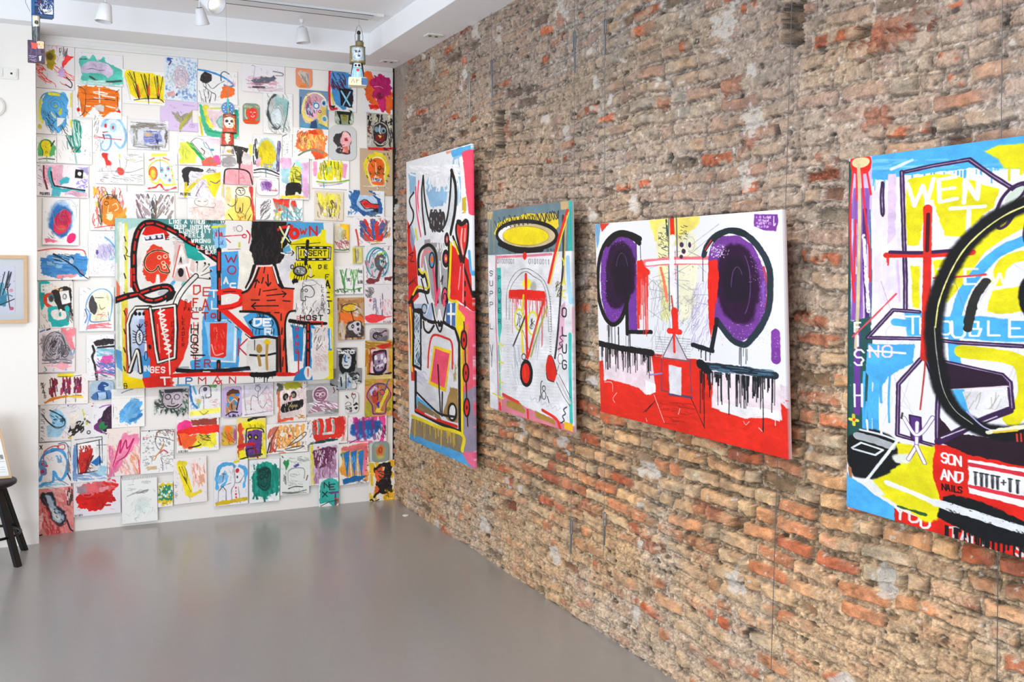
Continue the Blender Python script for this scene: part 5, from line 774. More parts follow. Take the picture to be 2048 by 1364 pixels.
(73,329,177,394,'','ede3e8','wide drawing with a turquoise L shape, a black square and a white dot', "p([(12,2),(50,4),(46,60),(30,70),(14,60)],'f0b4c8',rough=5,soft=4);p([(60,4),(98,4),(98,30),(80,10)],'b4a8d8',rough=4,dry=.2);d(76,40,98,70,30,3,'a898d4');l([(13,8),(14,40),(20,76)],4,'7a3440',dry=.15);h(16,10,40,50,16,2,'f09ab0',20,.4);l([(25,14),(24,36),(30,60),(34,74)],7,'40a8b4',rough=1);l([(30,70),(50,78),(90,80)],8,'40a8b4',rough=1.4);p([(30,76),(48,78),(44,96),(28,98)],'52b4c0',rough=1);l([(27,24),(30,50),(34,66)],3,'23282a');l([(34,66),(55,70),(92,76)],3,'23282a');p([(74,12),(90,14),(88,40),(73,38)],'1d1b1c',rough=1);e(81.5,26,4.6,7,'f4f2ee');p([(42,50),(56,36),(64,40),(60,56),(46,62)],'48b0bc',rough=2);p([(50,88),(70,78),(98,82),(96,92),(80,98)],'f0b8c8',rough=2,dry=.1);l([(54,92),(64,88),(76,92)],1.4,'b8a8c8');h(2,4,10,70,9,1,'8a8a98',20,.4);t('POINTS',7,88,7,'2a2a2a',1.4,dx=3.2,sx=.4)"),
(191,304,287,368,'','eceae8','pencil drawing with two red splashes and thin lines', "p([(12,8),(26,4),(26,24),(34,34),(32,44),(22,42),(18,26)],'e84038',rough=2,soft=2);l([(22,30),(22,50)],1,'c04040');l([(30,40),(30,56)],1,'c04040');e(51,60,7,11,'e24840',soft=3,rough=2);l([(49,3),(50,16)],3,'e8e040');l([(49,20),(51,52)],1,'7a7a7a');l([(4,62),(40,60),(70,62),(98,48)],1.2,'8a8488');l([(58,62),(64,30),(58,10)],1,'8a8488');h(10,66,98,96,40,.9,'9a949a',8,.15,.4);l([(62,22),(80,30),(98,24)],1,'a49c98');h(66,4,96,14,8,1,'8a8a8a',0,.4);e(76,24,7,5,'c8c4b4',dry=.3);h(8,50,44,66,10,1,'9a949a',90,.5)"),
(290,306,355,383,'','f0edea','drawing of a rainbow skull profile under a yellow halo', "l([(24,6),(62,4)],6,'ece050',dry=.1);l([(14,20),(28,14)],3,'e87068');l([(56,12),(74,18)],3,'e87068');l([(14,60),(10,46),(18,30),(36,20),(58,20),(76,34),(84,56),(86,80)],3,'e0e060',dry=.1);p([(20,36),(40,24),(62,26),(76,44),(72,80),(58,66),(44,76),(30,68),(18,54)],'d8e4ea',rough=3);e(24,52,11,16,'f0803c');e(24,54,7,11,'f4e04c');r(24,53,12,17,2,'dd4030');l([(12,60),(22,76),(36,78),(44,68),(58,82),(90,80)],4,'e8dc40');l([(10,92),(30,88),(44,80),(60,96),(92,88)],4,'e04038',rough=1.4);e(50,44,5,7,'88bcd8');e(50,44,2,2.4,'c83040');e(70,40,6,7,'88bcd8');e(70,40,2,2.4,'c83040');e(62,58,5,6,'98c8dc');e(62,58,2,2.4,'c83040');e(74,70,6,6,'88bcd8');e(74,70,2,2.4,'c83040');l([(46,10),(46,50)],1,'8a8a8a');d(78,30,98,70,12,1.4,'6a6a70');l([(40,96),(94,92)],1.4,'8a9ac8')"),
(356,273,440,331,'','efe7ea','small bright drawing with a lime patch, a green leaf and hot pink corner', "p([(2,20),(30,24),(46,60),(40,92),(4,96)],'e8ec60',rough=4,soft=3);l([(28,28),(44,54),(60,80)],6,'2fa860',rough=1.5);l([(22,22),(36,38)],4,'88c848');p([(56,84),(76,66),(98,74),(98,98),(58,98)],'ee6c58',rough=3);p([(80,60),(98,58),(98,92),(84,84)],'ee5aa0',rough=3,soft=2);l([(30,20),(44,6),(66,22),(86,84),(60,66),(32,22)],1.4,'8a8080');l([(60,18),(64,36),(78,44)],2,'88b8c0');e(80,44,6,5,'4a9cb0');l([(54,40),(62,50),(60,60)],2,'6a5040');p([(60,4),(96,4),(96,40),(70,20)],'f4dce4',rough=5,soft=5,dry=.2);h(6,30,36,80,12,1.6,'d4dc48',90,.4);l([(72,8),(96,8)],1,'c87a90')"),
(357,333,446,397,'','ebe6e9','drawing of a black corner stroke over yellow bands like bird wings', "p([(10,8),(50,6),(52,16),(24,18),(22,60),(12,50)],'3a3638',rough=2,dry=.05);l([(14,92),(30,60),(60,30),(98,18)],7,'ead838',rough=1.5);p([(60,30),(98,12),(94,50),(80,94),(64,66)],'ecd628',rough=2);l([(16,54),(14,94)],6,'e8d020');l([(54,50),(44,74),(38,92)],1.6,'6a5a6a');h(40,44,70,94,16,1.4,'c0a8cc',70,.4);l([(70,44),(82,50),(92,40)],2,'6a5a90');s(56,4,84,18,12,1.2,'4a4448');t('PEINTRE',4,84,7,'3a3a3a',1.3,dx=3.4,sx=.35);h(28,22,60,50,12,3,'d8d0d8',20,.4);l([(98,30),(96,90)],3,'e8dc60',dry=.2)"),
(441,281,505,369,'','ecebe8','drawing of a rose pink head and shoulders outlined in black, dark wedge above', "p([(36,12),(88,16),(72,36),(64,60),(50,50),(48,34)],'3c3836',rough=1,dry=.05);p([(60,54),(98,50),(98,98),(14,98),(14,80),(24,66),(56,64)],'ee9aa0',rough=3,soft=2);e(26,50,20,14,'a09a9c',rough=4,dry=.3,soft=3);l([(10,98),(12,74),(18,66),(46,64),(74,66),(88,72),(92,80),(98,98)],3,'2c2829');l([(60,30),(58,62)],3,'2c2829');l([(56,50),(56,98)],1.2,'7a4048');h(60,74,76,96,8,1,'c86070',10,.5);p([(88,8),(97,8),(96,34),(89,32)],'f0e050',rough=1.5);d(40,18,80,30,5,1.6,'e8e4e0');l([(4,4),(8,56)],1,'9a9498');p([(70,22),(94,30),(94,54),(66,52),(64,40)],'ece4e0',rough=2)"),
(505,271,563,355,'','e9e7e8','drawing of a mustard yellow oval above a black boat line', "e(50,46,36,40,'bcd4d4',rough=5,dry=.25);e(48,44,30,34,'e0cc28',rough=4,soft=3);h(22,20,76,76,20,3,'d4c020',80,.4);h(2,10,18,70,14,2,'3a3a3c',85,.4);h(80,12,96,84,16,2.4,'6a5a88',85,.4);p([(14,58),(26,54),(28,72),(14,76)],'eab0c4',rough=2);l([(6,84),(30,80),(60,82),(96,92)],3,'1e1c1e');l([(4,90),(40,88),(90,96)],1.4,'2e2c2e');l([(44,74),(46,98)],1.2,'4a4a5a');h(40,68,80,82,8,3,'b0b0b4',10,.4)"),
(585,257,656,319,'','f0ebe6','drawing of loose orange and red flames on white', "p([(10,30),(34,8),(50,4),(80,10),(90,40),(84,62),(94,84),(66,96),(50,74),(24,78),(12,60)],'f0803c',rough=7,dry=.12);p([(40,4),(66,2),(70,16),(44,18)],'e84a20',rough=3);h(18,20,84,66,26,3,'f4b070',75,.5);h(20,20,84,66,12,3,'f4d060',80,.4);h(6,10,40,60,20,1.4,'a84838',110,.3);p([(54,66),(90,72),(86,92),(64,98)],'ea5a2c',rough=4);l([(16,88),(40,72),(66,68),(84,76)],3.4,'7c8c74',dry=.05);p([(78,20),(92,26),(84,40)],'f4e48c',rough=2)"),
(657,252,712,321,'o','bfc1c2','grey rounded card with a split head, half black and half pink', "p([(40,22),(54,14),(76,20),(82,44),(76,60),(72,80),(26,78),(28,60),(18,44),(24,26)],'3c3637',rough=2);p([(50,18),(70,20),(80,40),(74,56),(70,68),(50,66),(44,52),(38,50)],'ecb0b0',rough=2);e(62,40,6,3.4,'c02838');l([(56,36),(66,34)],1.6,'2a2020');p([(48,60),(66,58),(68,76),(46,76)],'e27868',rough=2);l([(44,56),(56,54)],1.6,'a03040');d(34,60,60,76,10,2,'e8d8d4')"),
(558,315,617,399,'','dfe0e2','drawing of a yellow striped fist over a black block, pink sides', "p([(2,4),(40,2),(36,30),(10,40)],'f0b8d8',rough=3,dry=.08);p([(72,16),(98,10),(98,96),(76,94)],'e6b4d8',rough=3);p([(6,30),(34,30),(30,66),(6,60)],'b0dce4',rough=3,dry=.1);p([(44,4),(70,8),(80,30),(58,24)],'a8dcd4',rough=3,dry=.2);p([(36,28),(48,20),(70,26),(70,60),(54,66),(34,62)],'d8d448',rough=1.5);h(36,24,70,62,16,1.2,'6a6a28',5,.5);h(38,24,70,62,6,1.2,'3a3a20',80,.5);p([(24,66),(40,60),(70,62),(70,84),(54,82),(44,96),(20,92)],'24211f',rough=1.5);p([(2,92),(60,88),(96,96),(2,99)],'f0c840',rough=2);l([(72,40),(74,70)],2,'4a8090',dry=.2);l([(44,24),(50,14)],1.4,'3a6060')"),
(624,320,698,378,'','f1efec','drawing of dense yellow strokes with pink ends and a green base line', "p([(2,8),(12,8),(12,60),(2,60)],'f0a0c4',rough=2);p([(76,10),(94,12),(88,60),(72,54)],'ec9cc4',rough=2,dry=.1);h(16,4,78,66,40,4,'eee020',86,.7,.05);h(20,6,76,70,12,1.3,'5a6a20',88,.7,.1);h(40,10,60,50,4,2,'a8d8a0',90,.5);l([(12,76),(40,78),(70,74),(98,66)],3,'7ab030',dry=.05);l([(16,84),(60,80),(90,74)],2,'f0b0c0');l([(20,90),(50,86),(80,78)],1.6,'6a8ab0');l([(30,80),(31,94)],2,'4a9ab0')"),
(719,298,784,391,'','b08a60','brown board with an orange skull head on yellow, white outline', "e(50,42,40,34,'dcc82c',rough=3);p([(28,24),(60,20),(74,34),(72,60),(70,76),(36,74),(30,60),(24,44)],'e8641c',rough=1.5);l([(34,74),(28,58),(22,42),(30,26),(50,18),(70,22),(78,38),(74,54),(78,70),(72,78),(40,78),(34,74)],2,'f4e8c0');e(60,40,4,4,'d84818');r(60,40,4.4,4,1.4,'3a2010');l([(48,30),(49,56),(44,60),(56,60)],2,'f0d8b0');p([(36,62),(66,62),(68,70),(36,70)],'c8c4d0',rough=.6);h(38,63,66,69,9,1.4,'3a3448',90,.9,.02);l([(10,80),(40,80),(66,78),(86,84)],2,'f0e4d0');l([(52,78),(54,96)],2,'f0e4d0');h(14,8,90,70,18,2,'5a5020',60,.08);d(10,80,90,98,12,1.4,'8a6840')"),
(513,354,557,391,'o','f0ecea','small white card with a violet skull scribble', "e(46,48,26,28,'c8a8d4',rough=4,dry=.3);w(44,46,20,22,4,1.6,'8a58a8');r(58,44,8,8,2,'c04a88');l([(60,70),(90,72)],3,'e09098',dry=.2);h(24,30,60,74,18,1.6,'7a4898',60,.4);l([(84,60),(84,74)],1.2,'c86a70');l([(14,14),(84,16)],1,'b8a8a8')"),
(449,372,510,441,'','f3e7c4','drawing of a thin black cartoon figure on yellow, red bar to the right', "p([(20,40),(60,30),(86,40),(90,96),(10,98),(14,60)],'f4d868',rough=5,soft=4,dry=.08);p([(4,6),(18,4),(20,40),(6,60)],'f4cc90',rough=4,soft=3);p([(78,2),(90,4),(92,40),(98,98),(92,98),(84,40)],'dd3c3c',rough=1.5);r(50,16,15,11,1.6,'K');l([(38,4),(72,2)],2,'8a8060');l([(44,12),(48,13)],2,'K');l([(56,12),(60,13)],2,'K');l([(51,14),(49,20),(54,20)],1,'K');l([(36,26),(40,40),(34,56),(36,74),(46,76),(50,62),(52,76),(58,70),(58,50)],1.5,'K');l([(34,28),(34,52),(22,60),(10,54)],1.3,'K');l([(62,28),(80,32),(84,52),(70,76),(66,94)],1.5,'K');r(52,84,12,6,1.4,'b89028');l([(12,82),(26,98)],1.6,'K');l([(86,80),(76,98)],1.6,'K');h(40,84,64,98,6,1.2,'c87020',85)"),
(511,397,605,441,'','efecea','drawing of three red tulip heads dripping turquoise', "p([(36,4),(56,4),(58,50),(48,60),(40,40)],'e0402c',rough=2,soft=1.5);p([(58,4),(70,4),(70,40),(62,60),(58,40)],'dc4434',rough=2);p([(74,4),(84,6),(88,40),(80,50),(74,30)],'dc4434',rough=2);h(38,30,92,96,30,3,'70b8c4',80,.4);h(38,20,88,90,12,3,'a09a88',75,.4);h(40,60,60,96,8,3,'f0d060',85,.4);h(10,6,30,96,20,1.2,'6a6668',115,.5);l([(55,60),(54,98)],1.4,'3a5a60');l([(66,50),(66,98)],2,'3a5a70');h(84,30,98,90,8,1.4,'7ab0a8',100,.5);d(60,85,95,98,8,2,'d84a30')"),
(628,383,686,441,'','d8c4a4','tan sheet with yellow strokes over brown scratches', "h(12,10,88,90,30,1.6,'8a7450',80,.5);h(14,10,84,80,36,4,'eadc4c',82,.5,.08);l([(8,10),(10,20)],1.4,'4a3a20');h(40,30,70,90,14,1.6,'6a5838',85,.4);h(20,60,80,94,14,1.4,'f0e8d8',70,.4);l([(50,60),(55,86)],2,'3a3020')"),
(693,381,768,434,'','e4e6ea','drawing of a red fist on a pale blue cloud with navy strokes', "p([(10,30),(24,8),(50,4),(80,20),(94,50),(90,86),(60,88),(30,80),(14,60)],'2f5f9a',rough=7,dry=.2);p([(26,28),(44,14),(66,16),(80,40),(78,66),(56,76),(34,68),(24,50)],'bcd0e6',rough=3);p([(36,44),(50,34),(64,48),(84,50),(82,66),(60,64),(48,66)],'d8302c',rough=1);l([(34,44),(48,34),(64,48),(84,50)],2,'1a1c22');l([(36,48),(48,68),(62,66),(80,68)],2,'1a1c22');w(50,52,7,6,2,1,'6a1a1a');p([(68,66),(84,64),(84,80),(72,80)],'1c2430',rough=2);h(6,6,24,50,10,2.4,'3a74b0',60,.5);h(4,60,30,94,14,2,'4a80b4',110,.4);h(60,80,90,98,12,2,'6a7480',30,.4)"),
(375,395,449,441,'','f1e9e4','faint pencil face on pale pink, just above the large lettered painting', "p([(20,20),(90,10),(90,90),(10,90)],'f4dcd4',rough=8,soft=8,dry=.2);r(36,20,18,18,1.2,'8a8480');l([(16,46),(40,40),(70,44)],1.2,'8a8480');l([(28,16),(34,18)],1.6,'7a7470');l([(44,18),(50,16)],1.6,'7a7470');h(6,40,90,96,18,1.2,'e8c0b4',80,.3);l([(70,16),(74,34),(64,44)],1.2,'8a8480')"),
(253,385,349,441,'','ebe7e8','drawing of a row of grey and mauve paint brushes, just above the lettered painting', "h(20,10,46,96,20,3,'a89098',70,.5,.06);h(42,8,60,96,20,2.4,'5a5658',86,.5,.06);h(60,10,96,96,26,3,'9a8c88',112,.5,.06);h(24,14,94,80,16,2,'e8e4e0',85,.5,.15);l([(62,30),(58,96)],3,'7a6048');for_=[l([(26+i*14,20),(29+i*14,6),(33+i*14,20)],1.5,'6a6264') for i in range(5)];l([(20,30),(30,80),(36,98)],4,'8a6a74',dry=.2)"),
(180,370,253,461,'','eae6e0','drawing of an orange face ringed with red and black scratches', "h(6,6,96,90,46,2,'f0706a',88,.4,.1);h(10,6,40,50,10,3,'f0c040',80,.3);p([(34,32),(50,22),(70,28),(86,50),(84,88),(40,86),(30,60)],'ec8a2c',rough=3);p([(70,70),(98,50),(98,96),(70,96)],'eaa83c',rough=4,dry=.15);h(24,14,84,30,18,1.4,'4a4038',95,.5);l([(32,80),(26,56),(28,34),(44,22),(66,24),(80,40)],2,'4a4a38',dry=.05);h(22,30,34,86,10,1.4,'4a5038',85,.5);r(44,40,6,4,1.6,'6a4a20');l([(50,44),(48,60),(58,60)],1.8,'f4e8c8');l([(60,44),(70,40),(76,50),(66,56)],1.6,'f4e8c8');p([(44,64),(60,64),(58,74),(46,74)],'f0cfa0',rough=1);l([(44,64),(60,64),(56,76),(44,72)],1.4,'f8f0e0');l([(12,94),(60,88),(96,90)],2,'e04a40',dry=.1);h(20,90,96,100,12,1.2,'e88078',90,.8,.05)"),
(85,397,158,490,'','e9e9ea','drawing of a crimson oval glowing inside a dark blue haze', "e(48,42,34,36,'a8c4e0',soft=10,rough=4);p([(24,30),(40,14),(66,14),(80,36),(74,60),(60,80),(36,80),(20,56)],'2f6cb0',rough=4,soft=8);p([(34,40),(52,24),(72,26),(78,46),(70,66),(48,76),(32,70),(28,54)],'cc2c50',rough=1.5);w(52,50,20,22,5,1.6,'a02c50');e(52,64,12,8,'e04840',soft=5);e(78,84,13,10,'ee2c70',rot=-.5,rough=2);p([(6,86),(30,84),(48,92),(8,97)],'f0708c',rough=3,dry=.2);w(56,40,40,44,2,.8,'7a90a8');h(8,70,40,86,8,1,'7a8088',40,.5)"),
(74,495,177,560,'','eee8e4','wide drawing of a diving bird shape over bright blue, red line along the top', "p([(10,40),(30,22),(60,24),(94,30),(92,80),(70,84),(44,92),(20,86),(8,60)],'4a90cc',rough=6,dry=.06);h(8,30,94,84,24,3,'3a80c0',4,.3,.1);h(20,30,60,60,14,3,'8cb8dc',10,.4);l([(2,10),(30,4),(60,6),(88,8),(94,22)],2.6,'e0605c',dry=.1);h(30,20,66,50,14,1.1,'26303a',25,.5,.12);l([(32,20),(50,36),(64,50),(76,64),(82,78),(90,86)],3.4,'22303c');l([(64,50),(70,34),(66,28)],2.4,'22303c');e(66,42,5,8,'b0c4d4',rough=2);l([(80,70),(86,84),(98,96)],1.6,'22303c');p([(36,84),(80,80),(70,90),(40,94)],'f09a9c',rough=2,dry=.2);l([(84,70),(88,80)],2,'e04a50')"),
(177,462,230,553,'','e9e4e8','pale sheet with faint violet pencil scribbles, left of the lettered painting', "d(4,4,96,96,80,1.4,'d0b8c4');p([(24,46),(50,30),(90,28),(96,52),(60,60),(40,56)],'c8c0dc',rough=7,dry=.35,soft=4);h(24,28,96,60,30,1.2,'a898c8',70,.3,.4);l([(62,14),(80,22),(96,34)],3.4,'6aa0cc');l([(84,50),(88,62),(76,62)],2,'6ab0c8');e(32,46,4,4,'7a58a0',rough=2)"),
(79,562,146,656,'','ebe3da','drawing in teal letters with a black hand and a white square', "p([(1,2),(28,1),(28,8),(14,12),(18,30),(12,56),(2,54)],'26aaa8',rough=2);t('E',7,8,14,'f0ece6',4,sx=1.1);p([(38,20),(90,14),(96,60),(98,74),(70,64),(60,72),(52,52),(40,34)],'2f2b2a',rough=2,dry=.04);l([(34,28),(18,32),(18,46),(34,56)],8,'e64a30',rough=1);e(34,36,9,9,'2a8890');e(34,37,6,6,'5a3a28');p([(58,22),(86,20),(92,46),(66,50)],'eeebe8',rough=.6);r(74,33,5,5,2,'6a6a6a');d(34,10,70,20,10,3,'f0b880');p([(26,56),(50,52),(52,60),(36,64),(38,78),(60,82),(78,76),(74,56),(86,56),(88,84),(84,94),(40,96),(34,86),(24,80)],'26aaa8',rough=2);e(60,70,5,5,'26aaa8');e(62,62,4,3,'f0ece4');p([(42,66),(56,60),(74,68),(60,78),(44,76)],'e9e2d8',rough=2);e(60,70,4.5,5,'26aaa8');h(80,60,98,88,10,2,'7a6a68',60,.5);h(4,60,30,98,10,1,'a09890',60,.3)"),
(159,574,228,662,'','eceae9','pencil drawing of a pale yellow face with a blue outline and half dark cheek', "p([(40,16),(70,12),(92,24),(90,78),(40,80),(32,50)],'f0ecc8',rough=5,soft=4);l([(20,96),(28,60),(18,44),(28,20),(50,6),(76,6),(92,20),(92,50),(86,74)],2.6,'7aa8dc',dry=.05);l([(16,80),(22,66),(16,50)],2.6,'4a78c0',dry=.1);p([(32,22),(38,20),(50,44),(44,62),(30,54),(26,36)],'4a4548',rough=1.5);l([(44,24),(68,24)],1.6,'3a3a3a');l([(56,40),(62,50),(72,46)],1.8,'8a8a30');l([(52,62),(64,62)],2.4,'d88060');l([(32,60),(34,78),(88,76)],2,'4a70b0');l([(82,56),(84,76)],1.6,'4a70b0');h(20,82,90,94,16,2.4,'ee7c84',2,.5,.1);h(60,58,96,72,4,1,'e890a0',130,.6);h(10,2,30,14,3,1,'b8b8bc',30)"),
(77,656,150,744,'','eadcdd','grey swirling scribble portrait on a pink ground', "p([(60,2),(98,6),(96,50),(80,50)],'f0848c',rough=6,dry=.15,soft=2);p([(14,14),(60,8),(80,30),(92,70),(50,78),(16,70),(8,40)],'aaa3a8',rough=5,dry=.06);w(44,44,34,34,8,2,'5e585e');w(40,36,10,9,3,2.4,'3c383c');w(70,52,16,16,4,1.8,'4a464a');h(10,14,60,74,30,1.3,'c8bcc4',120,.4);h(10,70,90,80,14,1.6,'7a7078',5,.5);p([(20,84),(60,78),(90,86),(60,92)],'eea0a8',rough=5,dry=.3);l([(22,4),(30,2)],3,'3a3a4a');l([(4,8),(16,4)],3,'4a78b0');e(74,94,4,2.4,'8aa0d8');l([(16,86),(22,94),(14,98)],1.2,'4a9080');h(84,40,98,60,8,2.4,'90a0b8',80)"),
(173,669,229,760,'','ece9ea','drawing of a black framed jar head filled with magenta and blue lines', "p([(24,16),(60,8),(98,10),(98,22),(30,26)],'332d31',rough=2,dry=.05);l([(22,24),(28,36),(20,48),(30,70),(36,98)],5,'2c272b',rough=1.2);p([(36,30),(98,30),(98,86),(40,84)],'dde0ee',rough=3);h(36,28,98,50,20,2.4,'7ab8cc',10,.5);e(68,54,22,12,'cf4a98',rough=5,dry=.15,soft=2);e(74,62,8,4,'ee6c3c',rough=2);h(34,50,98,82,30,2,'c868a8',30,.3);h(34,62,98,86,16,2.4,'5a7ab8',4,.5);l([(30,82),(60,84),(98,90)],2.4,'d0507c',dry=.1);l([(50,86),(70,92)],3,'30709a');l([(40,28),(98,26)],4,'2a2629',dry=.1);h(14,84,96,98,10,1,'b8a8b0',4)"),
(76,747,176,808,'','eee5dd','drawing of three maroon tulips with a yellow halo and an orange bow of ground', "l([(40,6),(66,5)],8,'ecd420',rough=1.4);l([(38,10),(66,9),(86,6)],1.2,'4a4440');h(22,16,36,72,16,3,'8a2c3c',86,.6,.05);h(22,20,38,70,8,2,'5a1c30',84,.5,.08);h(45,12,64,66,22,3,'a8344a',88,.6,.06);h(47,14,62,62,10,2,'52204a',88,.5,.06);h(70,14,85,62,16,3,'96304c',92,.6,.05);h(72,18,84,62,8,2,'4a2040',92,.5,.08);l([(28,70),(30,90)],1.4,'3a3030');l([(55,64),(55,96)],1.4,'3a3030');l([(75,62),(74,92)],1.2,'3a3030');l([(14,92),(30,80),(55,74),(84,74)],4.6,'d07820',rough=1.4);l([(60,74),(88,78)],4,'ecd040',dry=.1);t('MAIATS',6,28,9,'3a3638',1.4,dx=1.2,dy=8,sx=.7);l([(8,60),(14,30)],1,'5a5658')"),
(180,761,228,799,'o','86a4c0','rounded blue card with a hooded blue figure', "p([(28,30),(40,10),(60,6),(72,20),(76,40),(70,54),(50,54),(34,50)],'2c4c88',rough=2);p([(58,34),(76,32),(74,52),(60,50)],'b4ccdc',rough=1.5);l([(56,24),(64,26)],1.6,'d0dce8');p([(4,98),(14,66),(36,54),(74,58),(94,74),(96,98)],'4a74a8',rough=3);p([(32,62),(64,60),(62,94),(36,94)],'a8c0dc',rough=2);l([(28,62),(32,96)],1.4,'20304a');l([(66,60),(70,96)],1.4,'20304a');h(4,8,24,50,8,3,'b0c4d4',85,.5);h(80,8,97,60,8,3,'a8bcd0',85,.5);e(26,14,4,4,'d8d488')"),
(80,807,185,880,'','e2dcdc','wide drawing of a light blue bulb face beside a black and yellow pencil', "p([(14,60),(50,34),(52,56),(36,90),(16,86)],'a0c8e0',rough=3);p([(18,24),(30,14),(46,30),(46,54),(32,60),(22,50)],'8abcd8',rough=2);l([(4,26),(14,46),(30,62),(44,60),(46,44),(34,28),(18,16)],2.4,'26343c');l([(10,40),(22,58),(34,66),(46,58)],1.6,'26343c');h(20,28,42,54,14,1.4,'3a5060',40,.25,.4);w(42,44,5,6,2,1.3,'26343c');h(54,50,82,92,22,3,'26231f',128,.5,.12);l([(80,18),(84,40),(88,56)],4,'dcd038',rough=1.5);l([(56,94),(62,90)],5,'dccc30',rough=1);l([(84,44),(94,54)],4,'6a6470',dry=.1);h(74,30,90,60,8,2,'e4dfdc',120,.4);p([(54,30),(74,24),(66,60),(58,76)],'e8dcd0',rough=3);l([(34,60),(56,88),(58,98)],1.2,'8a8484');r(92,80,3,4,1.8,'4a4448');h(2,10,8,96,24,1,'7a7478',10,.7);h(20,4,70,24,10,1,'b8b0b4',140,.3);d(40,76,56,96,10,2,'e8a898')"),
(184,807,227,870,'','e9e4e9','drawing of a near-black plum patch with a green spot', "p([(60,16),(98,4),(98,72),(70,86),(40,84),(12,74),(26,52),(46,34)],'3c2238',rough=3);p([(12,74),(30,50),(44,56),(40,84),(56,92),(30,88)],'7a3a78',rough=4,dry=.15);p([(30,64),(50,56),(56,68),(70,70),(50,82),(34,78)],'2c7c48',rough=2);l([(34,12),(60,6),(90,4)],3,'a06aa8',dry=.2);l([(50,92),(80,98)],2.4,'b888b8',dry=.2)"),
(223,777,289,854,'','f1ede6','cream sheet with one brushed sky blue mark, under the corner of the lettered painting', "p([(26,62),(40,46),(60,30),(84,26),(86,50),(92,72),(70,84),(46,86),(24,84)],'78b8e4',rough=6,dry=.12);h(26,36,90,84,18,4,'5aa4dc',130,.4,.1);l([(56,82),(74,76),(88,68)],6,'3a88cc',dry=.05,rough=2);l([(30,10),(50,4),(64,2)],1.4,'6a6a80');l([(0,24),(100,24)],.8,'d8d2cc')"),
(308,778,376,840,'m','a8a0a0','dark collage of a skeletal face on green scraps with a ragged torn bottom edge', "h(2,2,98,98,60,3,'5a7a64',60,.2,.5);h(2,2,98,98,40,3,'4a4646',40,.2,.5);p([(28,10),(60,4),(84,20),(80,56),(62,62),(36,60),(26,36)],'b4a6ac',rough=2);r(40,24,8,8,2,'4a4248');r(66,26,8,8,2,'4a4248');l([(52,30),(50,46),(58,46)],2,'4a4248');l([(38,52),(56,56),(70,50)],3,'3a3236');l([(28,14),(24,40),(38,60),(64,62),(80,50)],2,'2e2a2c');p([(30,0),(90,0),(80,10),(34,10)],'3a3840',rough=2);h(10,62,98,96,26,3,'2f4a3c',80,.4);d(50,60,98,90,18,3,'98a8a0');e(90,80,4,5,'d8c030');p([(0,66),(16,60),(20,84),(8,94)],'d8dcd4',rough=2)"),
(377,769,441,836,'','e9e7e8','pencil drawing of a small skull over a yellow ground band', "l([(4,2),(6,30),(14,56),(26,66)],5,'3a78c0',rough=1.5,dry=.08);l([(14,4),(22,26)],4,'48a0c8',dry=.1);l([(64,2),(80,4)],8,'6aa05a',dry=.1,rough=2);p([(34,10),(50,2),(66,8),(68,24),(56,30),(54,36),(38,30),(30,22)],'dcd6dc',rough=1);l([(32,26),(34,10),(50,2),(66,8),(68,30)],1.4,'3a3a40');l([(52,28),(52,38),(68,36),(68,28)],1.2,'3a3a40');e(50,13,4,4,'5a4a78');r(50,13,5,5,1.2,'3a3a40');h(40,34,66,42,8,1,'6a6a6a',85);e(30,50,8,8,'d8b870',rough=3,dry=.3);l([(46,40),(46,88)],1,'4a4a50');p([(2,76),(98,68),(98,84),(4,90)],'f0e468',rough=2,soft=2,dry=.05);l([(34,78),(46,88),(60,78)],1.2,'6a6428');h(60,40,98,64,14,1,'e8a8a8',0,.3);h(4,38,30,70,12,1,'8ab0c0',100,.4);p([(26,54),(36,52),(34,68),(26,70)],'88c0a8',dry=.3)"),
(443,773,483,834,'o','b294cf','violet rounded card with an orange and blue painted face', "p([(24,16),(56,4),(84,12),(86,30),(26,34)],'5a3428',rough=3);p([(28,30),(78,28),(84,50),(76,74),(44,78),(30,66)],'c87c40',rough=2);p([(16,50),(30,70),(34,88),(22,92)],'c8884a',rough=2);e(46,38,12,8,'3a98d0',rough=2);e(30,56,8,7,'3a98d0',rough=2);p([(60,22),(90,20),(88,34),(66,32)],'3a84c8',rough=2);e(66,54,8,8,'3a90c8',rough=2);l([(30,40),(40,52),(60,40),(76,50)],2,'e8e0e8');l([(48,56),(50,72),(70,70)],2,'2a3a3a');l([(18,92),(44,82),(76,84)],3,'1c1a20');l([(84,40),(72,76)],2.4,'1c1a20');h(18,88,84,98,10,1.6,'2a2430',90,.7);p([(52,62),(70,62),(66,74),(54,74)],'b89a80',rough=1.5)"),
(483,766,546,832,'','e2dadc','pale pencil drawing of a plant-like stick figure, shade of the painting above painted in', "p([(4,4),(98,2),(98,34),(4,40)],'cfc8d2',rough=2,soft=3);r(50,16,8,8,1.2,'6a6470');l([(42,6),(58,4)],1.2,'6a6470');l([(52,24),(50,40),(52,60)],1.2,'6a6470');l([(50,44),(34,36),(28,52),(28,74)],1.4,'7a747c');l([(52,40),(72,20),(78,10)],1.2,'7a747c');l([(52,60),(64,76),(76,60)],1.2,'7a747c');l([(8,4),(10,60),(14,92)],1.6,'b0a4ac');l([(8,92),(60,88),(98,84)],1.4,'8a848c');h(70,20,98,84,20,2.4,'e0c4cc',80,.3);h(14,50,96,88,18,1.2,'dcb8c0',30,.3);e(28,76,2.4,3,'4a4448')"),  # first patch paints the big canvas's shadow into the sheet's top
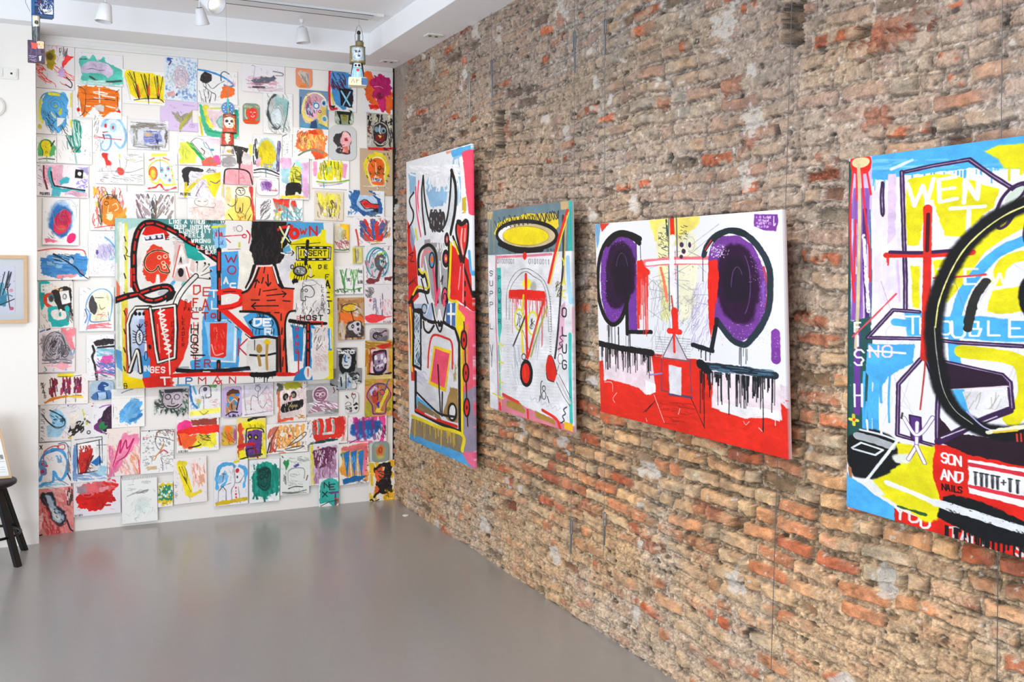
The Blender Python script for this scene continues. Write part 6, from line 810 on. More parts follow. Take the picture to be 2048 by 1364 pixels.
(552,764,612,843,'','e6d8d0','drawing of a mask face with black hollow eyes and a black slab mouth', "e(52,8,36,13,'a8a428',rough=5,soft=4);p([(0,0),(22,2),(18,20),(2,26)],'5a5a50',rough=4,soft=3);h(4,24,14,98,14,4,'e87858',88,.5,.06);p([(14,22),(90,20),(94,84),(16,88)],'ead8d4',rough=4);e(30,36,8,10,'1f1c1c',rot=.5,rough=1);e(30,36,3.4,5,'7a7a60',rot=.5);e(56,32,10,9,'1f1c1c',rough=1);e(56,33,5,5,'8a8a70');p([(42,34),(46,34),(46,46),(42,46)],'d03428',rough=1);p([(14,64),(30,52),(84,44),(88,52),(84,64),(40,74),(20,74)],'211f1d',rough=2.5);t('NNNN',44,57,5,'a89a50',1.2,dx=7);d(40,54,66,66,8,1.4,'b0a458');p([(6,90),(60,86),(58,98),(4,99)],'e05a40',rough=3,dry=.2);h(64,80,94,92,12,1.6,'c88a40',10,.3);h(20,20,90,80,16,1,'d4b8b0',85,.3);d(80,0,96,20,8,2,'a04848')"),
(611,767,675,828,'','a3a09f','grey drawing of a plum coloured hooded face with white lines', "h(2,4,98,40,30,5,'b8b4b4',4,.3,.2);p([(2,20),(20,20),(24,60),(4,60)],'8a8886',rough=3);e(44,34,22,24,'8c5a70',rough=1.5);r(44,34,23,25,2,'ead8e0');l([(34,22),(52,20)],1.6,'f0dce4');r(36,34,6,5,1.6,'f0dce4');r(52,34,6,6,1.6,'f0dce4');l([(44,30),(42,44),(48,44)],1.4,'f0dce4');l([(36,50),(50,52)],1.4,'f0dce4');p([(6,92),(20,76),(38,62),(60,56),(90,66),(98,80),(60,88)],'a8788c',rough=3,dry=.12);h(10,62,98,92,16,2,'f0e0e6',30,.4,.3);l([(84,14),(88,26),(84,32)],2,'6a3a50');h(60,80,98,98,12,4,'8c8c8a',5,.3)"),
(659,695,722,779,'x','5e5e60','black and white cross-shaped portrait of a dark-haired figure', "p([(30,6),(56,2),(78,10),(80,48),(66,60),(60,64),(40,62),(30,44)],'1c1b1d',rough=2);e(52,30,15,19,'d0d6da',rough=1.5);l([(48,18),(46,32),(52,34)],2.4,'2a5088');l([(44,42),(56,42)],1.6,'3a3a3e');e(43,24,3,2,'3a4a60');e(58,24,3,2,'3a4a60');h(22,4,76,14,14,2.4,'e0e0e0',20,.3);p([(24,64),(50,60),(76,66),(70,98),(24,98)],'a8b2b8',rough=3);h(26,60,98,84,30,3,'c8ceca',60,.25,.4);l([(50,60),(50,98)],2,'26262a');l([(34,70),(36,90)],3,'232326');h(60,60,98,82,14,3,'2e3032',30,.3);e(75,91,8,7,'e4e2e0');h(2,80,24,98,8,3,'2a2a2c',10,.4);l([(58,72),(56,90)],3,'5a78b8',dry=.1)"),
(688,784,716,825,'o','d9d6d0','small rounded grey card with a drawn heart balloon and black blots', "l([(60,30),(50,20),(56,8),(62,14),(70,8),(78,20),(62,36)],1.4,'3a3436');l([(62,36),(64,50)],1,'3a3436');h(8,14,26,28,6,1.4,'4a4448',40,.6);l([(6,56),(20,46),(40,50),(44,58)],1.2,'3a3436');l([(4,66),(46,62)],1.4,'3a3436');t('FLOW',8,72,9,'3a3436',1.2,dx=11);d(62,48,90,66,7,4,'1d1b1c');d(64,74,90,88,6,3,'1d1b1c');t('OF',34,86,8,'3a3436',1.2,dx=12);l([(50,10),(56,4)],2,'d03030')"),
(729,680,784,758,'','c29a48','drawing of a purple-grey skull in a pink frame with a red stroke above', "h(2,2,98,20,12,4,'b08028',4,.4);p([(40,14),(90,6),(94,16),(60,24)],'dc3424',rough=2);p([(14,20),(40,16),(34,30),(28,84),(14,80)],'a8482c',rough=3,dry=.1);p([(24,26),(84,22),(88,84),(30,90),(18,78)],'e2bcc0',rough=2.5);p([(30,30),(74,24),(78,44),(76,74),(60,86),(32,82),(28,56)],'241c28',rough=1.5);p([(36,38),(68,32),(72,52),(66,72),(44,78),(34,64)],'9c84a4',rough=1.5);e(38,44,6,7,'f0eaea');e(60,42,5,7,'f0eaea');e(72,52,5,7,'e8e4e6');p([(46,52),(54,52),(50,60)],'241c28');l([(34,64),(44,68),(62,62)],5,'f0ecea');h(34,62,62,72,9,1.2,'1c1820',90,.8,.03);l([(30,34),(70,30)],3,'8a3040',dry=.1);h(86,30,98,84,14,3,'d8a830',88,.4);l([(10,84),(60,88),(92,84)],4,'1f1a1e',dry=.05);p([(10,90),(90,88),(90,98),(8,98)],'d8c078',rough=3);h(2,24,12,84,12,3,'b87820',88,.4)"),
(738,656,775,682,'o','8a7680','small dark rounded tray with a scribbled face', "r(42,58,22,24,3,'2a2430');w(42,56,14,16,3,2,'3a3040');l([(60,44),(86,20)],5,'5a4450');l([(64,46),(84,30)],1.4,'e4b8c0');h(4,6,50,30,10,2,'c8bcc4',20,.3);p([(40,70),(96,60),(96,98),(40,98)],'6a686c',rough=3,dry=.1);e(36,58,3,4,'f0d8d0');e(48,60,3,4,'f0d8d0')"),
(728,757,784,832,'','cf6a28','drawing of an orange and yellow light bulb skull outlined in purple', "h(2,2,98,16,14,4,'b8982c',4,.4);h(2,60,30,98,20,4,'a8a030',80,.4);h(74,50,98,98,16,4,'c8b030',80,.4);p([(16,30),(34,16),(60,14),(82,24),(90,44),(80,62),(74,90),(30,90),(26,66),(10,50)],'c07a4c',rough=2);p([(18,32),(34,20),(44,24),(38,60),(24,60)],'b4b4dc',rough=2,dry=.08);p([(24,44),(44,40),(46,66),(30,64)],'d04838',rough=2);p([(76,28),(84,36),(66,66),(56,84),(70,88),(40,88),(44,76),(58,60)],'e4cc40',rough=1.5);e(36,38,8,6,'c84030');r(36,38,8,7,2,'5a2458');e(62,36,8,6,'d85a34');r(62,36,8,7,2,'3a2a78');p([(40,66),(52,60),(54,76),(46,80)],'4a3490',rough=1.5);l([(46,16),(46,56)],2,'4a3820');l([(30,92),(26,68),(8,46),(18,26),(40,14),(70,16),(90,36),(90,50),(76,68),(72,92),(30,92)],2.4,'5c2c78');l([(72,30),(80,10),(88,0)],2.4,'46507c');w(84,82,7,7,2,1.4,'5a6a20');h(30,22,60,34,8,2,'e87868',150,.4)"),
(668,448,697,503,'','ead8b8','narrow strip with a pale green figure on golden yellow, right of the painting', "p([(40,0),(98,6),(98,60),(60,50),(70,30)],'f0b820',rough=3);p([(4,20),(50,10),(70,36),(56,60),(20,66)],'dcdcc0',rough=4,soft=2);h(4,60,96,90,22,2,'b07080',30,.3);l([(2,92),(60,94),(96,90)],2.6,'3a7858',dry=.2);w(60,40,18,20,3,1.2,'a89050');d(60,40,90,80,12,2,'8a5060')"),
(706,434,784,492,'','ebe4e6','drawing of red and blue feather strokes fanned out like a crown', "h(18,16,40,80,20,4,'3a5890',58,.5,.08);h(26,10,50,80,16,4,'dc3c30',68,.5,.08);h(44,10,60,76,14,4,'3a64a0',84,.5,.06);h(54,14,74,80,18,4,'dc3430',104,.5,.06);h(66,12,84,70,14,4,'40609c',118,.5,.06);h(76,10,92,70,10,2,'c08850',115,.5,.06);h(14,4,96,40,20,1,'d06060',80,.4);l([(6,44),(10,70),(12,96)],4,'e05040',dry=.1);l([(44,84),(66,84)],3,'d8b060',dry=.2);l([(44,92),(80,90)],1.4,'6a5a50');l([(58,80),(60,92)],2,'d8a850');h(10,30,40,90,10,1,'8a8088',55,.6)"),
(704,495,723,526,'','cfc04a','tiny yellow-framed card with a grey brush shape', "p([(4,4),(30,4),(26,98),(4,98)],'c8b830',rough=1);p([(40,20),(64,14),(70,50),(56,84),(36,84),(44,54)],'b0aaa6',rough=1.5);l([(30,6),(34,96)],1.2,'3a3428');l([(66,10),(84,60)],2.4,'e8d848')"),
(728,491,784,568,'','e8e2e4','drawing of a skull in teal and blue ovals with a dark red smear below', "e(50,50,40,38,'e4dce0',rough=3);r(42,44,36,38,3.6,'4aa0a8',100,330);r(50,44,34,36,2.4,'3a5a98',180,420);r(56,46,28,34,2.4,'5ab0a8',200,440);e(56,42,20,22,'6a5050',rough=3);p([(54,32),(70,34),(72,48),(64,58),(56,50)],'d8cfc4',rough=1.5);e(60,40,3,3,'2a2020');e(67,42,3,3,'2a2020');l([(48,24),(70,16)],3,'8cc848',dry=.1);h(20,20,80,80,22,1.6,'2a7a8a',130,.3,.2);l([(62,58),(54,74),(44,90)],5,'7c3a3c',rough=1.5);p([(4,90),(20,84),(50,90),(30,98),(6,98)],'7a3438',rough=2);p([(70,82),(96,80),(92,90),(72,90)],'84403e',rough=2);h(2,40,30,84,10,1.4,'c86a78',60,.4);d(60,2,90,10,4,2.4,'b05058')"),
(668,532,725,588,'','e9e8e6','drawing of two green grass tufts with small dark writing', "h(16,14,42,76,12,2,'6aa860',84,.6,.1);l([(20,14),(28,46),(32,78)],2,'4a8848');l([(42,10),(34,46),(33,78)],2,'4a8848');l([(58,14),(66,46),(64,80)],2,'4a8848');l([(84,10),(72,46),(66,80)],2,'4a8848');h(56,14,84,76,10,2,'78b468',94,.6,.1);l([(2,86),(30,80),(60,84),(92,78)],2.6,'5a9a50');h(4,80,90,92,18,1.4,'4a7048',85,.7);l([(33,76),(34,98)],1.2,'3a3a38');l([(65,78),(66,98)],1.2,'3a3a38');t('NO',84,16,9,'4a484c',1.2,dx=7,sx=.4);t('AIR',80,52,10,'3a383c',1.4,dx=6,sx=.4);t('DE',44,44,9,'4a484c',1.2,dx=6,sx=.4)"),
(674,595,727,679,'','a9743c','brown paper bag drawing of a yellow umbrella over a skull', "h(2,2,98,98,30,4,'8c5c2c',80,.3,.3);p([(6,40),(30,32),(60,40),(94,44),(94,60),(40,60),(20,70)],'dd6c2c',rough=4,dry=.1);e(46,24,30,9,'e0b428',rot=-.15);r(46,24,30,9,1.8,'4a3018');l([(50,32),(60,56)],2,'3a2a20');h(60,20,90,44,12,3,'d8ccc4',30,.3);h(4,54,24,96,14,3,'c8b8a8',85,.5);p([(32,84),(36,60),(60,54),(90,58),(94,90),(32,94)],'463c3a',rough=2);p([(40,66),(60,56),(84,58),(86,74),(70,86),(56,78),(42,76)],'cfc8cc',rough=1.5);e(56,68,5,5,'2a2628');e(74,63,6,4,'2a2628');e(56,68,2.4,2.4,'d8d0d4');e(76,76,4,4,'3a3438');h(62,80,84,92,8,1.6,'d0c4c4',20,.4);p([(10,2),(30,6),(60,4),(96,2),(96,12),(10,14)],'b8804a',rough=3)"),
(728,568,784,646,'','e3dadf','pale violet drawing with a red puddle at the bottom', "l([(2,82),(30,78),(70,84),(94,82)],2,'e04a50');p([(4,82),(30,76),(66,80),(76,86),(60,94),(24,98),(6,92)],'e23c40',rough=1.5);h(4,8,32,34,16,1.6,'7a7478',40,.5);w(20,20,12,12,3,1.4,'6a6468');h(30,36,60,78,14,1.4,'8a7a98',90,.4);l([(62,24),(64,50),(62,80)],1.6,'6a5a74',dry=.2);l([(40,40),(42,78)],1.4,'8a7a88');e(20,41,4,4,'e04048');h(60,40,98,80,20,2,'eab0b8',70,.3);t('MIAM',66,94,5,'8a5058',1,dx=7,sx=.5)"),
(77,884,142,975,'','ece5e2','drawing of a bright blue skull outline wearing a red wire cap', "l([(4,80),(12,62),(4,46),(14,26),(40,16),(70,20),(86,40),(86,64),(70,82),(56,76),(46,64),(42,86),(20,88),(4,92)],6,'4aa0dc',rough=1.5,dry=.04);l([(10,34),(24,24),(60,16)],3,'3a84c8',dry=.1);e(14,46,12,9,'6a9ccc',rough=2);e(14,62,12,9,'6a80b0',rough=2);e(10,46,3,3,'c83048');e(24,50,5,3,'c84058');e(12,62,6,4,'a03858');h(50,30,70,44,8,3,'7aa8d0',60,.5);l([(16,48),(16,22),(26,14),(46,8),(62,10)],2,'cc3c38');l([(56,8),(78,6),(78,16),(62,14),(56,8)],1.8,'cc3c38');l([(60,4),(80,2),(92,12)],2,'4a7a98');h(20,88,80,98,12,1.6,'7ac0dc',10,.4);l([(30,86),(60,82),(90,94)],1.4,'8a8a90');h(86,10,98,70,14,1.4,'7a7474',80,.4);t('X',4,5,8,'2a2628',2);l([(88,70),(98,84)],3,'2a4a68')"),
(142,870,214,963,'','e8e3e0','drawing of a red hand in a thin black frame with a blue triangle', "h(6,20,16,94,24,2.4,'6a90c8',85,.5);h(8,78,96,94,30,2.4,'88a8cc',10,.4);p([(18,16),(80,14),(84,74),(22,78)],'efeae6',rough=1);p([(20,40),(36,34),(60,30),(52,60),(36,80),(24,78)],'cc2c28',rough=2);h(22,22,62,40,12,2.4,'b83830',85,.6,.15);h(24,40,54,78,10,1.6,'7c1c1c',110,.4);l([(60,44),(48,64),(40,78)],3,'4a2a20',dry=.1);p([(54,58),(78,44),(86,60),(70,66)],'2c78c4',rough=1);l([(15,16),(20,80),(80,76),(76,10)],1.8,'23232a',smooth=False);l([(12,18),(84,10)],1.4,'23232a');l([(10,8),(84,4),(86,60)],1.2,'3a4450',smooth=False);l([(70,22),(98,22)],1.2,'3a5468');p([(78,66),(98,70),(96,88),(70,84)],'a8d0e4',rough=3,dry=.1);h(44,62,74,76,8,1.2,'8a4a48',20,.4)"),
(214,855,280,950,'','eed8cc','pink crayon drawing of a magenta zigzag hand', "h(2,30,98,98,40,3,'f0b0a8',60,.3,.2);p([(20,90),(30,40),(46,14),(76,12),(94,26),(60,60),(40,84)],'ee88a8',rough=6,dry=.08,soft=2);l([(4,98),(22,66),(36,34),(42,26),(38,52),(56,26),(60,44),(80,24),(56,58),(30,70),(10,98)],2.6,'b8205c');l([(4,98),(30,70)],6,'e0508c',dry=.1);h(6,30,18,98,8,4,'e080a0',80,.5);h(70,60,98,98,12,3,'f0a080',60,.4);l([(94,70),(96,98)],3,'d84a60',dry=.3)"),
(281,858,347,945,'','ebe8e5','pencil portrait of a blindfolded man beside columns of notes', "h(6,14,40,90,50,.9,'8a8688',3,.2,.1);h(60,50,98,92,40,.9,'8a8688',3,.2,.1);l([(44,22),(50,6),(76,2),(98,8)],2,'9a6a50',dry=.1);h(44,2,98,16,20,1.2,'7a6a64',70,.4);l([(42,20),(46,36),(56,46),(66,40)],1.4,'5a5658');l([(42,16),(70,20),(98,28)],1.4,'5a5658');h(48,20,94,40,16,1,'6a6468',60,.3);l([(68,34),(58,50),(46,60)],3,'c89a58',dry=.1);l([(36,60),(46,62),(40,70)],2,'c89040');l([(58,54),(68,48),(80,54)],3,'c85a70');l([(60,66),(66,80),(66,94)],1.4,'6a4a48');p([(20,84),(48,82),(48,90),(22,92)],'d8b888',rough=2,dry=.2);d(8,12,22,18,6,2,'e08080');l([(2,2),(96,2)],1,'5a5a5a')"),
(353,837,437,902,'','efe9e4','drawing of stacked hot pink, red, orange and yellow washes', "p([(4,40),(2,14),(20,4),(34,12),(34,34),(14,38)],'f03c88',rough=2,soft=2);p([(34,4),(94,2),(94,20),(36,20)],'9c4438',rough=2.5,dry=.05);p([(4,32),(60,20),(98,22),(98,46),(40,46),(6,50)],'e83020',rough=3);p([(4,44),(50,44),(52,84),(30,92),(6,76)],'f0602c',rough=4,soft=3);p([(50,50),(96,44),(94,84),(44,92),(36,80)],'eee03c',rough=4,dry=.06);e(60,58,14,12,'eac040',rough=4,dry=.2);h(50,46,80,74,14,1.6,'5a5a28',30,.4);l([(28,86),(50,82),(56,78)],3,'3c3018',dry=.1);l([(4,46),(10,76)],3,'a82438',dry=.2);t('ROUGE',4,93,6,'5a5450',1,dx=5,sx=.5)"),
(438,850,472,890,'o','c096bc','rounded card blending violet edges into an orange centre', "p([(20,8),(76,6),(78,94),(20,94)],'cfa83c',rough=4,soft=6);p([(34,8),(70,10),(60,40),(78,74),(56,84),(44,60)],'f2702c',rough=3,soft=4);h(14,30,84,96,14,1.4,'8a6a30',50,.3,.3);e(90,50,10,30,'a04a80',soft=6)"),
(473,834,531,917,'','ead45c','drawing of a purple monster head on yellow with red drips', "p([(2,20),(20,16),(24,60),(40,66),(20,72),(4,96)],'e05430',rough=4,dry=.06);p([(16,10),(96,10),(96,26),(30,34)],'f0dc24',rough=3);l([(40,6),(70,0),(96,0)],6,'23281c',rough=1.5);p([(34,34),(84,32),(84,60),(78,92),(34,94),(30,70),(36,54)],'6a3e88',rough=2.5,dry=.04);p([(24,40),(40,30),(36,60),(26,60)],'c8c0c8',rough=3,dry=.1);l([(30,66),(32,34),(40,26),(86,30),(90,50),(82,72),(78,94)],2.4,'231c26');l([(36,96),(34,76),(62,74)],2.4,'231c26');e(44,46,7,6,'231c26');e(44,46,3,3,'dcd444');e(64,48,7,6,'231c26');e(64,48,3,3,'dcd444');l([(6,68),(30,64),(54,64)],7,'c8282c',rough=1.5);l([(54,66),(64,84),(70,98)],3,'8c1c24');p([(2,76),(24,74),(28,96),(8,98)],'ecdc20',rough=3);h(84,40,98,90,12,3,'e4d430',80,.5);l([(10,98),(50,92),(84,90)],3,'3a4a18',dry=.1);h(40,14,90,28,12,1,'8a8418',60,.4)"),
(532,846,614,905,'','efe6dd','drawing of an orange fan of strokes with black pencil loops', "h(4,10,30,92,26,3,'c86a58',104,.5,.06);h(22,8,90,80,40,4,'f0b060',95,.4,.12);h(24,12,84,80,14,2,'e88c38',60,.3);l([(8,92),(14,50),(26,14)],2.4,'7a3a38',dry=.1);l([(2,94),(8,60)],3,'3a3438',dry=.1);for_=[l([(50,78),(70,54),(92,34),(96,40),(80,60),(54,76)],1.4,'4a4440') for i in range(2)];l([(44,86),(70,80),(90,80),(70,90),(46,90)],1.8,'5a5450');e(55,43,4,5,'dd3c28');t('LAKAS',30,20,10,'c08040',1.2,dx=9);t('LAKA',32,46,10,'c08040',1.2,dx=10);t('TIPT',72,66,10,'8a8070',1.2,dx=7,sx=.5);l([(14,80),(20,90)],4,'dd3828');l([(14,90),(40,92)],1.6,'5a5450');l([(30,98),(44,97)],3,'ec7850',dry=.3)"),
(612,832,694,887,'','ece3e0','drawing of a broad red brushed field cut by pale grey green strokes', "p([(12,14),(40,10),(86,2),(94,40),(88,70),(50,82),(16,84),(14,40)],'e0342a',rough=4,dry=.04);for_=[l([(x,14),(x+2,40),(x+1,60)],5,'e6e6e0',rough=1.5) for x in (26,42,62)];for_=[l([(x,16),(x+3,40),(x+1,58)],2.4,'6a9a8c',rough=1.2) for x in (27,43,63)];l([(40,62),(60,60)],5,'e8e4e0');l([(8,98),(40,88),(74,84)],5,'22484a',rough=1.5,dry=.1);h(2,4,20,70,12,1.4,'8a8484',100,.3);h(84,4,98,90,10,2,'e8a8a0',90,.3);l([(10,92),(50,84)],1.4,'3a3a3a')"),
(695,832,772,884,'','eddde6','drawing of blue strokes blurred over hot pink bars', "h(12,2,90,30,30,4,'f04a94',90,.6,.04);p([(12,30),(30,16),(60,14),(84,24),(84,50),(60,78),(30,80),(10,60)],'2c60ac',rough=4,soft=5);for_=[l([(x,8),(x+2,50),(x+6,86)],7,'9a2c70',soft=3,al=.8) for x in (20,38,62)];l([(90,4),(92,50),(86,96)],8,'f04a94',rough=1.5);h(74,40,96,90,14,1.6,'3a3440',70,.4);l([(2,90),(30,94),(60,96)],4,'f070a8',dry=.2);l([(4,96),(30,80)],2,'3a4a70',dry=.2);h(20,50,70,84,14,3,'5a90cc',88,.3)"),
(77,974,147,1067,'','d87068','drawing of a black and pale blue bottle shape on rose red', "h(4,2,98,98,60,4,'e07a78',50,.3,.4);h(4,40,60,98,30,3,'c84a4c',70,.3,.3);h(20,2,70,30,14,4,'e8a09a',20,.3);p([(4,20),(14,8),(40,10),(52,36),(74,56),(78,74),(60,84),(36,70),(26,44),(10,30)],'2a2f38',rough=3,soft=3);p([(18,16),(34,14),(44,36),(64,52),(70,68),(60,78),(42,68),(34,46)],'aabccc',rough=3,soft=4);p([(30,40),(50,50),(64,66),(54,76),(42,66)],'dcdedd',rough=3,soft=4);l([(14,22),(30,46),(36,66),(60,80),(76,78),(78,60)],2,'8c2c34');h(44,44,66,70,14,1.4,'3a4450',50,.3);l([(80,72),(88,90),(96,96)],3.4,'26282c',dry=.05);h(80,4,96,40,10,3,'4a3c3a',80,.4);h(76,8,90,30,6,2,'ecdcd4',85,.4);p([(0,60),(14,50),(10,80),(0,90)],'eec8c0',rough=4,dry=.3);l([(2,98),(8,97)],3,'1c1c1e')"),
(147,953,241,1029,'','e3dbe3','drawing of one solid red torn-looking shape', "p([(8,40),(30,34),(60,30),(92,22),(84,44),(90,66),(70,70),(60,82),(34,86),(12,76),(4,56)],'d8201a',rough=7);p([(10,20),(40,12),(80,10),(90,30),(60,40),(20,46)],'e8686c',rough=6,dry=.15,soft=2);p([(6,20),(28,16),(26,36),(10,40)],'a8909c',rough=4,soft=4,dry=.1);h(60,8,92,34,12,3,'e02c28',30,.4);h(20,40,80,76,14,4,'c41a18',5,.3);p([(54,30),(74,22),(76,34),(58,40)],'f09aa0',rough=3);t('MAIATS',2,93,4,'6a5a60',1,dx=3,sx=.4)"),
(243,952,314,1043,'s','eae9e6','blank spiral notepad sheet with faint grey pencil marks, low on the white wall', "h(18,10,80,36,18,1,'c4c4c0',3,.4,.1);l([(14,40),(40,34),(70,32)],3,'b0b0ae',dry=.3);h(20,46,90,90,24,1.2,'d4e0da',130,.4,.2);e(58,60,20,16,'dde6e0',soft=10);h(30,30,74,36,8,1.4,'8a8a8a',170,.4)"),
(315,964,345,1012,'','e4e6e0','small sheet with a yellow and green splash', "d(6,6,94,80,70,6,'e8c820');d(10,16,90,70,50,5,'2a8a6c');e(44,50,14,10,'2a9a90',rough=4);d(10,70,80,96,24,3,'e0c428');e(46,84,14,4,'c8a820',rough=3);d(6,4,94,60,14,4,'e0e0c8')"),
(347,914,413,1005,'','ece2de','drawing of a thick yellow brush stroke beside a pink blush', "l([(20,14),(28,34),(36,54),(44,76)],16,'f0d828',rough=1.4);l([(16,10),(34,12)],10,'f0d828',rough=1.4);for_=[l([(x,18),(x+7,32),(30+8,56)],1,'5a5020') for x in (16,24,32)];l([(30,40),(50,74)],1,'5a5020');p([(54,14),(90,20),(92,56),(70,60),(52,40)],'f0ccc4',rough=7,dry=.1,soft=5);h(56,16,94,66,20,2,'e8a890',80,.3);l([(48,84),(64,80),(78,76)],8,'e8cc38',rough=2);l([(60,24),(66,46)],1.2,'a06a60');h(2,50,12,90,12,1,'9a9498',20,.4);p([(70,40),(94,36),(88,56),(76,62)],'ecb090',rough=3,dry=.2)"),
(428,920,495,1009,'','e7e3e8','drawing of blue arcs, a thin house and a crowned figure with red buttons', "l([(8,58),(8,30),(20,10),(50,8),(60,14)],8,'54a8dc',rough=2);l([(22,56),(34,46),(38,34)],6,'54a8dc',rough=1.5);l([(74,14),(90,20),(92,40),(86,62)],7,'54a8dc',rough=2);p([(8,36),(30,20),(44,30),(30,44),(16,50)],'84bce4',rough=3,dry=.08);l([(60,4),(72,2)],5,'e0cc30',rough=1.5);l([(58,10),(60,50),(50,66),(52,94)],1.3,'6a6a70');l([(60,50),(74,50),(86,36)],1.2,'6a6a70');l([(70,60),(76,96)],1.2,'6a6a70');l([(10,92),(12,66),(24,56),(34,66),(34,90),(12,92)],1.3,'5a5a60',smooth=False);l([(24,56),(48,50)],1.2,'5a5a60');l([(28,26),(24,46)],1.4,'4a4a50');l([(22,28),(34,30)],1.4,'4a4a50');e(67,24,5,5,'d82c34');for_=[e(63,62+i*7,2,2,'d82c34') for i in range(5)];p([(2,90),(96,84),(98,92),(4,99)],'d8b428',rough=2);e(67,38,2,3,'2a2a2a');h(40,16,60,40,10,1.4,'c8c0cc',80,.4)"),
(498,918,558,1003,'','e6e8e8','drawing of a dark green oval portrait with black lines', "p([(14,24),(40,6),(80,10),(96,40),(92,78),(60,92),(26,86),(8,60)],'1f9480',rough=6,dry=.06);h(10,10,94,90,36,4,'17806e',85,.3,.1);p([(28,22),(60,18),(72,40),(66,70),(40,72),(26,50)],'12584e',rough=4,soft=5);l([(30,28),(50,20),(68,28),(66,60),(50,72),(32,62),(28,44)],2,'0e3a34');r(40,40,6,5,1.6,'0e302c');r(56,38,6,5,1.6,'0e302c');l([(36,58),(48,64),(60,56)],2,'0e302c');h(30,20,66,34,12,1.6,'0e302c',5,.5);l([(48,84),(50,98)],4,'1a7a6c',dry=.1);h(60,82,96,96,10,3,'e8f0ee',20,.3);h(4,4,20,30,6,3,'d8e4e4',60,.3)"),
(560,905,618,988,'','e0e3dd','pale drawing with a small green heart balloon and a blue dash', "p([(14,30),(6,22),(12,14),(18,18),(26,14),(28,26),(18,44)],'2c9450',rough=1);l([(18,44),(19,74)],1.2,'6a5048');p([(44,30),(60,22),(66,30),(50,38)],'4a4c98',rough=2.5);l([(26,66),(26,44),(44,36),(76,38),(82,48),(80,62)],1.5,'8a9088');h(30,10,96,24,16,1.6,'a8b0a4',5,.3);h(24,50,80,78,12,1.2,'b8beb4',3,.4);l([(28,84),(50,80),(76,82)],2,'3a3c38',dry=.1);l([(8,92),(50,94),(88,90)],2.4,'6a6e68',dry=.1);l([(8,96),(88,96)],1.2,'6a6e68');l([(92,56),(88,66)],3,'8a6a50');h(8,50,16,72,5,1.4,'6a7060',80);l([(4,6),(8,10)],2,'2a2a3a')"),
(618,887,676,968,'','dcd4de','mauve drawing of a plum square fading downward, yellow left edge', "p([(2,4),(10,4),(14,50),(20,96),(12,96),(4,50)],'e8dc40',rough=2);p([(12,14),(90,8),(88,50),(92,94),(16,94)],'c3a4bc',rough=4,dry=.04,soft=2);p([(14,16),(84,10),(80,40),(66,46),(48,58),(20,56)],'6e3454',rough=4,soft=2);h(16,40,88,94,26,3,'a87898',86,.4,.06);h(18,16,84,56,18,2,'e0d0dc',88,.3,.06);e(28,8,4,3,'e03c48');h(60,10,90,60,10,3,'8c5878',80,.3);l([(4,40),(8,96)],4,'e4d8a0',dry=.2)"),
(677,885,736,967,'','efe0d0','drawing of three blue flame tulips on an orange and rose ground', "p([(8,14),(50,4),(90,10),(96,90),(70,80),(14,80),(6,40)],'f0a03c',rough=4);p([(14,6),(80,4),(94,14),(88,60),(78,60),(80,20),(20,20)],'ee7478',rough=4,dry=.05);p([(62,40),(76,70),(86,90),(96,40)],'ee8098',rough=3,dry=.1);for_=[p([(x-11,22),(x+9,18),(x+4,60),(x+1,86),(x-5,60)],'2a74b4',rough=1.2) for x in (26,50,74)];h(14,20,84,78,10,1.6,'7ab0d8',88,.3,.1);p([(8,84),(50,80),(96,82),(70,92),(14,98)],'1f68a8',rough=1.5);l([(36,30),(40,80)],2,'e8e0d8');l([(61,40),(62,80)],2,'e8e0d8');p([(4,24),(14,20),(12,40)],'2c8c7c',rough=1.5);h(48,90,90,98,8,1.4,'6a6a70',8,.4);d(88,10,98,90,12,2,'c83a40')"),
(742,883,776,923,'o','5c7468','rounded green grey card with a blurred orange centre', "e(50,50,30,32,'b0a860',soft=8,rough=3);e(50,42,20,24,'e0703c',soft=7,rough=3);r(50,40,9,12,2,'b04a2c');e(30,16,12,8,'9aa8a0',soft=5);e(50,74,20,9,'c4b860',soft=6)"),
(736,921,788,1001,'','e8dccc','drawing of a black smeared figure with orange and yellow patches', "h(4,4,98,98,40,5,'e8b828',85,.25,.1);p([(20,24),(40,10),(80,6),(88,30),(86,76),(60,84),(40,76),(26,54),(30,40)],'241f1d',rough=4,dry=.04);p([(22,22),(50,14),(56,34),(36,50),(26,42)],'e0562c',rough=3,dry=.06);p([(20,62),(34,56),(40,70),(30,82),(18,74)],'e8602c',rough=3);p([(48,14),(64,14),(60,26),(52,26)],'e8c088',rough=3);l([(20,86),(30,78),(54,74)],5,'241f1d',rough=1.5);l([(4,94),(10,92),(18,98),(36,94)],2.4,'1c1a1a');h(56,70,96,98,12,4,'e8a81c',30,.4);h(60,66,84,92,8,1.4,'4a4218',60,.4);p([(80,0),(98,4),(98,20),(84,14)],'e8a81c',rough=2);h(34,24,76,60,12,2,'4a3430',10,.4)"),
(636,955,675,1012,'','e4e8e4','teal sheet lettered NEXT with an arrow', "p([(8,20),(30,2),(70,4),(96,20),(98,84),(70,98),(40,86),(6,80)],'35b0a2',rough=2.5);t('N',26,14,18,'1c3a38',2.4,sx=.9);t('E',54,22,18,'4a2438',2.4,sx=1);t('X',18,46,16,'1c3a38',2.4,sx=1);t('T',50,50,44,'54386c',3,sx=1);l([(8,94),(50,82),(92,78)],1.6,'2a4a44');l([(78,70),(94,78),(80,98)],2.6,'c0442c');l([(60,54),(90,52)],3,'7a4a88',dry=.1)"),
]
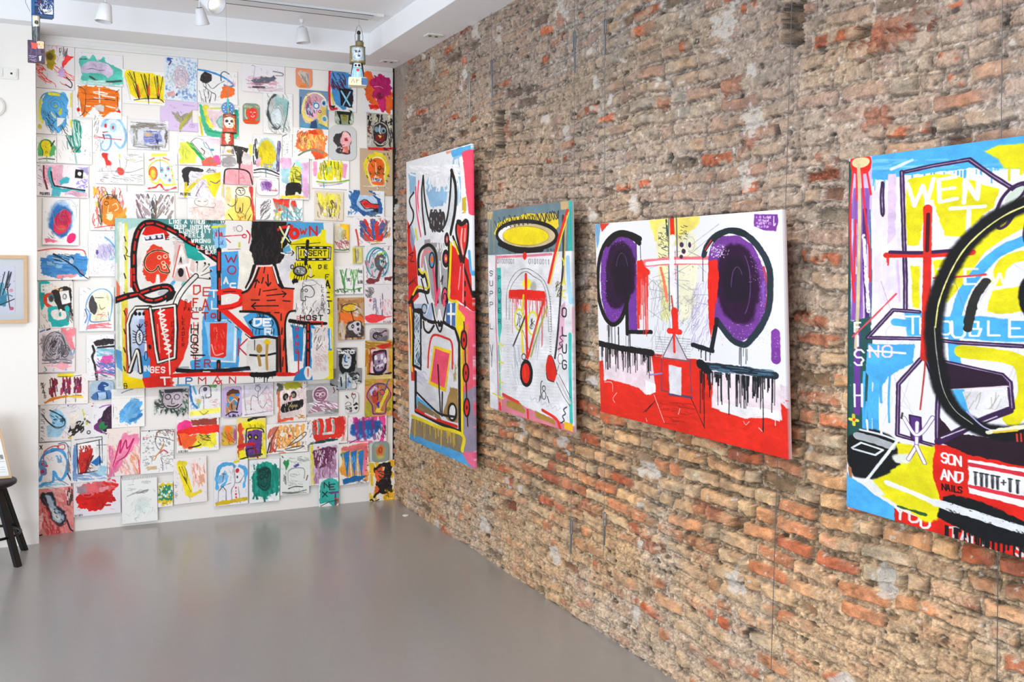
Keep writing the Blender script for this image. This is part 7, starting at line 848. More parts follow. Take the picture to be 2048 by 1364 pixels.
def sheet(i, x0, y0, x1, y1, flag, base, label, code):
    xm, ym = (x0+x1)/2, (y0+y1)/2
    a, b = on_y(x0, ym), on_y(x1, ym); top, bot = on_y(xm, y0), on_y(xm, y1)
    W_, H_ = b[0]-a[0], top[2]-bot[2]; nx, ny = int((x1-x0)*1.32), int((y1-y0)*1.32)
    A = Art(nx, ny, None, base, 100+i, 1.32*.92)
    A.img[:] = A.img*.7+col('f3efea')*.3; A.rm = 1.6; A.dm = .13; A.sp = True; A.vr = 2.4
    exec(code, dict(l=A.line, p=A.poly, e=A.ell, r=A.ring, h=A.hatch, z=A.zig, w=A.swirl, s=A.scrib, d=A.dots, t=lambda s_, x, y, h, *k, **q: txt(A, s_, x, y, h, *k, **q), D=A.drips, A=A))
    if flag != 'o':
        A.hatch(4, 4, 96, 96, 12, .8, '8c8688', 60, .12, .8, al=.45); A.dots(2, 2, 98, 98, 14, 1.1, 'a89c9c', al=.5)
    rg = random.Random(i*7+3); u = np.linspace(-1, 1, nx)[None, :]; v = np.linspace(-1, 1, ny)[:, None]
    U, V = np.broadcast_to(u, (ny, nx)).copy(), np.broadcast_to(v, (ny, nx)).copy()
    if flag == 'o':                                                    # rounded corners
        rr = .42; ax = W_/2; az = H_/2; r_ = rr*min(W_, H_)/1.6
        du = np.clip((abs(U)*ax-(ax-r_))/r_, 0, 1); dv = np.clip((abs(V)*az-(az-r_))/r_, 0, 1)
        U = np.where(du > 0, np.sign(U)*((ax-r_)+r_*du*np.sqrt(1-dv*dv/2))/ax, U); V = np.where(dv > 0, np.sign(V)*((az-r_)+r_*dv*np.sqrt(1-du*du/2))/az, V)
    th = R(rg.uniform(-1.1, 1.1)); X = U*W_/2; Z = -V*H_/2; c, s = math.cos(th), math.sin(th)
    lift = .009 if label.startswith(('teal sheet', 'blank spiral', 'drawing of a yellow striped')) else 0; curl = rg.choice([.002, .004, .006, .009])*(.25 if flag == 'o' else 1); cs = rg.uniform(-1, 1)
    Y = -(.0030+lift+.00016*i+curl*np.clip(V, 0, 1)**3*(1+cs*U)*.5+.0012*np.abs(U)**3)
    P = np.stack([(a[0]+b[0])/2+X*c-Z*s, Y, (top[2]+bot[2])/2+X*s+Z*c], -1)
    img = A.img.clip(0, 1)
    if flag in 'bmxs' and flag:
        pu, pv = (U+1)*50, (V+1)*50; k = np.ones_like(pu, bool)
        if flag == 'x': k = ((pu > 20) & (pu < 85)) | ((pv > 49) & (pv < 86) & (pu > 4)) | ((pu < 30) & (pv > 76) & (pv < 90))
        if flag == 'm': k = (pv < 62+20*np.abs(((pu/17) % 1)-.5)*2+10*(pu > 55)) & ~((pu < 14) & (pv < 30))
        if flag == 'b': k = ((pv < 28) & (pu > 14)) | ((pv > 22) & (pv < 76) & (pu < 84)) | ((pv > 70) & (pu > 16))
        if flag == 's': k = ~((pv < 5) & (((pu/5) % 1) > .55))
        me = grid_masked('drawing', P, img, k)
    else: me = grid_mesh('drawing', P, img, (0, .0012, 0), hexc('f0ece6'), back=False)
    o = link('drawing', me, m_paper); tag(o, label, 'drawing', 'drawings on the white back wall'); return o, P
def txt(A, s_, x, y, h, c, wd=2., dx=None, dy=0., sx=.62):
    asp = A.ny/A.nx; dx = h*sx*1.45*asp if dx is None else dx
    for i, ch in enumerate(s_):
        for pl in FONT.get(ch, '').split(','):
            if len(pl) >= 4: A.line([(x+i*dx+int(pl[j])/4*h*sx*asp, y+i*dy+int(pl[j+1])/6*h) for j in range(0, len(pl)-1, 2)], wd, c, smooth=False, rough=.3)
def grid_masked(name, P, img, k):
    ny, nx = P.shape[:2]; kk = k[:-1, :-1] & k[1:, 1:]; I = np.arange(ny*nx).reshape(ny, nx)
    Q = np.stack([I[:-1, :-1], I[1:, :-1], I[1:, 1:], I[:-1, 1:]], -1)[kk]; used, inv = np.unique(Q, return_inverse=True)
    V = P.reshape(-1, 3)[used]; K = lin(img).reshape(-1, 3)[used]; Q = inv.reshape(-1, 4); n = len(V)
    B = Q[:, ::-1]+n                                                    # back face, so that the cut-out has a thickness
    E = {}
    for f in Q:
        for q in range(4):
            a_, b_ = int(f[q]), int(f[(q+1) % 4])
            if (b_, a_) in E: del E[(b_, a_)]
            else: E[(a_, b_)] = 1
    S = np.array([(b_, a_, a_+n, b_+n) for a_, b_ in E]); V = np.concatenate([V, V+(0, .0015, 0)]); K = np.concatenate([K, K*.9]); Q = np.concatenate([Q, B, S])
    me = bpy.data.meshes.new(name); me.vertices.add(len(V)); me.vertices.foreach_set('co', V.astype(np.float32).ravel())
    me.loops.add(Q.size); me.loops.foreach_set('vertex_index', Q.astype(np.int32).ravel())
    me.polygons.add(len(Q)); me.polygons.foreach_set('loop_start', np.arange(0, Q.size, 4, dtype=np.int32)); me.update(calc_edges=True)
    at = me.color_attributes.new('Col', 'FLOAT_COLOR', 'POINT'); at.data.foreach_set('color', np.c_[K, np.ones(len(K))].astype(np.float32).ravel()); me.validate(); return me
for i, d_ in enumerate(DR): sheet(i, *d_)
# ---------------------------------------------------------------- push pins
m_pins = {c: mat('pin_plastic_'+c, rgb, .35) for c, rgb in (('black', (.1, .1, .1)), ('blue', (.15, .3, .6)), ('red', (.75, .12, .12)), ('green', (.1, .4, .2)), ('cream', (.9, .86, .7)))}
for c, px, py, lab in (('black', 145, 561, 'black push pin under the drawing of the diving bird shape'), ('blue', 136, 811, 'blue push pin at the top of the bulb face and pencil drawing'), ('red', 184, 812, 'red push pin at the top left of the plum patch drawing'),
    ('green', 360, 263, 'dark green push pin under the lilac cut-out board'), ('black', 298, 862, 'black push pin at the top of the blindfolded man portrait'), ('black', 212, 867, 'black push pin at the lower right of the plum patch drawing'),
    ('black', 735, 930, 'black push pin at the left edge of the black smeared figure drawing'), ('cream', 701, 677, 'cream push pin under the brown paper bag drawing'), ('cream', 692, 778, 'cream push pin under the black and white cross-shaped portrait')):
    q = on_y(px, py, -.022); bm = bmesh.new(); tube(bm, [(0, 0, 0), (0, -.006, 0), (0, -.007, 0), (0, -.011, 0)], [.0032, .0022, .0022, .0042], 10); tube(bm, [(0, .021, 0), (0, -.001, 0)], .0006, 6)
    tag(from_bm('push_pin', bm, m_pins[c], loc=tuple(q)), lab, 'pin', 'push pins holding the drawings')
# ---------------------------------------------------------------- wiring plates
m_plast = mat('white_plastic', (.90, .89, .86), .35); m_holes = mat('dark_socket_holes', (.12, .12, .12), .6)
m_steel = mat('steel', (.50, .52, .54), .45, .7); m_wire = mat('steel_wire', (.50, .49, .48), .4, .8)
def wall_plate():
    a = on_y(-18, 133, PIER_Y); b = on_y(36.5, 160, PIER_Y); t = empty('wall_socket', ((a[0]+b[0])/2, PIER_Y, (a[2]+b[2])/2), 'white double wall socket plate high on the left wall', 'socket')
    w_, h_ = (b[0]-a[0])/2, (a[2]-b[2])/2; boxo('plate', (-w_, -.009, -h_), (w_, 0, h_), m_plast, t, .003)
    for s in (-1, 1): f = boxo('insert', (s*w_*.5-w_*.36, -.013, -h_*.66), (s*w_*.5+w_*.36, -.008, h_*.66), m_plast, t, .001); boxo('socket_hole', (s*w_*.5-.006, -.0142, -.006), (s*w_*.5+.006, -.012, .006), m_holes, f, .001)
wall_plate()
bm = bmesh.new(); q = on_y(-12, 213, PIER_Y); tube(bm, [(0, 0, 0), (0, -.012, 0), (0, -.018, 0)], [.062, .062, .05], 40)
tag(from_bm('smoke_detector', bm, m_plast, loc=tuple(q)), 'round white disc on the left wall, cut off by the photo edge', 'detector')
for (p0, p1, p2), lab in ((((745.6, 132), (766, 117), (805.7, 122.4)), 'white plate with two holes under the beam, nearest the corner'), (((846, 73), (857, 64), (901, 71)), 'white plate with two holes under the beam, farther from the corner')):
    A_, B_, C_ = on_z(*p0, HS), on_z(*p1, HS), on_z(*p2, HS); x0, x1 = (A_[0]+B_[0])/2, C_[0]; y0, y1 = max(A_[1], B_[1]), (min(B_[1], C_[1]))
    yc = (B_[1]+C_[1])/2; x1 = min(x1, -.06); t = empty('ceiling_outlet', ((x0+x1)/2, yc+.05, HS), lab, 'outlet', 'outlet plates under the beam'); w_ = (x1-x0)/2
    boxo('plate', (-w_, -.045, -.008), (w_, .045, 0), m_plast, t, .002)
    for s in (-.45, .35): bm = bmesh.new(); tube(bm, [(w_*s, 0, -.0095), (w_*s, 0, -.007)], .011, 16); from_bm('outlet_hole', bm, m_holes, t)
bm = bmesh.new(); q = on_z(811, 1031, 0); lathe(bm, [(.021, 0), (.021, .003), (.018, .005), (.004, .005)], 24)
tag(from_bm('floor_cap', bm, m_plast, loc=tuple(q)), 'small round white cap on the floor near the brick wall', 'cap')
# ---------------------------------------------------------------- ceiling track and its spotlights
m_can = mat('white_lamp_enamel', (.86, .865, .87), .4); m_slot = mat('dark_track_slot', (.25, .26, .27), .6); m_glow = emis('lit_lamp_lens', (1, .95, .82), 9)
t = empty('lighting_track', (-2.4, -.82, HC), 'long white lighting track under the ceiling', 'track')
boxo('track_body', (-2.3, -.065, -.016), (1.98, .065, 0), m_can, t, .002); boxo('end_cap', (1.98, -.066, -.018), (2.03, .066, 0), m_plast, t, .002)
for s in (-1, 1): boxo('slot', (-2.3, s*.060-.0035, -.0175), (1.96, s*.060+.0035, -.0155), m_slot, t)
def spotlight(px, py, depth, lab, h=.10, tilt=(0, 0), r0=.033, r1=.047, lit=False, top=HC, power=6, aim=None):
    q = at_depth(px, py, depth); t = empty('ceiling_spotlight', tuple(q), lab, 'spotlight', 'white can spotlights under the ceiling')
    bm = bmesh.new(); tube(bm, [(0, 0, 0), (0, 0, top-q[2])], .005, 8); from_bm('rod', bm, m_can, t)
    bm = bmesh.new(); tube(bm, [(0, 0, top-q[2]), (0, 0, top-q[2]-.022)], [.016, .012], 12); from_bm('connector', bm, m_can, t)
    bm = bmesh.new(); lathe(bm, [(r0*.3, .0), (r0*.86, .0), (r0, -.006), (r1, -h+.004), (r1-.002, -h), (r1*.86, -h), (r1*.7, -h*.45), (.004, -h*.35)], 32)
    c = from_bm('lamp_can', bm, m_can, t, True); c.rotation_euler = tilt
    for a in (0, 1): bm = bmesh.new(); tube(bm, [(r0*.62*math.cos(k*.3+a*3.14), r0*.62*math.sin(k*.3+a*3.14), .0012) for k in range(8)], .0022, 6); from_bm('vent_slot', bm, m_slot, c)
    bm = bmesh.new(); lathe(bm, [(r1*.66, -h*.5), (r1*.66, -h*.47), (.004, -h*.44)], 24); from_bm('lens', bm, m_glow if lit else m_can, c)
    if power:
        d = (Vector(aim) if aim else Vector((q[0], 0, 1.6)))-Vector(q); L = light('spot_light', 'SPOT', tuple(Vector(q)+d.normalized()*.16), tuple(Vector(q)+d), power, (1, .95, .88), .03, angle=80, blend=.9)
    return t
spotlight(604, 55, 6.42, 'white can spotlight hanging straight down, first from the brick wall', tilt=(0, -.08, 0), top=3.338)
spotlight(211, 8, 5.45, 'white can spotlight, leftmost along the ceiling', tilt=(0, .12, 0))
spotlight(399, 16, 5.6, 'narrow white can spotlight tilted right, hanging beside a lit lamp', tilt=(.25, -.22, 0), r0=.024, r1=.040, h=.095)
spotlight(408, -6, 5.2, 'lit white spotlight turned toward the room, at the top edge of the photo', tilt=(-.9, -.75, 0), lit=True, h=.12, r0=.036, r1=.056, power=0)
# ---------------------------------------------------------------- steel cables the brick-wall paintings hang on
def cable(lab, a, b, x0=-.035, x1=-.045, loop=None, top_z=None):
    A_, B_ = Vector(on_x(*a, x0)), Vector(on_x(*b, x1)); d = (B_-A_)
    if top_z: A_ = A_-d*((A_.z-top_z)/d.z)
    t = empty('hanging_cable', tuple(A_), lab, 'cable', 'picture cables on the brick wall')
    bm = bmesh.new(); tube(bm, [(0, 0, 0), tuple(B_-A_)], .0013, 6); from_bm('wire', bm, m_wire, t)
    if loop:
        p = Vector(on_x(*loop[0], x0))-A_; q = Vector(on_x(*loop[1], x0))-A_; bm = bmesh.new(); w_ = .010
        m_ = p.lerp(q, .45); tube(bm, [p, p+Vector((0, w_, -.006)), m_+Vector((0, w_, .006)), m_, m_+Vector((0, -w_, .006)), p+Vector((0, -w_, -.006)), p], .0034, 6, False); tube(bm, [m_, q], .0050, 8)
        from_bm('turnbuckle', bm, m_steel, t)
cable('picture cable with a long turnbuckle at the right edge of the tall bull painting', (938, 143), (940, 300), loop=((938, 143), (940, 235)), top_z=3.19)
cable('picture cable with a turnbuckle above the left side of the halo painting', (983, 120), (985, 425), loop=((983, 120), (985, 195)), top_z=3.19)
cable('picture cable with an open turnbuckle above the right side of the halo painting', (1149, 62), (1148, 405), loop=((1149, 62), (1149, 145)), top_z=3.19)
cable('picture cable with a turnbuckle above the left side of the painting of two purple ovals', (1210, 38), (1209, 455), loop=((1210, 38), (1210, 108)), top_z=3.19)
cable('long picture cable behind the right side of the painting of two purple ovals', (1582, 60), (1542, 1339), x0=-.03, x1=-.036, top_z=3.19)
cable('picture cable above and below the large painting cut off by the right edge', (2004, 60), (1994, 1362), x0=-.03, x1=-.036, top_z=3.19)
cable('cable hanging loose below the halo painting, the left one of two', (1146, 870), (1140, 1130), x0=-.03, x1=-.05, loop=((1143, 1040), (1141, 1105)))
cable('cable hanging loose below the painting of two purple ovals, the right one of two', (1211, 838), (1206, 1140), x0=-.03, x1=-.05, loop=((1210, 1025), (1208, 1090)))
# ---------------------------------------------------------------- framed drawing on the left wall
m_wood = mat('pale_oak', (.80, .66, .50), .5, bump=.2, bscale=60, var=.10); m_mat = mat('white_mat_board', (.90, .90, .91), .8)
def glass_mat():
    m = bpy.data.materials.new('picture_glass'); m.use_nodes = True; nt = m.node_tree; N = nt.nodes; N.remove(N['Principled BSDF'])
    tr = N.new('ShaderNodeBsdfTransparent'); gl = N.new('ShaderNodeBsdfGlossy'); gl.inputs['Roughness'].default_value = .02; fr = N.new('ShaderNodeFresnel'); fr.inputs['IOR'].default_value = 1.45; mx = N.new('ShaderNodeMixShader')
    nt.links.new(fr.outputs[0], mx.inputs[0]); nt.links.new(tr.outputs[0], mx.inputs[1]); nt.links.new(gl.outputs[0], mx.inputs[2]); nt.links.new(mx.outputs[0], N['Material Output'].inputs['Surface']); return m
def framed():
    YP = PIER_Y-.001; b = on_y(55.5, 646, YP-.02); a = on_y(55.5, 511, YP-.02); w_ = .21; h_ = (a[2]-b[2])/2
    t = empty('framed_picture', (b[0]-w_, YP, (a[2]+b[2])/2), 'oak-framed drawing of black and turquoise strokes on the left wall', 'picture')
    bm = bmesh.new(); f = .020
    for q in (((-w_, -.028, h_-f), (w_, 0, h_)), ((-w_, -.028, -h_), (w_, 0, -h_+f)), ((-w_, -.028, -h_+f), (-w_+f, 0, h_-f)), ((w_-f, -.028, -h_+f), (w_, 0, h_-f))): box(bm, *q, .0015)
    from_bm('frame', bm, m_wood, t); boxo('mat_board', (-w_+f, -.014, -h_+f), (w_-f, -.003, h_-f), m_mat, t)
    A = Art(210, 180, None, 'e6e4f0', 77, 1.3); l = A.line
    A.poly([(62, 40), (76, 34), (84, 60), (78, 86), (66, 80)], '58b4cc', rough=4, dry=.08); A.poly([(72, 62), (84, 60), (82, 86), (70, 84)], '2a90b0', rough=3); A.hatch(30, 10, 60, 80, 10, 3, '5ab0c8', 80, .5)
    for q in ([(66, 96), (72, 50), (80, 14)], [(80, 46), (88, 12), (84, 40)], [(76, 60), (92, 14), (86, 40), (78, 50)], [(40, 90), (70, 82), (98, 70)], [(84, 40), (88, 80), (90, 92)], [(84, 50), (90, 38)], [(20, 80), (40, 30), (50, 70)]): l(q, 3, '1e2430')
    A.ell(93, 90, 4, 4, 'd8608a', rough=2); A.ell(92, 52, 4, 3, 'e8a0b0', rough=2); l([(84, 60), (94, 64)], 3, '3a90a8', dry=.1); A.dots(60, 10, 98, 98, 20, 1.6, '8a90a0')
    w2, h2 = w_-.068, h_-.062; u = np.linspace(-1, 1, 210)[None, :]; v = np.linspace(-1, 1, 180)[:, None]; P = np.stack(np.broadcast_arrays(u*w2, np.full((180, 210), -.0155), -v*h2), -1)
    link('print', grid_mesh('print', P, A.img.clip(0, 1), (0, .001, 0), back=False), m_paper, t)
    boxo('glass_pane', (-w_+f, -.022, -h_+f), (w_-f, -.020, h_-f), glass_mat(), t)
framed()
# ---------------------------------------------------------------- black stool with a notice board leaning on it
m_blk = mat('black_stained_wood', (.075, .072, .072), .45, bump=.15, bscale=90, var=.1); m_blkm = mat('black_metal', (.06, .06, .06), .35, .6)
def stool():
    cx, cy = -2.672, -.52; t = empty('bar_stool', (cx, cy, 0), 'low round black stool with splayed legs beside the left wall', 'stool'); H_ = .475
    bm = bmesh.new(); lathe(bm, [(.02, H_-.030), (.150, H_-.030), (.166, H_-.020), (.168, H_-.008), (.164, H_), (.02, H_)], 48); from_bm('seat', bm, m_blk, t, True)
    for fx, fy in ((-2.500, -.690), (-2.470, -.335), (-2.86, -.70), (-2.85, -.36)):
        F_ = Vector((fx-cx, fy-cy, 0)); T_ = Vector((F_.x*.38, F_.y*.38, H_-.03)); u_ = F_.normalized(); s_ = Vector((-u_.y, u_.x, 0))
        bm = bmesh.new(); vs = []
        for c_, k in ((F_, 1.), (T_, 1.12)):
            for a, b in ((-1, -1), (1, -1), (1, 1), (-1, 1)): vs.append(bm.verts.new(c_+u_*a*.015*k+s_*b*.019*k))
        for f in ((3, 2, 1, 0), (4, 5, 6, 7), (0, 1, 5, 4), (1, 2, 6, 5), (2, 3, 7, 6), (3, 0, 4, 7)): bm.faces.new([vs[i] for i in f])
        bmesh.ops.bevel(bm, geom=bm.edges[:], offset=.003, segments=2, affect='EDGES'); from_bm('leg', bm, m_blk, t)
    bm = bmesh.new(); R_ = .185; n = 48; rg_ = [[bm.verts.new(((R_+.008*math.cos(b))*math.cos(a), (R_+.008*math.cos(b))*math.sin(a), .165+.008*math.sin(b))) for b in [2*math.pi*j/10 for j in range(10)]] for a in [2*math.pi*i/n for i in range(n)]]
    for i in range(n):
        for j in range(10): bm.faces.new((rg_[i][j], rg_[(i+1) % n][j], rg_[(i+1) % n][(j+1) % 10], rg_[i][(j+1) % 10]))
    from_bm('foot_ring', bm, m_blkm, t, True)
    bm = bmesh.new(); box(bm, (-.085, -.012, H_-.055), (.085, .012, H_-.030)); box(bm, (-.012, -.085, H_-.055), (.012, .085, H_-.030)); from_bm('brace', bm, m_blk, t)
    # board
    q = on_y(23.5, 889, -.50); n_ = empty('notice_board', (q[0], -.50, H_+.004), 'pale wooden board with a printed sheet, propped up on the black stool', 'board', rz=0); n_.rotation_euler = (-.12, 0, 0)
    bm = bmesh.new(); F4 = [(-.30, 0), (0, 0), (-.074, .36), (-.27, .36)]; a_ = [bm.verts.new((x, 0, z)) for x, z in F4]; b_ = [bm.verts.new((x, .008, z)) for x, z in F4]; bm.faces.new(a_); bm.faces.new(b_[::-1]); [bm.faces.new((a_[i], b_[i], b_[(i+1) % 4], a_[(i+1) % 4])) for i in range(4)]; from_bm('board', bm, m_wood, n_)
    A = Art(120, 180, None, 'ecebe9', 5, 1.); A.hatch(10, 20, 90, 80, 14, 1, 'a8a8a8', 0, .3, 0)
    for y in (84, 88, 92): A.line([(72, y), (94, y)], 1, 'a0a0a0', dry=.3)
    A.poly([(84, 62), (96, 62), (96, 70), (84, 70)], '8a8a8a', dry=.3); A.line([(60, 74), (96, 74)], 1.4, '8a8a8a', dry=.3)
    u = np.linspace(0, 1, 120)[None, :]; v = np.linspace(0, 1, 180)[:, None]; P = np.stack(np.broadcast_arrays(-.286+.02*(1-v)+u*(.272-.09*(1-v)), np.full((180, 120), -.001), .348-v*.335), -1); link('sheet', grid_mesh('sheet', P, A.img.clip(0, 1), (0, .0008, 0), back=False), m_paper, n_)
stool()
# ---------------------------------------------------------------- hanging figures made of painted tins
m_tin = mat('painted_tin', rough=.4, bump=.2, bscale=120, attr=True, metal=.15)
def wrap(name, A, r0, r1, z0, z1, parent, seg=None, ctr=(0, 0), squash=1., rz=0.):
    ny, nx = A.img.shape[:2]; a = np.linspace(-math.pi, math.pi, nx)[None, :]+rz-math.pi/2; v = np.linspace(0, 1, ny)[:, None]; r = r0+(r1-r0)*v
    P = np.stack(np.broadcast_arrays(ctr[0]+r*np.cos(a), ctr[1]+r*np.sin(a)*squash, z0+(z1-z0)*v), -1); o = link(name, grid_mesh(name, P, A.img.clip(0, 1)), m_tin, parent)
    c0, c1 = A.img[0].mean(0), A.img[-1].mean(0); return o
def disc(name, r, z, th, m, parent, ctr=(0, 0)):
    bm = bmesh.new(); lathe(bm, [(r*.9, z-th), (r, z-th*.8), (r, z-th*.2), (r*.95, z)], 32, (*ctr, 0)); return from_bm(name, bm, m, parent)
def painted(nx, ny, base, seed, fn):
    A = Art(nx, ny, None, base, seed, 1.); fn(A); return A
m_rust = mat('rusty_metal', (.42, .33, .25), .6, .4, .3, 60, .3); m_blue = mat('blue_painted_metal', (.16, .38, .60), .5, var=.2, bscale=40); m_teal = mat('teal_painted_wood', (.10, .55, .55), .5, var=.15)
m_cream = mat('cream_painted_wood', (.93, .88, .76), .6, var=.06, bscale=30); m_olive = mat('olive_tin', (.55, .50, .36), .45, .4, .3, 60, .25); m_blackp = mat('black_paint', (.05, .05, .06), .45)
def face(A, x, s=1., bg='c23a2c', bone='e8dcc0'):
    A.poly([(x-14, 22), (x, 14), (x+14, 22), (x+13, 56), (x+6, 76), (x-6, 76), (x-13, 56)], bone, rough=1.5)
    for d_ in (-6, 6): A.ell(x+d_, 38, 4.6, 9, '2a2220'); A.ring(x+d_, 38, 4.6, 10, 1.4, 'f0e8d8')
    A.ell(x, 54, 2.4, 5, '2a2220'); A.line([(x-7, 66), (x+7, 66)], 2, '2a2220')
def totem_a():                                                        # lighthouse-like figure on a block, near the brick wall
    D = 6.45; S = D/F_PX; q = at_depth(714, 100, D)
    t = empty('tin_figure', tuple(q), 'hanging painted tin figure on a cream and blue block, nearest the brick wall', 'sculpture', 'hanging painted tin figures'); Z = lambda py: (100-py)*S; X = lambda px: (px-714)*S
    bm = bmesh.new(); tube(bm, [(X(712), 0, Z(92)), (X(710), 0, Z(72)), (X(714), 0, Z(54)), (X(718), 0, Z(50)), (X(723), 0, Z(58)), (X(726), 0, Z(74)), (X(724), 0, Z(94))], .0018, 6); tube(bm, [(X(718), 0, Z(50)), (X(718), 0, HC-q[2])], .0006, 5); from_bm('wire_loop', bm, m_wire, t)
    bm = bmesh.new(); tube(bm, [(X(716), 0, Z(92)), (X(717), 0, Z(66))], .006, 8); tube(bm, [(X(719.5), 0, Z(92)), (X(719), 0, Z(66))], .003, 8); from_bm('post', bm, m_steel, t); bm = bmesh.new(); lathe(bm, [(.004, Z(69)), (.012, Z(68)), (.013, Z(65)), (.008, Z(62)), (.002, Z(62))], 16, (X(717.5), 0, 0)); from_bm('black_cap', bm, m_blackp, t)
    bm = bmesh.new(); lathe(bm, [(.026, Z(94)), (.028, Z(85)), (.022, Z(82))], 24, (X(719), 0, 0)); from_bm('small_tin', bm, m_olive, t)
    A = painted(300, 100, '9a8c68', 31, lambda A: (A.poly([(36, 10), (62, 8), (64, 90), (38, 92)], 'b8d4e4', rough=3), A.ell(50, 44, 10, 34, 'dce8f0', rough=2), A.ell(46, 34, 2, 6, '2a3a6a'), A.ell(53, 34, 2, 6, '2a3a6a'), A.ell(52, 62, 3, 7, '3a4a90'), A.line([(44, 60), (44, 70)], 3, '2a3a50'), A.hatch(36, 80, 64, 98, 10, 3, 'e8c898', 90, .5), A.hatch(0, 0, 100, 100, 30, 2, '6a6040', 90, .2), A.line([(60, 50), (70, 48)], 2, '60a0c8')))
    wrap('painted_tin', A, .050, .052, Z(95), Z(126), t, ctr=(X(715), 0), rz=0); disc('tin_lid', .051, Z(94), .006, m_rust, t, (X(715), 0)); disc('tin_bottom', .053, Z(126), .006, m_olive, t, (X(715), 0))
    A = painted(260, 110, '1e1d20', 32, lambda A: (A.poly([(36, 0), (60, 0), (66, 98), (30, 98)], 'a4d4ec', rough=2), A.poly([(40, 2), (60, 2), (62, 30), (40, 30)], 'e8eef2', rough=1), A.ell(44, 18, 3, 8, '1c1c24'), A.ell(54, 18, 4, 8, '1c1c24'), A.line([(49, 4), (49, 98)], 2.5, 'f0f4f6'), A.ell(50, 48, 4, 9, 'd83838'), A.line([(38, 34), (62, 34)], 2, '2a4a60'), A.line([(42, 60), (42, 90)], 2, 'f0f4f6', dry=.2), A.line([(56, 60), (57, 90)], 2, 'f0f4f6', dry=.2), A.line([(44, 70), (54, 70)], 1.6, 'f0f4f6')))
    wrap('painted_bottle', A, .034, .047, Z(127), Z(158), t, ctr=(X(715), 0))
    b = bmesh.new(); box(b, (X(697), -.055, Z(173)), (X(733), .05, Z(157)), .003); o = from_bm('base_block', b, m_cream, t); b = bmesh.new(); box(b, (X(722), -.0565, Z(172)), (X(734), .0515, Z(158)), .001); from_bm('blue_end', b, m_blue, o)
    for g in ([(0, 6), (3, 0), (5, 6)], [(8, 6), (8, 0), (12, 1), (8, 3)], [(15, 3), (18, 4), (17, 6)]): b = bmesh.new(); tube(b, [(X(702)+x*.0042, -.0565, Z(161)-y*.0042) for x, y in g], .0012, 5); from_bm('painted_letter', b, m_blackp, o)
    t.rotation_euler.z = -.25
def totem_b():
    D = 6.0; S = D/F_PX; q = at_depth(458, 235, D); Z = lambda py: (235-py)*S; X = lambda px: (px-458)*S
    t = empty('tin_figure', tuple(q), 'hanging red painted tin figure with a round blue top, in front of the drawings', 'sculpture', 'hanging painted tin figures')
    bm = bmesh.new(); tube(bm, [(X(455), 0, Z(205)), (X(453), 0, 3.334-q[2])], .0005, 5); from_bm('thread', bm, m_wire, t)
    bm = bmesh.new(); tube(bm, [(X(456), .004, Z(217)), (X(456), -.006, Z(217))], .036, 32); o = from_bm('blue_disc', bm, m_blue, t)
    bm = bmesh.new(); n = 36; tube(bm, [(X(456)+.037*math.cos(a), -.002, Z(217)+.037*math.sin(a)) for a in np.linspace(0, 2*math.pi, n)], .004, 8, False); from_bm('disc_rim', bm, m_steel, o)
    for k in range(10): a = .5+k*.6; bm = bmesh.new(); tube(bm, [(X(456)+.022*math.cos(a), -.0075, Z(217)+.022*math.sin(a)), (X(456)+.028*math.cos(a), -.0075, Z(217)+.028*math.sin(a))], .0025, 5); from_bm('white_dab', bm, m_plast, o)
    boxo('teal_stem', (X(454), -.012, Z(226)), (X(458.5), -.006, Z(199)), m_teal, t, .001)
    bm = bmesh.new(); tube(bm, [(X(457), -.012, Z(216)), (X(458), -.012, Z(236))], .005, 8); from_bm('handle', bm, m_olive, t)
    A = painted(330, 110, 'c8503c', 33, lambda A: (A.hatch(0, 0, 100, 16, 40, 4, '3a3028', 0, .1), A.hatch(0, 10, 100, 100, 50, 4, 'd8704c', 80, .2), face(A, 50), A.hatch(58, 20, 66, 80, 6, 4, 'e8a040', 85, .5), A.hatch(60, 10, 75, 60, 8, 3, '4a2a20', 85, .5), A.hatch(40, 70, 60, 90, 6, 4, 'a82c28', 10, .5), A.hatch(26, 20, 36, 90, 8, 4, 'e8b8a8', 88, .4)))
    wrap('face_tin', A, .040, .043, Z(231), Z(265), t, ctr=(X(459), 0)); disc('tin_lid', .040, Z(229), .005, m_rust, t, (X(459), 0)); disc('tin_rim', .044, Z(265), .006, m_rust, t, (X(459), 0))
    A = painted(320, 100, 'c84434', 34, lambda A: (A.hatch(0, 0, 100, 100, 40, 4, 'b03028', 88, .2), A.poly([(44, 0), (56, 4), (58, 60), (50, 90), (44, 50)], 'e4d4b0', rough=3), A.dots(38, 6, 46, 70, 10, 4, '2a1c18'), A.dots(52, 20, 56, 90, 6, 5, '2a1c18'), A.hatch(60, 4, 72, 90, 8, 4, 'e0643c', 85, .4)))
    wrap('spotted_tin', A, .037, .038, Z(268), Z(292), t, ctr=(X(455), 0)); disc('tin_lower_rim', .041, Z(290), .006, m_rust, t, (X(455), 0))
    A = painted(260, 70, 'dcd4cc', 35, lambda A: (A.hatch(0, 0, 100, 100, 30, 5, 'b8b4b4', 88, .3), A.ell(52, 60, 8, 20, 'b08828', rough=2), A.ell(66, 60, 10, 30, '8c888c', rough=3, soft=3)))
    wrap('pale_cup', A, .029, .034, Z(293), Z(310), t, ctr=(X(457), 0)); disc('saucer', .046, Z(309), .006, m_plast, t, (X(455), 0)); t.rotation_euler.z = -.2
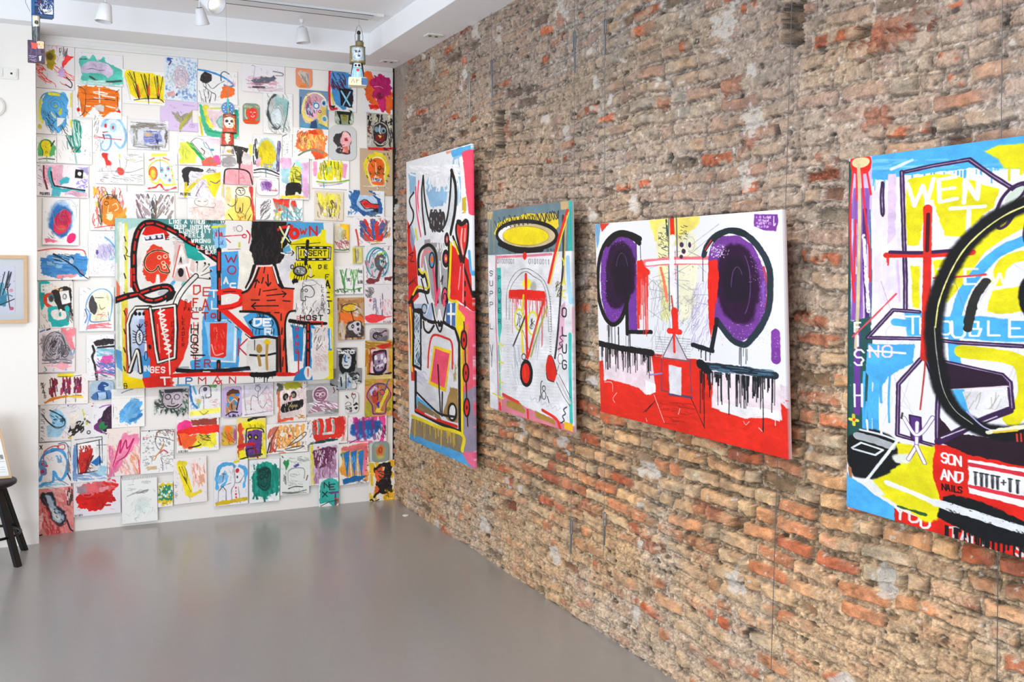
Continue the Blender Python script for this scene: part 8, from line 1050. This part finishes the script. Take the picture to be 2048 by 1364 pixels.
def totem_c():
    D = 5.2; S = D/F_PX; q = at_depth(75, 60, D); Z = lambda py: (60-py)*S; X = lambda px: (px-75)*S
    t = empty('tin_figure', tuple(q), 'hanging blue box figure with a small picture below, top left corner of the photo', 'sculpture', 'hanging painted tin figures')
    def panel(name, x0, x1, z0, z1, y, A, parent):
        ny, nx = A.img.shape[:2]; u = np.linspace(0, 1, nx)[None, :]; v = np.linspace(0, 1, ny)[:, None]; P = np.stack(np.broadcast_arrays(x0+(x1-x0)*u, np.full((ny, nx), y), z0+(z1-z0)*v), -1); return link(name, grid_mesh(name, P, A.img.clip(0, 1), (0, .002, 0), back=False), m_tin, parent)
    o = boxo('blue_box', (X(64), -.03, Z(33)), (X(105), .05, Z(-22)), m_blue, t, .006)
    A = painted(130, 170, '24305a', 36, lambda A: (A.hatch(4, 4, 98, 98, 50, 5, '4a78b8', 30, .2, .5), A.hatch(4, 4, 98, 98, 40, 3, 'dfe2ea', 60, .15, .5), A.dots(4, 4, 98, 98, 40, 4, '16161c'), A.dots(4, 20, 40, 70, 10, 5, 'c03038'), A.poly([(40, 78), (96, 76), (96, 96), (50, 96)], 'd8dce0', rough=3), A.hatch(46, 80, 94, 94, 8, 3, '1c1c20', 0, .3)))
    panel('painted_front', X(70), X(104), Z(-20), Z(31), -.033, A, o)
    bm = bmesh.new(); tube(bm, [(X(62), 0, Z(25)), (X(54), 0, Z(8)), (X(53), 0, Z(-20))], .0014, 6); tube(bm, [(X(85), .02, Z(-20)), (X(85), .02, HC-q[2])], .001, 6); from_bm('wire', bm, m_wire, t)
    A = painted(120, 120, '5a6468', 37, lambda A: (A.hatch(0, 0, 100, 100, 40, 4, '3a4044', 88, .3), A.poly([(36, 0), (66, 0), (64, 40), (38, 44)], 'd8d0bc', rough=3), A.ell(52, 26, 8, 8, '3a4a3a', rough=2), A.hatch(20, 0, 36, 40, 8, 4, '5a90c0', 88, .4)))
    wrap('neck_tube', A, .021, .019, Z(33), Z(84), t, ctr=(X(72), 0)); b = bmesh.new(); tube(b, [(X(66), 0, Z(72)), (X(65), 0, Z(84))], .002, 6); from_bm('wire_stub', b, m_wire, t)
    o = boxo('picture_block', (X(57), -.014, Z(126)), (X(88), .012, Z(82)), m_rust, t, .002)
    A = painted(110, 140, '3c2c4c', 38, lambda A: (A.hatch(0, 0, 100, 100, 40, 4, '5a4468', 88, .3), A.poly([(50, 2), (96, 0), (94, 34), (60, 36)], 'e0b898', rough=3), A.poly([(20, 10), (60, 14), (50, 40), (24, 36)], 'd85040', rough=4), A.dots(60, 4, 94, 30, 8, 3, '1c1418'), A.ell(86, 48, 10, 8, '1c1420'), A.poly([(56, 66), (90, 62), (92, 96), (60, 96)], '2a2438', rough=2), A.poly([(64, 70), (80, 68), (78, 92), (66, 92)], 'e4dce4', rough=3), A.hatch(4, 66, 50, 96, 12, 2, 'a89cc0', 0, .5)))
    panel('small_picture', X(57.5), X(87.5), Z(82.5), Z(125.5), -.0155, A, o)
totem_a(); totem_b(); totem_c()
